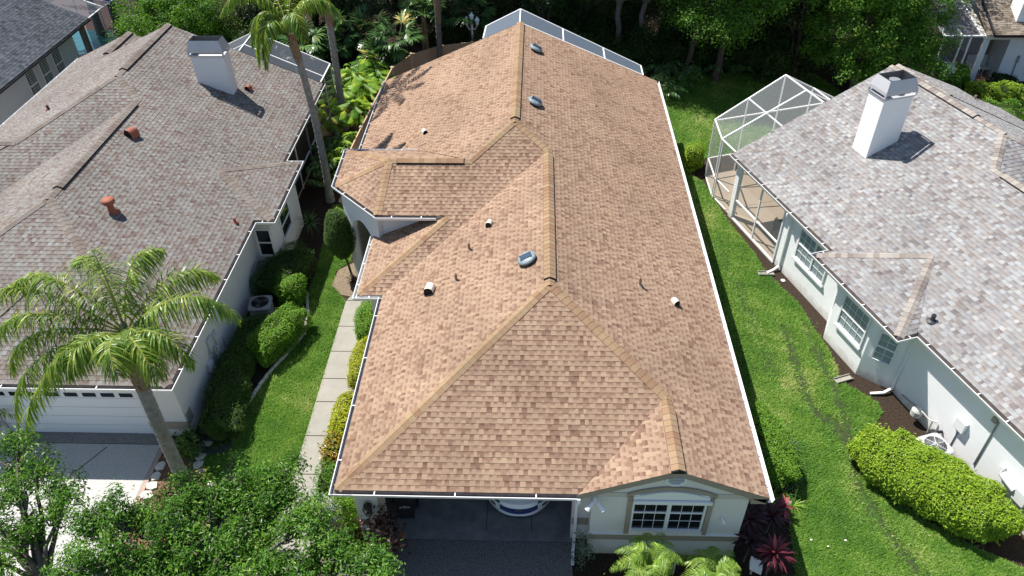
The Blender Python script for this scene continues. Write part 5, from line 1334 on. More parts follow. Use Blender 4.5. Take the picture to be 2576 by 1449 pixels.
tree('oak_tree', 'broad leafy oak crown across the bottom left in front of the palm', 'tree', (-2.6, -3.4, 0),
     [((-4.70, -2.00, 4.29), (0.55, 0.45, 0.43)), ((-4.35, -1.69, 4.32), (0.59, 0.48, 0.43)), ((-3.90, -1.57, 3.77), (0.47, 0.52, 0.39)), ((-3.39, -1.25, 3.86), (0.53, 0.51, 0.44)), ((-2.55, -1.55, 3.99), (0.51, 0.48, 0.46)), ((-2.18, -1.01, 4.09), (0.50, 0.47, 0.33)), ((-1.26, -1.62, 3.78), (0.56, 0.55, 0.43)), ((-0.87, -1.09, 4.01), (0.45, 0.48, 0.50)), ((-0.03, -1.90, 4.25), (0.53, 0.53, 0.36)), ((0.69, -2.36, 4.08), (0.61, 0.49, 0.40)), ((1.27, -2.72, 3.93), (0.53, 0.54, 0.32)), ((1.65, -2.94, 4.26), (0.58, 0.53, 0.45)), ((-4.06, -2.66, 4.28), (0.52, 0.48, 0.40)), ((-3.28, -2.45, 3.79), (0.59, 0.49, 0.36)), ((-2.45, -2.34, 4.08), (0.52, 0.45, 0.38)), ((-1.58, -2.32, 4.10), (0.54, 0.49, 0.40)), ((-0.69, -2.39, 3.77), (0.47, 0.43, 0.43)), ((-4.41, -3.03, 4.31), (0.58, 0.52, 0.47)), ((-3.23, -3.01, 3.92), (0.59, 0.50, 0.33)), ((-1.71, -2.97, 3.76), (0.42, 0.51, 0.36)), ((0.11, -2.84, 3.82), (0.54, 0.45, 0.33)), ((-2.40, -3.20, 3.85), (0.53, 0.43, 0.37)), ((-0.80, -3.10, 4.21), (0.51, 0.45, 0.41)), ((-5.00, -3.20, 3.77), (0.50, 0.46, 0.35)), ((-2.07, -.17, 4.1), (.22, .28, .25)), ((-1.75, -.9, 4.1), (.45, .4, .4)), ((-1.45, -1.25, 4.0), (.45, .4, .4)), ((-2.7, -1.05, 4.1), (.45, .4, .4)), ((-.85, -.65, 4.0), (.35, .35, .35)), ((-1.3, -.5, 4.0), (.3, .3, .3)), ((-3.0, -1.9, 4.3), (.5, .45, .4)), ((-.3, -1.4, 4.0), (.4, .4, .4)), ((-.79, -.31, 4.1), (.22, .3, .25)), ((-3.3, -.76, 4.1), (.25, .25, .22))], 42000, .105, L_oak, bark_grey, .13, fork=(-2.4, -3.2, 2.7), clumps=850, cs=.11, seed=4, group='oaks in the foreground', shell=.7, aspect=.36)
# right rear
tree('ficus_tree', 'bright green round crowned tree behind the pale roof at the upper right', 'tree', (22.6, 29.0, 0),
     [((21.8, 28.0, 4.4), (2.6, 2.2, 2.4)), ((24.2, 28.6, 4.2), (2.2, 2.0, 2.2)), ((22.6, 29.4, 6.4), (2.8, 2.2, 2.0)), ((23.2, 27.2, 2.6), (2.5, 1.7, 1.9)), ((20.8, 28.4, 6.2), (1.8, 1.6, 1.6))], 60000, .14, L_fic, bark_grey, .22, clumps=900, cs=.19, seed=5, shell=.22, aspect=.52)
tree('wood_tree', 'sunlit leafy tree overhanging the shaded end of the right lawn', 'tree', (15.2, 30.0, 0),
     [((14.2, 27.4, 4.0), (1.6, 1.3, .9)), ((15.6, 27.6, 4.7), (1.5, 1.3, .9)), ((17.0, 28.5, 5.0), (1.5, 1.3, 1.0)), ((12.8, 28.4, 4.6), (1.3, 1.2, .9)), ((14.8, 29.2, 6.5), (2.4, 2.0, 1.4)), ((16.6, 29.8, 7.5), (2.4, 2.0, 1.5))], 17000, .15, L_fic, bark_dark, .20, clumps=190, cs=.26, seed=6, shell=.7, aspect=.45)
tree('oleander_bush', 'big bright green bush behind the grey brown roof at the upper left', 'bush', (-16.6, 32.8, 0),
     [((-17.6, 31.6, 1.8), (2.0, 1.8, 1.6)), ((-15.6, 33.2, 2.4), (2.2, 1.8, 1.8)), ((-18.6, 33.5, 2.2), (1.8, 1.6, 1.7)), ((-14.2, 34.2, 2.2), (1.8, 1.5, 1.6)), ((-17.0, 35.0, 3.0), (2.2, 1.6, 1.6))], 34000, .15, L_fic, bark_dark, .15, clumps=420, cs=.22, seed=7, shell=.35, aspect=.45)
k = 0
FOREST = [(-11.5, 34, 8), (-9.0, 36, 10), (-6.5, 34.5, 9), (-4.2, 37, 11), (-1.5, 36, 10), (1.2, 38, 11), (3.5, 36, 10), (5.6, 34, 11), (8.0, 35, 11), (9.7, 32.6, 12), (10.95, 32.8, 12.5), (13.2, 35, 11), (16.0, 34, 11), (18.6, 33, 9), (19.6, 30.4, 7), (21.5, 35, 10), (24.5, 33.5, 8), (-14.0, 39, 9), (26.8, 36.5, 8), (6.8, 38.5, 12), (18.0, 38, 12), (-19.5, 39, 8), (-3, 43, 9), (1.5, 44, 9), (6, 44, 9), (10.5, 43, 9), (14.5, 43, 9), (-8, 43, 9), (13.6, 30.8, 11), (17.2, 31.6, 10.5)]
spots = ['behind the left screen enclosure', 'far behind the left palms', 'behind the fan palms', 'deep in the wood at top centre left', 'behind the booted palm', 'deep behind the roof peak', 'just behind the roof peak', 'right of the roof peak', 'left of the twin grey trunks', 'with a thin grey trunk left of its twin', 'with a thin grey trunk right of its twin', 'behind the sunlit leafy tree',
         'at the far end of the right lawn', 'in the dark thicket left of the round tree', 'low and dark against the round tree', 'behind the round tree', 'between the round tree and the far screen', 'behind the big left bush', 'behind the far right screen', 'deepest in the wood right of centre', 'deepest in the wood on the right', 'at the upper left edge of the wood', 'in the far row behind the fan palms', 'in the far row behind the booted palm', 'in the far row behind the roof peak', 'in the far row behind the twin trunks', 'in the far row behind the sunlit leafy tree', 'in the far row behind the hanging palm', 'with a high crown shading the lawn end, left one', 'with a high crown shading the lawn end, right one']
for i, (x, y, h) in enumerate(FOREST):
    rng = random.Random(100+i)
    bl = []
    for j in range(8):
        a = j*2.4; rr = rng.uniform(.6, 1.9)
        low = 1.0 if i not in (9, 10, 28, 29) else 6.0; rr = rr*1.7 if i in (9, 10, 28, 29) else rr
        bl.append(((x+rr*math.cos(a), y+rr*math.sin(a)*.8, low+(h-low)*(j+.3)/8), (rng.uniform(1.2, 1.9), rng.uniform(1.1, 1.6), rng.uniform(.9, 1.4))))
    bl.append(((x, y, h+.6), (2.9, 2.6, 1.4)))
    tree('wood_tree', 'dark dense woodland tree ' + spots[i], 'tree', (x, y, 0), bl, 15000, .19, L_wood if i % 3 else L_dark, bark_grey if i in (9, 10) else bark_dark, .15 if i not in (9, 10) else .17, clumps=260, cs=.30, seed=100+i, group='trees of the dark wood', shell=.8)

for i, (x, y, r, h) in enumerate([(-.2, 33.6, 1.4, 2.2), (2.2, 32.2, 1.5, 2.0), (3.8, 33.4, 1.4, 2.6), (5.6, 32.0, 1.4, 2.0), (7.6, 32.2, 1.5, 2.3), (9.3, 31.4, 1.3, 1.7), (11.0, 31.9, 1.3, 1.9), (12.9, 31.8, 1.4, 1.9), (14.9, 31.9, 1.4, 1.9), (16.9, 31.6, 1.4, 2.2), (18.4, 30.2, 1.3, 2.4), (-7.0, 32.4, 1.5, 1.9), (-9.6, 33.0, 1.5, 2.2), (-11.8, 31.5, 1.4, 1.9), (6.8, 34.5, 1.6, 3.0), (10.3, 35.0, 1.7, 3.2), (13.2, 33.4, 1.6, 3.0)]):
    t = thing('woodland_shrub', 'low dark bush filling the ground under the wood behind the tan roofed house', 'bush', (x, y, 0), group='bushes under the dark wood')
    p, o, tn = blob((x, y, h*.5), (r, r*.8, h*.55), 4200, shell=.4, rough=.3, clumps=110, cs=.2); k = p[:, 2] > .04
    core_mesh((x, y, h*.45), (r*.7, r*.55, h*.42), filler_core, t)
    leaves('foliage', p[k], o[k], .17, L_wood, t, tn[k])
# ------------------------------------------------------------------ PALMS
def palm_trunk(t, pts, r0, r1, bk, boots=None, rings=46):
    m = MB(); pp = []; rr = []
    for i in range(rings+1):
        u = i/rings; p = bez(pts, u); pp.append(tuple(p)); rr.append((r0+(r1-r0)*u)*(1.0 + (.05 if i % 2 else -.03)) * (1.25-.25*min(1, u*9)))
    m.tube(pp, rr, 14)
    m.build('trunk', bk, t, smooth=False)
    if boots:
        rng = random.Random(5); q = MB(); (a, b, r) = boots; a, b = Vector(a), Vector(b); d = (b-a).normalized(); L = (b-a).length
        q.tube([a, a.lerp(b, .3), a.lerp(b, .7), b], [r*.8, r, r*.95, r*.7], 12)
        for i in range(46):
            s = i/46; an = i*2.4; c = a.lerp(b, s*.95); o = Vector((math.cos(an), math.sin(an), 0))
            w_ = Vector((-o.y, o.x, 0))*.05*rng.uniform(.7, 1.2); h = L*.16*rng.uniform(.7, 1.3)
            q.add([c+o*r*.8-w_, c+o*r*.8+w_, c+o*(r+.05*rng.random())+w_*.5+d*h, c+o*(r+.05*rng.random())-w_*.5+d*h], [(0, 1, 2, 3)])
        q.build('leaf_boots', bark_boot, t)
p1 = thing('queen_palm', 'tall queen palm with arching feathery crown in front of the left garage', 'palm', (-4.89, 1.48, 0))
palm_trunk(p1, [(-4.89, 1.48, -.05), (-4.92, 1.5, 2.0), (-4.82, 1.5, 5.0)], .19, .165, bark, ((-4.82, 1.5, 4.85), (-4.70, 1.5, 6.15), .21))
rng = random.Random(2)
m = MB(); m.tube([(-4.72, 1.5, 6.0), (-4.62, 1.5, 6.6), (-4.55, 1.5, 7.1)], [.15, .12, .06], 10); m.build('crownshaft', mat('green grey crownshaft', (.20, .22, .12), .6, .3, noise=.8, nscale=9, col2=(.28, .2, .12)), p1, smooth=True)
Cc = (-4.60, 1.5, 6.75)
FR = [[(-3.5, 1.3, 7.9), (-2.3, 1.3, 8.7), (-1.75, 1.4, 7.3)], [(-3.7, .9, 7.5), (-2.9, .7, 7.7), (-2.8, .7, 6.5)], [(-4.5, 2.0, 7.9), (-4.3, 2.4, 8.7), (-3.7, 2.7, 8.3)], [(-5.2, 1.7, 7.9), (-6.2, 1.9, 8.8), (-7.2, 1.9, 7.7)],
      [(-5.6, 1.4, 7.5), (-6.9, 1.2, 8.1), (-7.7, 1.2, 6.6)], [(-5.5, 1.0, 7.1), (-7.0, .6, 7.0), (-7.75, .6, 4.3)], [(-5.2, .7, 7.0), (-6.4, .2, 6.8), (-7.1, .1, 4.7)], [(-4.4, .7, 7.4), (-4.2, .1, 7.7), (-4.0, -.1, 7.0)],
      [(-4.9, 2.1, 7.9), (-5.4, 2.5, 8.6), (-6.0, 2.7, 7.9)], [(-3.9, 2.0, 7.8), (-3.1, 2.5, 8.3), (-2.6, 2.7, 7.5)], [(-4.9, .8, 7.3), (-5.4, .2, 7.6), (-5.9, .0, 6.6)], [(-4.55, 1.6, 7.8), (-4.7, 1.8, 8.5), (-4.8, 1.9, 8.9)], [(-4.1, .8, 7.4), (-3.5, .3, 7.6), (-3.3, .1, 6.6)],
      [(-5.8, 1.7, 7.7), (-7.0, 1.8, 8.5), (-7.9, 1.8, 7.3)], [(-4.2, 1.1, 7.5), (-3.7, .8, 7.6), (-3.5, .7, 6.2)], [(-4.8, .8, 7.4), (-5.1, .2, 7.6), (-5.3, .1, 6.8)], [(-5.9, 1.2, 7.3), (-6.9, 1.0, 7.4), (-7.5, 1.0, 5.8)]]
for i, c in enumerate(FR):
    frond('frond', [Cc]+c, 58, .80, .030, L_pal, p1, rng, droop=3.0, spread=.85, start=.12, plume=.85, stemr=.03, segs=5, double=1 if i == 11 else 2)
p2 = thing('queen_palm', 'slim queen palm with hanging fronds between the two near roofs', 'palm', (-4.3, 17.35, 0))
palm_trunk(p2, [(-4.3, 17.35, -.05), (-4.12, 17.3, 3.4), (-4.45, 17.3, 6.9)], .17, .13, bark, ((-4.45, 17.3, 6.6), (-4.55, 17.3, 7.7), .17), rings=56)
C2 = (-4.6, 17.3, 7.9)
for c in [[(-5.0, 17.1, 8.9), (-5.7, 16.9, 8.9), (-5.9, 16.8, 6.6)], [(-5.2, 17.6, 8.8), (-6.1, 17.8, 8.7), (-6.4, 17.9, 6.9)], [(-4.9, 16.6, 8.8), (-5.2, 16.1, 8.8), (-5.3, 15.9, 6.9)], [(-4.3, 16.8, 8.9), (-3.9, 16.3, 9.2), (-3.6, 16.0, 7.9)], [(-4.5, 17.9, 9.2), (-4.2, 18.7, 9.8), (-3.6, 19.2, 8.6)], [(-5.1, 18.2, 9.3), (-5.8, 19.0, 9.6), (-6.3, 19.5, 8.0)], [(-4.2, 17.4, 9.1), (-3.2, 17.5, 9.6), (-2.5, 17.5, 8.3)], [(-5.1, 17.2, 9.6), (-5.9, 17.0, 10.2), (-6.9, 16.8, 8.6)]]:
    frond('frond', [C2]+c, 66, .78, .042, L_pal, p2, rng, droop=2.6, spread=.8, start=.14, plume=.5, stemr=.03, segs=4, double=2)
p3 = thing('queen_palm', 'second slim grey palm trunk behind the hanging palm, its crown above the picture', 'palm', (-5.0, 24.1, 0))
palm_trunk(p3, [(-5.0, 24.1, -.05), (-4.85, 24.1, 4), (-4.85, 24.1, 7.6)], .19, .15, bark, ((-4.86, 24.1, 5.4), (-4.84, 24.1, 8.0), .20), rings=56)
C3 = (-4.84, 24.1, 8.2)
for a in range(10):
    t = a*.628+.2; o = (math.cos(t), math.sin(t))
    frond('frond', [C3, (C3[0]+o[0]*.8, C3[1]+o[1]*.8, 9.5), (C3[0]+o[0]*1.9, C3[1]+o[1]*1.9, 9.9), (C3[0]+o[0]*2.7, C3[1]+o[1]*2.7, 8.3)], 40, .6, .045, L_pal, p3, rng, droop=2.2, start=.15, plume=.5, stemr=.03, segs=3, double=2)
p4 = thing('queen_palm', 'booted palm trunk rising behind the tan roof, crown above the picture', 'palm', (-.55, 30, 0))
palm_trunk(p4, [(-.55, 30, -.05), (-.5, 30, 3), (-.45, 30, 6.5)], .17, .15, bark_grey, ((-.47, 30, 3.3), (-.45, 30, 6.6), .19))
for a in range(9):
    t = a*.7; o = (math.cos(t), math.sin(t)); b = (-.45, 30, 6.7)
    frond('frond', [b, (b[0]+o[0]*.8, b[1]+o[1]*.8, 8.2), (b[0]+o[0]*1.9, b[1]+o[1]*1.9, 8.6), (b[0]+o[0]*2.6, b[1]+o[1]*2.6, 7.2)], 32, .6, .05, L_pal, p4, rng, droop=2.0, start=.15, plume=.5, stemr=.03, segs=3)
for (x, y, lab) in ((-23.7, 37, 'palm trunk beside the slate roofed house, left of its pair'), (-22.4, 37, 'palm trunk beside the far left pool screen, right of its pair')):
    t = thing('queen_palm', lab, 'palm', (x, y, 0)); palm_trunk(t, [(x, y, -.05), (x+.05, y, 3), (x, y, 7)], .26, .2, bark)
    for a in range(8):
        u = a*.785; o = (math.cos(u), math.sin(u)); b = (x, y, 7.0)
        frond('frond', [b, (b[0]+o[0]*.8, b[1]+o[1]*.8, 8.4), (b[0]+o[0]*1.9, b[1]+o[1]*1.9, 8.8), (b[0]+o[0]*2.6, b[1]+o[1]*2.6, 7.4)], 26, .6, .06, L_pal, t, rng, droop=2.0, stemr=.03, segs=3)
# fan palms of the understorey
def fan_palm(label, x, y, h, n, r, seed, group='fan palms in the understorey'):
    rng = random.Random(seed); t = thing('fan_palm', label, 'palm', (x, y, 0), group=group)
    m = MB(); m.tube([(x, y, -.05), (x+.05, y, h*.5), (x, y, h)], [.14, .12, .11], 9); m.build('trunk', bark_boot, t)
    V, F, T = [], [], []
    for i in range(n):
        a = i*2.4; e = rng.uniform(-.35, 1.1); L = rng.uniform(.7, 1.15)
        d = np.array([math.cos(a)*math.cos(e), math.sin(a)*math.cos(e), math.sin(e)])
        fan_leaf(V, F, T, (x, y, h), np.array([x, y, h])+d*L, r*rng.uniform(.8, 1.1), rng, 1.0 if rng.random() < .05 else rng.uniform(.1, .85))
    np_mesh('crown', V, np.array(F), T, L_fan, t)
for i, (x, y, h, lab) in enumerate([(-2.7, 29.6, 2.6, 'fan palm with a bright round leaf left of the booted trunk'), (-4.7, 31.0, 2.4, 'fan palm in the shade further left of the fence'), (-1.5, 31.6, 3.2, 'tall fan palm behind the fence beside the booted trunk'), (-3.9, 28.9, 1.6, 'low fan palm over the tan fence'), (-6.6, 30.2, 2.2, 'fan palm behind the second palm trunk'), (-8.0, 29.0, 2.4, 'fan palm right behind the left screen enclosure'), (1.0, 33.0, 2.8, 'fan palm far behind the left slope of the tan roof'), (-1.9, 33.6, 4.4, 'fan palm with the highest crown at the top edge'), (-9.6, 31.2, 2.2, 'fan palm farthest left in the dark understorey')]):
    fan_palm(lab, x, y, h, 16, .85, 60+i)
# ferns along the shaded lawn end
for i, (x, y) in enumerate([(11.6, 27.2), (12.5, 28.3), (13.2, 29.8), (11.2, 29.2), (14.3, 30.4), (12.0, 30.8), (16.4, 30.8), (18.4, 30.6)]):
    t = thing('fern', 'long leaved fern at the dark edge of the wood beyond the right lawn', 'fern', (x, y, 0), group='ferns at the edge of the wood')
    rg = random.Random(i)
    for j in range(9):
        a = j*.7+rg.random(); o = (math.cos(a), math.sin(a)); L = rg.uniform(.8, 1.2)
        frond('frond', [(x, y, .1), (x+o[0]*.4*L, y+o[1]*.4*L, .9*L), (x+o[0]*.9*L, y+o[1]*.9*L, 1.1*L), (x+o[0]*1.3*L, y+o[1]*1.3*L, .6*L)], 16, .34, .06, L_dra, t, rg, droop=.9, plume=.2, stemr=.012, segs=2)
# pygmy palms in front of the gable window
def pygmy(label, x, y, z, n, L, seed, bias=0):
    rg = random.Random(seed); t = thing('pygmy_palm', label, 'palm', (x, y, 0), group='pygmy date palms in front of the gable')
    m = MB(); m.tube([(x, y, -.05), (x, y, z)], [.08, .07], 9); m.build('trunk', bark_boot, t)
    for j in range(n):
        a = j*2.4+rg.uniform(-.2, .2); e = rg.uniform(.25, 1.25); o = np.array([math.cos(a), math.sin(a)])*L*math.cos(e)*.9; u = L*math.sin(e)
        frond('frond', [(x, y, z), (x+o[0]*.4, y+o[1]*.4, z+u*.7+.15), (x+o[0]*.85, y+o[1]*.85, z+u*.9+.1), (x+o[0]*1.3, y+o[1]*1.3, z+u*.55-.15)], 46, .25, .013, L_pyg, t, rg, droop=.45, plume=.15, stemr=.010, segs=3, start=.1)
pygmy('bushy lime green pygmy palm below the left half of the gable window', 7.9, -.95, 1.0, 26, 1.1, 1); pygmy('lime green pygmy palm below the right end of the gable window', 9.5, -1.15, .95, 22, .95, 2)

# ------------------------------------------------------------------ HEDGES AND SHRUBS
clipped('dark green hedge in shade along the left house wall', -4.95, 5.35, 1.15, 3.4, 1.0, R(10), 17000, .060, L_hedd)  # hedge row in darker and brighter leaves, painting its shaded and lit parts
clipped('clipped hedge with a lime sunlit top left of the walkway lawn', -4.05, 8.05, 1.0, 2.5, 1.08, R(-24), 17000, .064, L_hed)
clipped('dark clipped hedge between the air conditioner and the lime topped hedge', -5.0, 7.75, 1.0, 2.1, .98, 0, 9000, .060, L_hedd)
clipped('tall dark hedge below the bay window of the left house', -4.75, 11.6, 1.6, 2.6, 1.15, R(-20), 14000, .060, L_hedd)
clipped('sunlit part of the tall dark hedge, made as a bright green bush', -4.2, 10.4, .95, 1.0, 1.12, 0, 8000, .064, L_hed, name='shrub', cat='shrub')  # lit part of that hedge, sunlight put into a brighter leaf colour
clipped('bright green box shrub under the eave beside the walkway', -1.05, 8.75, .62, 1.75, 1.0, 0, 9000, .066, L_hed, name='shrub', cat='shrub')
clipped('golden yellow shrub beside the walkway under the gutter', -.95, 6.75, .52, 1.9, .85, 0, 9000, .060, L_yel, name='shrub', cat='shrub')
clipped('yellow and orange croton beside the lower walkway', -1.0, 4.15, .62, 1.9, .9, 0, 6000, .095, L_yel, name='croton', cat='shrub', aspect=.38)
clipped('orange red croton between yellow croton and green bush', -1.08, 3.0, .55, .9, .85, 0, 1600, .10, L_cro, name='croton', cat='shrub', aspect=.38)
clipped('loose green bush by the eave corner at the foot of the walkway', -.98, 1.9, .6, 1.4, .9, 0, 2600, .07, L_fic, name='shrub', cat='shrub', rough=.2)
clipped('long lime green hedge beside the right house wall', 16.2, 2.15, 4.4, 1.9, 1.36, R(-43), 42000, .085, L_lime, round_=2.7, rough=.07, aspect=.42)
clipped('rounded green hedge against the right side of the tan roofed house', 12.0, 3.5, 1.25, 2.5, 1.05, R(8), 22000, .060, L_hed, round_=3.0)
clipped('small square green shrub at the corner of the right screen enclosure', 12.35, 20.35, .85, 1.0, 1.2, 0, 8000, .065, L_lime, name='shrub', cat='shrub')
for i, (cx, cy, dx, dy, h, rz, lab) in enumerate([(27.6, 28.4, 1.6, 1.6, 1.5, 0, 'loose green bush by the satellite dish'), (28.2, 26.6, 1.5, 2.0, 1.3, .2, 'feathery yellow green hedge beyond the pale roof, nearer half'), (29.6, 26.6, 1.7, 1.6, 1.4, 0, 'feathery yellow green hedge in front of the far white wall'), (28.6, 24.4, 1.6, 2.2, 1.3, .2, 'green hedge at the right edge beyond the pale roof'), (30.6, 29.2, 1.4, .8, .7, 0, 'low dark shrub under the far right eave')]):
    clipped(lab, cx, cy, dx, dy, h, rz, 8000, .10, [L_fic, L_lime, L_lime, L_fic, L_dark][i], round_=2.2, rough=.22)
t = thing('topiary', 'egg shaped clipped topiary on a bare stem beside the entry porch', 'topiary', (-2.32, 12.05, 0))
m = MB(); m.tube([(-2.3, 12.05, -.05), (-2.36, 12.03, .6), (-2.42, 12.0, 1.1)], [.05, .045, .04], 8); m.build('stem', bark_dark, t)
ball(t, (-2.46, 12.0, 2.02), (.58, .58, 1.12), 15000, .055, L_hedd, core=.86, rough=.05)
def bush(label, c, rad, n, size, lm, name='shrub', **kw):
    t = thing(name, label, 'shrub', (c[0], c[1], 0))
    m = MB(); rg = random.Random(int(c[0]*10)+3)
    for _ in range(6): m.tube([(c[0]+rg.uniform(-.1, .1), c[1]+rg.uniform(-.1, .1), -.03), (c[0]+rg.uniform(-.6, .6)*rad[0], c[1]+rg.uniform(-.6, .6)*rad[1], c[2]+rad[2]*.5)], [.02, .01], 5, cap=False)
    m.build('stems', bark_dark, t)
    p, o, tn = blob(c, rad, n, shell=.75, rough=.25, clumps=max(10, n//26), cs=size*1.1)
    k = p[:, 2] > .03
    leaves('foliage', p[k], o[k], size, lm, t, tn[k], **kw)
    return t
bush('yellow green bush beside the left garage pillar', (-.12, .75, .85), (.5, .55, .75), 2600, .075, L_phi)
bush('silvery white variegated bush left of the garage pillar', (-.85, .55, .95), (.6, .45, .6), 2200, .075, L_sil)
bush('dark copper leaved plant in front of the garage pillar', (1.02, -.15, 1.0), (.42, .35, .75), 420, .17, L_cop, aspect=.5)
bush('reddish copper plant low beside the drive', (.75, -1.0, .6), (.45, .4, .5), 520, .15, L_cop, aspect=.5)
bush('yellow green croton low beside the drive under the oak', (.3, -.6, .6), (.5, .4, .55), 1300, .09, L_phi)
bush('small silvery sage shrub beside the garage downspout', (6.28, -.25, .75), (.26, .30, .65), 620, .075, L_sage)
bush('broad leaved green bush at the corner of the left garage', (-5.55, 3.2, .45), (.5, .42, .42), 900, .12, L_hedd, aspect=.7)
for x, y, lab in ((6.75, -1.55, 'golden shrub at the bottom edge right of the dark drive'), (8.7, -1.85, 'golden shrub at the bottom edge between the two pygmy palms'), (10.35, -1.6, 'golden shrub at the bottom edge right of the pygmy palms'), (11.2, -1.7, 'golden shrub at the bottom edge nearest the right lawn'), (7.7, -2.0, 'golden shrub at the bottom edge under the left pygmy palm'), (9.6, -2.1, 'golden shrub at the bottom edge under the right pygmy palm')):
    bush(lab, (x, y, .6), (.6, .45, .5), 1500, .075, L_yel)
for x, y, lm, lab in ((-5.6, 2.3, L_phi, 'little yellow green weed by the palm trunk'), (-4.85, 2.35, L_cro, 'small red leaved plant by the edging stones')):
    bush(lab, (x, y, .15), (.22, .2, .18), 130, .10, lm)
bush('dusky low shrub in shade at the edge of the right lawn', (11.6, -1.15, .35), (.5, .4, .35), 900, .07, L_hedd)
# red ti plants
def ti(label, x, y, z, n, L, seed, tone, wd=.13):
    t = thing('ti_plant', label, 'plant', (x, y, 0), group='red ti plants at the gable corner')
    m = MB(); m.tube([(x, y, -.03), (x+.02, y, z*.5), (x, y, z)], [.028, .024, .022], 6)
    m.build('stem', bark_grey, t)
    rosette('foliage', (x, y, z), int(n*1.4), L*.9, wd*.75, L_red, t, rise=(-.25, 1.25), droop=1.1, rng=random.Random(seed), tone=tone, prof=[.3, .8, 1, .8, .08])
ti('small bright pink red ti plant beyond the eave corner', 11.98, 1.42, .40, 16, .42, 1, (.6, 1.0), .12)
ti('large dark red ti plant with pink sunlit leaves near the bottom right', 11.12, -.50, 1.2, 40, .62, 2, (.3, 1.0), .11)
ti('shaded maroon ti plant close to the gable wall', 10.72, .55, 1.1, 20, .62, 3, (.0, .4)); ti('shaded maroon ti plant under the boxed eave', 10.75, 1.25, .9, 18, .6, 4, (.0, .4)); ti('shaded maroon ti plant beside the lawn edge', 11.45, .85, .8, 20, .62, 5, (.0, .5)); ti('shaded maroon ti plant at the wall foot', 10.65, -.05, 1.0, 16, .55, 6, (.0, .3))
m = MB(); m.slab([(10.62, -.42, .62), (10.92, -.50, .50), (10.96, -.40, .62), (10.66, -.32, .74)], (-.02, -.16, -.10)); m.box((10.74, -.42, 0), (10.78, -.38, .55))
tag(m.build('path_light', white_paint), 'small white tilted flood lamp on a stake among the red plants', 'garden light')
# grassy clumps at the right hedge
for i, (x, y) in enumerate([(12.62, 4.35), (12.78, 3.75), (12.72, 3.1), (12.55, 2.5), (12.2, 2.05), (11.85, 1.95), (12.4, 1.7)]):
    t = rosette('liriope', (x, y, .02), 46, .55, .022, L_dra if i < 5 else L_pyg, None, rise=(.35, 1.35), droop=1.5, rng=random.Random(i), prof=[.8, 1, .9, .6, .1])
    tag(t, 'strappy grass clump around the rounded right hedge', 'grass clump', 'strappy grass clumps round the hedge')
# philodendrons, gingers, dracaenas between the houses
def philo(label, x, y, z, n, seed, lm=L_phi):
    rg = random.Random(seed); t = thing('philodendron', label, 'plant', (x, y, 0), group='split leaf philodendrons by the fence')
    V, F, T = [], [], []
    for i in range(n):
        a = i*2.4; e = rg.uniform(.15, 1.3); L = rg.uniform(.55, .95)
        b = np.array([x+rg.uniform(-.1, .1), y+rg.uniform(-.1, .1), z*.35]); tip = b+np.array([math.cos(a)*math.cos(e)*L, math.sin(a)*math.cos(e)*L, math.sin(e)*L+z*.35])
        d = np.array([math.cos(a), math.sin(a), -.25]); d /= np.linalg.norm(d); s = np.cross(d, [0, 0, 1.]); s /= np.linalg.norm(s)
        tone = rg.uniform(0, 1); k = len(V); V += [b-s*.012, b+s*.012, tip+s*.01, tip-s*.01]; F.append((k, k+1, k+2, k+3)); T.append((.6, 0))
        ll = rg.uniform(.45, .7)
        for q in range(10):
            p = tip+d*ll*q/10; w_ = ll*.5*math.sin(math.pi*(q+2)/12.5)
            for sg in (-1, 1): strip_leaf(V, F, T, p, s*sg+d*.35+np.array([0, 0, .12]), w_, .045, .9, min(1, max(0, tone+rg.uniform(-.15, .15))), segs=2, prof=[.9, 1, .15])
        strip_leaf(V, F, T, tip-d*.05, d, ll, .05, .6, tone, segs=3, prof=[.6, 1, .8, .2])
    np_mesh('foliage', V, np.array(F), T, lm, t)
for i, (x, y, z, lab) in enumerate([(-4.24, 28.2, 1.9, 'bright split leaf philodendron tallest and nearest the fence post'), (-5.3, 27.5, 1.6, 'bright split leaf philodendron beside the second palm trunk, upper'), (-4.2, 25.7, 1.6, 'yellow green philodendron halfway along the fence'), (-5.3, 25.2, 1.4, 'green philodendron left of the second palm trunk'), (-4.1, 23.4, 1.5, 'green philodendron low beside the fence'), (-3.6, 26.9, 1.6, 'yellow tinged philodendron touching the tan gutter'), (-5.6, 23.2, 1.2, 'shaded philodendron below the second palm trunk'), (-4.7, 26.6, 1.8, 'dense philodendron in the middle of the bright group')]):
    philo(lab, x, y, z, 30, 200+i)
for i, (x, y, L, lm, lab) in enumerate([(-3.85, 21.2, 1.1, L_phi, 'yellow green areca palm clump beside the fence end'), (-4.25, 19.8, 1.0, L_phi, 'yellow variegated ginger below the porch gutter'), (-5.1, 20.4, 1.0, L_dra, 'dark strappy plant in shade beside the left lanai'), (-4.9, 18.6, 1.0, L_dra, 'dark strappy plant in shade near the hanging palm base'), (-5.0, 21.6, 1.0, L_dra, 'dark broad leaved plant in the gap between the houses')]):
    t = thing('ginger_plant', lab, 'plant', (x, y, 0)); rg = random.Random(i)
    for j in range(11):
        a = j*2.4; e = rg.uniform(.6, 1.35); o = np.array([math.cos(a), math.sin(a)])*math.cos(e)*L*1.2; u = math.sin(e)*L*1.25
        frond('stalk', [(x, y, .05), (x+o[0]*.3, y+o[1]*.3, u*.6), (x+o[0]*.8, y+o[1]*.8, u), (x+o[0]*1.2, y+o[1]*1.2, u*.9)], 13, .40, .065, lm, t, rg, droop=.9, plume=.2, stemr=.014, segs=3, start=.2)
t = thing('yucca', 'spiky green yucca with a thin stem in shade between the houses', 'yucca', (-4.45, 14.6, 0))
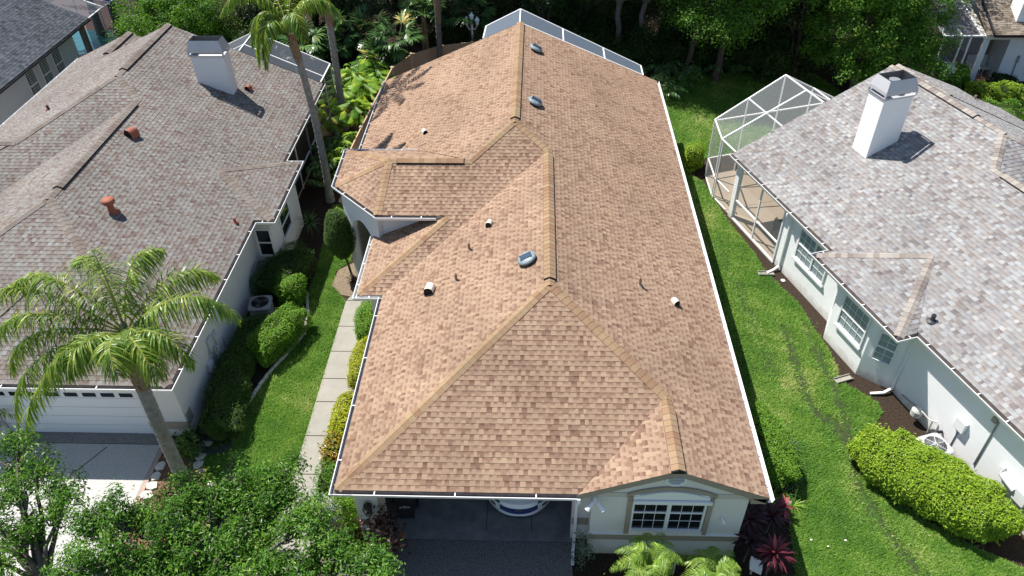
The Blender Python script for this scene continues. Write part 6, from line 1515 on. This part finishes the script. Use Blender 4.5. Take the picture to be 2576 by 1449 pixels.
m = MB(); m.tube([(-4.45, 14.5, -.03), (-4.45, 14.6, .75)], .035, 7); m.build('stem', bark_dark, t); rosette('foliage', (-4.45, 14.6, .75), 44, .62, .05, L_dra, t, rise=(-.5, 1.4), droop=.25, rng=random.Random(4), prof=[.9, 1, .8, .5, .05])
t = thing('yucca', 'spiky dark plant on a stem at the foot of the topiary', 'yucca', (-2.15, 11.6, 0)); rosette('foliage', (-2.15, 11.6, .05), 24, .4, .04, L_cop, t, rise=(.1, 1.3), droop=.6, rng=random.Random(5))

# ------------------------------------------------------------------ SMALL THINGS OUTDOORS
# fence
t = thing('fence', 'tan vinyl privacy fence between the two near houses', 'fence', (-3.2, 24, 0))
tanv = mat('tan vinyl', (.50, .34, .22), .6, .3, noise=.35, nscale=1.5, col2=(.40, .27, .17))
fp = [(-3.42, 18.6), (-3.30, 20.9), (-3.15, 23.2), (-3.0, 25.5), (-2.85, 27.6), (-2.05, 29.4), (-.6, 30.6), (1.7, 31.3)]
for a, b in zip(fp[:-1], fp[1:]):
    m = MB(); a3, b3 = Vector((*a, 0)), Vector((*b, 0)); d = (b3-a3); n = int(d.length/.16); dn = d.normalized(); s = Vector((-dn.y, dn.x, 0))
    for i in range(n):
        c, e_ = a3+d*(i/n)+dn*.004, a3+d*((i+1)/n)-dn*.004
        m.slab([c+Vector((0, 0, .05)), e_+Vector((0, 0, .05)), e_+Vector((0, 0, 1.74)), c+Vector((0, 0, 1.74))], s*.02)
    m.beam(a3+Vector((0, 0, 1.77)), b3+Vector((0, 0, 1.77)), .06, .09); m.beam(a3+Vector((0, 0, .1)), b3+Vector((0, 0, .1)), .05, .12)
    m.build('fence_panel', tanv, t)
for a in fp:
    m = MB(); m.box((a[0]-.065, a[1]-.065, 0), (a[0]+.065, a[1]+.065, 1.85)); m.add([(a[0]-.085, a[1]-.085, 1.85), (a[0]+.085, a[1]-.085, 1.85), (a[0]+.085, a[1]+.085, 1.85), (a[0]-.085, a[1]+.085, 1.85), (a[0], a[1], 1.93)], [(0, 1, 4), (1, 2, 4), (2, 3, 4), (3, 0, 4), (3, 2, 1, 0)])
    m.build('fence_post', mat('pale tan post', (.62, .48, .36), .6, .3), t)
# lamp post with white lanterns
t = thing('lamp_post', 'white double lamp post behind the left slope of the tan roof', 'lamp post', (1.2, 31.9, 0))
m = MB(); m.tube([(1.2, 31.9, 0), (1.2, 31.9, 2.6)], .05, 8)
for dx in (-.3, .3): m.tube([(1.2, 31.9, 2.3), (1.2+dx*.6, 31.9, 2.25), (1.2+dx, 31.9, 2.5)], .025, 6)
m.build('pole', white_paint, t)
for dx, z in ((-.3, 2.5), (.3, 2.5), (0, 2.75)):
    m = MB(); m.lathe([(.05, 0), (.09, .05), (.13, .28), (.16, .30), (.10, .38), (.03, .46), (.01, .52)], (1.2+dx, 31.9, z), 8); m.build('lantern', mat('frosted lantern', (.75, .78, .80), .3, .4), t)
# edging
rg = random.Random(9)
def polyline_points(pts, step):
    out = []; acc = 0
    for (x0, y0), (x1, y1) in zip(pts[:-1], pts[1:]):
        L = math.hypot(x1-x0, y1-y0); t = acc
        while t < L: out.append((x0+(x1-x0)*t/L, y0+(y1-y0)*t/L, math.atan2(y1-y0, x1-x0))); t += step
        acc = t-L
    return out
st = MB(); st.box((-.14, -.05, -.02), (.14, .05, .10)); proto = None
for (x, y, a) in polyline_points(EDGE[:9], .295):
    if proto is None: proto = o = st.build('edging_stone', stone, bevel=.015)
    else: o = proto.copy(); C.objects.link(o)
    o.location = (x, y, 0); o.rotation_euler = (rg.uniform(-.06, .06), rg.uniform(-.06, .06), a+rg.uniform(-.1, .1))
    tag(o, 'narrow pale edging stone in the curved row between lawn and mulch', 'edging stone', 'edging stones of the curved lawn border')
flat = [(-5.2, 3.62, .30), (-5.38, 3.45, .26), (-5.27, 3.12, .34), (-5.22, 2.78, .32), (-5.02, 2.5, .30), (-4.55, 2.02, .36), (-4.30, 1.68, .34), (-4.16, 1.33, .32), (-4.22, 1.0, .28), (-6.48, 3.42, .24), (-6.36, 2.72, .30), (-6.36, 2.35, .30), (-6.34, 2.0, .32), (-6.36, 1.65, .32), (-6.38, 1.3, .3)]
for i, (x, y, r) in enumerate(flat):
    n = 6; pts = [(r*.62*rg.uniform(.75, 1.1)*math.cos(k*6.283/n+.3), r*.55*rg.uniform(.75, 1.1)*math.sin(k*6.283/n+.3)) for k in range(n)]
    m = MB(); m.prism(pts, 0, .07); o = m.build('flat_stone', stone, bevel=.015); o.location = (x, y, .005); o.rotation_euler = (0, 0, rg.uniform(0, 3))
    lw_ = 'beside the driveway' if i > 8 else 'around the lawn side of the palm bed'
    tag(o, 'flat pale garden stone ' + lw_, 'stone', 'flat stones along the driveway' if i > 8 else 'flat stones round the palm bed')
# hose
m = MB(); pts = []
for k in range(140):
    a = k*.32; r = .42+.12*math.sin(k*.21); pts.append((-5.0+r*math.cos(a)*1.15+.08*math.sin(k*.13), 3.5+r*math.sin(a)*.6+.05*math.cos(k*.17), .06+.05*abs(math.sin(k*.4))+.0004*k))
m.tube(pts, .014, 6); tag(m.build('garden_hose', mat('dark blue grey hose', (.035, .05, .06), .5, .3), smooth=True), 'coiled dark garden hose on the mulch at the lawn corner', 'hose')
# air conditioners
def air_con(label, x, y, rz, m_, top):
    t = thing('air_conditioner', label, 'air conditioner', (x, y, 0), rz)
    m = MB(); m.lathe([(.40, .02), (.40, .06), (.37, .08), (.37, .70), (.41, .74), (.41, .80), (.37, .83)], (0, 0, 0), 32, sq=.9)
    for k in range(14): m.lathe([(.378, .11+k*.042), (.385, .12+k*.042), (.378, .13+k*.042)], (0, 0, 0), 32, sq=.9)
    m.build('casing', m_, t, local=True, smooth=False)
    m = MB(); m.lathe([(.31, .834), (.30, .834)], (0, 0, 0), 32); m.build('fan_well', mat('dark well', (.02, .021, .023), .7, .2), t, local=True)
    m = MB()
    for k in range(32):
        a = k*math.pi/16; m.beam((.07*math.cos(a), .07*math.sin(a), .862), (.32*math.cos(a), .32*math.sin(a), .845), .004)
    for r in (.10, .15, .20, .25, .30):
        for k in range(24): m.beam((r*math.cos(k*.2618), r*math.sin(k*.2618), .855), (r*math.cos((k+1)*.2618), r*math.sin((k+1)*.2618), .855), .003)
    m.lathe([(.07, .85), (.06, .87)], (0, 0, 0), 12)
    for k in range(6): m.beam((0, 0, .868), (.31*math.cos(k*1.047), .31*math.sin(k*1.047), .85), .012 if not top else .02)
    m.build('fan_grille', mat('dark grille wire', (.06, .062, .065), .5, .4) if not top else galv, t, local=True)
    m = MB()
    for k in range(3):
        a = k*2.094+.3; m.slab([(.05*math.cos(a), .05*math.sin(a), .836), (.29*math.cos(a-.3), .29*math.sin(a-.3), .838), (.29*math.cos(a+.35), .29*math.sin(a+.35), .846)], (0, 0, .004))
    m.build('fan_blades', mat('fan blade grey', (.10, .105, .11), .4, .4), t, local=True)
    return t
air_con('grey air conditioner beside the left house wall between hedges', -5.05, 9.42, R(8), grey_metal, False); air_con('pale air conditioner half hidden behind the long lime hedge', 16.80, 3.36, R(18), galv, True)
# garbage bin
t = thing('wheelie_bin', 'dark wheeled rubbish bin just inside the garage opening', 'bin', (1.38, 1.28, 0), R(4))
bm = mat('black bin plastic', (.018, .019, .021), .45, .35)
def ring_(hx, hy, z, oy=0): return [(-hx, -hy+oy, z), (hx, -hy+oy, z), (hx, hy+oy, z), (-hx, hy+oy, z)]
m = MB(); side = [(0, 1, 5, 4), (1, 2, 6, 5), (2, 3, 7, 6), (3, 0, 4, 7)]
m.add(ring_(.21, .24, .05)+ring_(.29, .31, .95), side+[(3, 2, 1, 0)]); m.add(ring_(.29, .31, .95)+ring_(.315, .335, .96), side); m.add(ring_(.315, .335, .96)+ring_(.315, .335, 1.01), side+[(4, 5, 6, 7)]); m.build('body', bm, t, local=True, bevel=.02)
m = MB(); m.add(ring_(.32, .34, 1.015, .02)+ring_(.30, .30, 1.07, .03), side+[(4, 5, 6, 7), (3, 2, 1, 0)]); m.beam((-.24, .40, 1.03), (.24, .40, 1.03), .035); m.build('lid', bm, t, local=True, bevel=.015)
for sx in (-1, 1): m = MB(); m.tube([(sx*.26, .24, .12), (sx*.31, .24, .12)], .12, 14); m.build('wheel', black_plastic, t, local=True)
m = MB()
def fy(z): return -.24-(.07)*(z-.05)/.90-.004
for (x0, x1, z0, z1) in ((-.16, .16, .62, .63), (-.15, -.08, .665, .70), (-.05, .05, .665, .71), (.08, .15, .665, .70), (-.11, -.06, .70, .725), (.06, .11, .70, .725), (-.015, .015, .71, .77), (-.04, .04, .735, .745)):
    m.add([(x0, fy(z0), z0), (x1, fy(z0), z0), (x1, fy(z1), z1), (x0, fy(z1), z1)], [(0, 1, 2, 3)])
m.build('emblem', mat('pale print', (.45, .46, .47), .6, .2), t, local=True)
# satellite dish, porch furniture
t = thing('satellite_dish', 'pale satellite dish on a short pole beyond the pale roof ridge', 'satellite dish', (26.9, 28.3, 0))
m = MB(); m.tube([(26.9, 28.35, 0), (26.9, 28.3, 1.3)], .03, 7); m.tube([(26.9, 28.25, 1.35), (26.75, 27.75, 1.35)], .015, 5); m.build('mast', grey_metal, t)
m = MB(); m.lathe([(.02, 0), (.2, .02), (.36, .07), (.42, .11)], (0, 0, 0), 24); M = Matrix.Translation((26.9, 28.2, 1.45)) @ Vector((0, 0, 1)).rotation_difference(Vector((-.25, -.8, .55)).normalized()).to_matrix().to_4x4()
m.v = [tuple(M @ Vector(p)) for p in m.v]; m.build('dish', galv, t, smooth=True)
def chair(label, x, y, z, rz, m_, group=None, cast=False):
    t = thing('patio_chair', label, 'chair', (x, y, z), rz, group)
    m = MB(); m.box((-.28, -.28, .40), (.28, .28, .45)); m.build('seat', m_, t, local=True)
    m = MB(); m.slab([(-.28, .27, .45), (.28, .27, .45), (.28, .40, 1.0), (-.28, .40, 1.0)], (0, .03, 0)); m.build('backrest', m_, t, local=True)
    for sx in (-1, 1):
        for sy in (-1, 1): m = MB(); m.beam((sx*.26, sy*.26, 0), (sx*.26, sy*.26, .42), .04); m.build('leg', m_, t, local=True)
        m = MB(); m.beam((sx*.3, -.28, .62), (sx*.3, .32, .64), .05, .03); m.beam((sx*.3, -.26, .42), (sx*.3, -.26, .62), .035); m.build('armrest', m_, t, local=True)
cf = mat('charcoal furniture', (.03, .032, .036), .6, .3)
q = lw(1.55, -2.35, .03); chair('dark armchair on the right screened porch', *q, R(150), cf)
q = lw(2.4, -2.9, .03); t = thing('patio_table', 'dark square table beside the armchair on the right porch', 'table', q, R(18))
m = MB(); m.box((-.5, -.45, .70), (.5, .45, .75)); m.build('tabletop', cf, t, local=True)
for sx in (-1, 1):
    for sy in (-1, 1): m = MB(); m.beam((sx*.45, sy*.4, 0), (sx*.45, sy*.4, .70), .05); m.build('leg', cf, t, local=True)
chair('dark wrought metal patio chair by the far left pool', -22.6, 32.3, .02, R(120), dark_metal)
for i in range(2): chair(['pale patio chair under the far right eave, left of two', 'pale patio chair under the far right eave, right of two'][i], 29.85+i*.62, 30.9, 0, R(10), mat('pale chair frame', (.6, .6, .58), .5, .3), 'pale chairs under the far right eave')
t = thing('lounge_chair', 'blue slung lounge chair behind the far right screen', 'lounge chair', (28.5, 30.6, .04), R(30))
m = MB(); m.slab([(-.3, -.7, .30), (.3, -.7, .30), (.3, .3, .32), (-.3, .3, .32)], (0, 0, .03)); m.build('seat', mat('blue sling', (.03, .10, .30), .6, .3), t, local=True)
m = MB(); m.slab([(-.3, .3, .33), (.3, .3, .33), (.3, .75, .75), (-.3, .75, .75)], (0, .02, .03)); m.build('backrest', mat('blue sling', (.03, .10, .30)), t, local=True)
m = MB()
for sx in (-1, 1): m.beam((sx*.32, -.72, .31), (sx*.32, .32, .32), .04); m.beam((sx*.32, .3, .32), (sx*.32, .78, .77), .04); m.beam((sx*.32, -.6, 0), (sx*.32, -.6, .31), .04); m.beam((sx*.32, .2, 0), (sx*.32, .2, .31), .04)
m.build('frame', white_paint, t, local=True)
# planter left of the left garage
t = thing('plant_pot', 'white round planter at the left edge beside the left garage door', 'plant pot', (-11.9, 3.72, .03))
m = MB(); m.lathe([(.20, 0), (.30, .12), (.34, .35), (.28, .50), (.31, .54)], (-11.9, 3.72, .03), 20); m.build('pot', mat('white glazed pot', (.68, .68, .66), .4, .4), t, smooth=True)
t = thing('potted_palm', 'small palm growing out of the white planter at the left edge', 'plant', (-11.9, 3.72, .5)); rg = random.Random(8)
for j in range(9):
    a = j*.7; o = (math.cos(a), math.sin(a)); frond('frond', [(-11.9, 3.72, .5), (-11.9+o[0]*.3, 3.72+o[1]*.3, 1.2), (-11.9+o[0]*.7, 3.72+o[1]*.7, 1.4), (-11.9+o[0]*1.0, 3.72+o[1]*1.0, 1.0)], 24, .28, .03, L_pal, t, rg, droop=.8, stemr=.012, segs=2)
# splash blocks, garden light stake
for (x, y, rz, lab) in ((14.05, 12.35, R(20), 'concrete splash block at the foot of the porch downspout'), (15.35, 6.72, R(40), 'concrete splash block at the foot of the bay downspout')):
    m = MB(); m.prism([(-.32, -.12), (.3, -.09), (.3, .09), (-.32, .12)], 0, .04); m.box((-.32, .09, .04), (.3, .12, .09)); m.box((-.32, -.12, .04), (.3, -.09, .09)); o = m.build('splash_block', conc, bevel=.008); o.location = (x, y, .005); o.rotation_euler = (0, 0, rz+R(-20)); tag(o, lab, 'splash block')
m = MB(); m.tube([(8.72, -.42, 0), (8.72, -.40, .62)], .018, 6); m.tube([(8.72, -.40, .62), (8.72, -.40, .86)], .05, 10, 1); tag(m.build('sprinkler_head', [white_paint, black_plastic]), 'black topped sprinkler riser between the pygmy palms', 'sprinkler')
for (x, y) in ((14.6, 11.95),): 
    m = MB(); m.lathe([(.07, 0), (.09, .02), (.06, .03)], (x, y, .01), 12); tag(m.build('drain_cap', stone), 'small round drain cap in the mulch by the right house', 'drain cap')

for i, (x, y) in enumerate([(12.62, .62), (13.02, .42), (13.55, .62)]):
    m = MB(); rg = random.Random(i); m.poly([(.035*rg.uniform(.6, 1.2)*math.cos(k*1.05), .028*rg.uniform(.5, 1.2)*math.sin(k*1.05), .055+.02*rg.random()) for k in range(6)]); o = m.build('fallen_petal', mat('white petal', (.8, .8, .74), .6, .2)); o.location = (x, y, 0)
    tag(o, 'small white petal lying on the right lawn near the red plants', 'petal', 'white petals on the right lawn')
# ------------------------------------------------------------------ CAR in the garage
car = thing('parked_car', 'white car parked nose out inside the open garage', 'car', (4.57, 3.17, .03), 0)
prof = [(-2.10, .16, .72), (-2.16, .24, .80), (-2.19, .36, .85), (-2.18, .52, .87), (-2.16, .66, .88), (-2.10, .76, .88), (-1.98, .83, .87), (-1.75, .88, .86), (-1.0, .97, .85), (-.72, 1.02, .84), (-.1, 1.46, .66), (.5, 1.54, .64), (1.5, 1.50, .63), (1.95, 1.12, .74), (2.12, .95, .80), (2.18, .6, .84), (2.10, .25, .80)]
def front(s, i):
    y, z, hw = prof[i]; bow = .46*abs(s)**2.6 if i <= 6 else (.40*abs(s)**2.6 if i == 7 else (.1*abs(s)**3 if i < 13 else -.25*abs(s)**3))
    return (s*hw, y+bow, z - (.05*s*s if i in (6, 7, 8, 9) else 0))
m = MB(); NS = 17; ss = [-1+2*k/(NS-1) for k in range(NS)]
vs = [front(s, i) for i in range(len(prof)) for s in ss]
m.add(vs, [(i*NS+k, i*NS+k+1, (i+1)*NS+k+1, (i+1)*NS+k) for i in range(len(prof)-1) for k in range(NS-1)])
for e in (0, NS-1): m.add([vs[i*NS+e] for i in range(len(prof))], [range(len(prof))])
carp = mat('white car paint', (.80, .81, .83), .18, .5, coat=.6)
m.build('body', carp, car, local=True, smooth=False)
def surf(s, z, off=.012):
    zs = [p[1] for p in prof[:8]]; i = 0
    for j in range(len(zs)-1):
        if zs[j] <= z <= zs[j+1]: i = j
    t = (z-zs[i])/(zs[i+1]-zs[i]); a, b = Vector(front(s, i)), Vector(front(s, i+1)); p = a.lerp(b, t); nn = Vector((s*.9, -1, .25)).normalized()
    return p + nn*off
def patch(mb, s0, s1, zf0, zf1, off, n=12, mi=0):
    vs = []
    for k in range(n+1):
        s = s0+(s1-s0)*k/n; vs += [surf(s, zf0(s), off), surf(s, zf1(s), off)]
    mb.add(vs, [(2*k, 2*k+2, 2*k+3, 2*k+1) for k in range(n)], mi)
m = MB(); patch(m, -.60, .60, lambda s: .44+.16*abs(s)**1.5, lambda s: .63+.08*abs(s), .012, 20)
gr = m.build('grille', mat('dark blue mesh grille', (.012, .022, .11), .35, .5, noise=1, nscale=42, col2=(.03, .06, .28)), car, local=True)
m = MB()
for sg in (-1, 1): patch(m, sg*.12, sg*.58, lambda s: .555+.10*(abs(s)-.12), lambda s: .585+.11*(abs(s)-.12), .026, 10)
m.build('chrome_bar', mat('chrome', (.75, .76, .78), .12, .5, metal=1.0), gr, local=True)
m = MB(); c = surf(0, .565, .035); N = 20
for k in range(N):
    a0, a1 = k*6.2832/N, (k+1)*6.2832/N; m.beam(c+Vector((.10*math.cos(a0), 0, .048*math.sin(a0))), c+Vector((.10*math.cos(a1), 0, .048*math.sin(a1))), .022, .016)
zz = [(-.055, .022), (.0, .03), (.045, .012), (-.045, -.012), (.0, -.03), (.055, -.022)]
for a, b in zip(zz[:-1], zz[1:]): m.beam(c+Vector((a[0], -.004, a[1])), c+Vector((b[0], -.004, b[1])), .016, .012)
m.build('emblem', mat('chrome', (.75, .76, .78)), car, local=True)
m = MB(); patch(m, -.78, .78, lambda s: .245, lambda s: .315-.02*abs(s), .012, 16); patch(m, -.74, .74, lambda s: .20, lambda s: .235, .02, 16, 1); m.build('bumper', [black_plastic, mat('silver skid strip', (.45, .46, .48), .35, .5, metal=.5)], car, local=True)
for sg in (-1, 1):
    m = MB(); patch(m, sg*.60, sg*.95, lambda s: .69+.05*(abs(s)-.6), lambda s: .765+.06*(abs(s)-.6), .014, 8); m.build('headlight', glass_mat('headlight glass', (.05, .055, .06)), car, local=True)
    m = MB(); patch(m, sg*.74, sg*.90, lambda s: .52, lambda s: .59, .016, 5); m.build('fog_lamp', black_plastic, car, local=True)
m = MB(); m.add([Vector(front(s, i))+Vector((0, -.012, .018)) for i in (9, 10) for s in (-.86, -.4, 0, .4, .86)], [(k, k+1, k+6, k+5) for k in range(4)]); m.build('windscreen', dark_glass, car, local=True)
for sx in (-1, 1):
    for y in (-1.25, 1.35):
        wq = MB(); wq.tube([(sx*.70, y, .33), (sx*.88, y, .33)], .33, 20); ww = wq.build('wheel', black_plastic, car, local=True)
        wq = MB(); wq.tube([(sx*.86, y, .33), (sx*.895, y, .33)], .21, 14); wq.build('rim', grey_metal, ww, local=True)
    m = MB(); m.add([(sx*.90, -.62, .98), (sx*1.05, -.66, .98), (sx*1.05, -.60, 1.12), (sx*.86, -.55, 1.12), (sx*.88, -.45, .98), (sx*1.02, -.48, .98), (sx*1.02, -.46, 1.1), (sx*.86, -.42, 1.1)], [(0, 1, 2, 3), (4, 5, 6, 7), (0, 1, 5, 4), (1, 2, 6, 5), (2, 3, 7, 6), (3, 0, 4, 7)]); m.build('wing_mirror', carp, car, local=True)
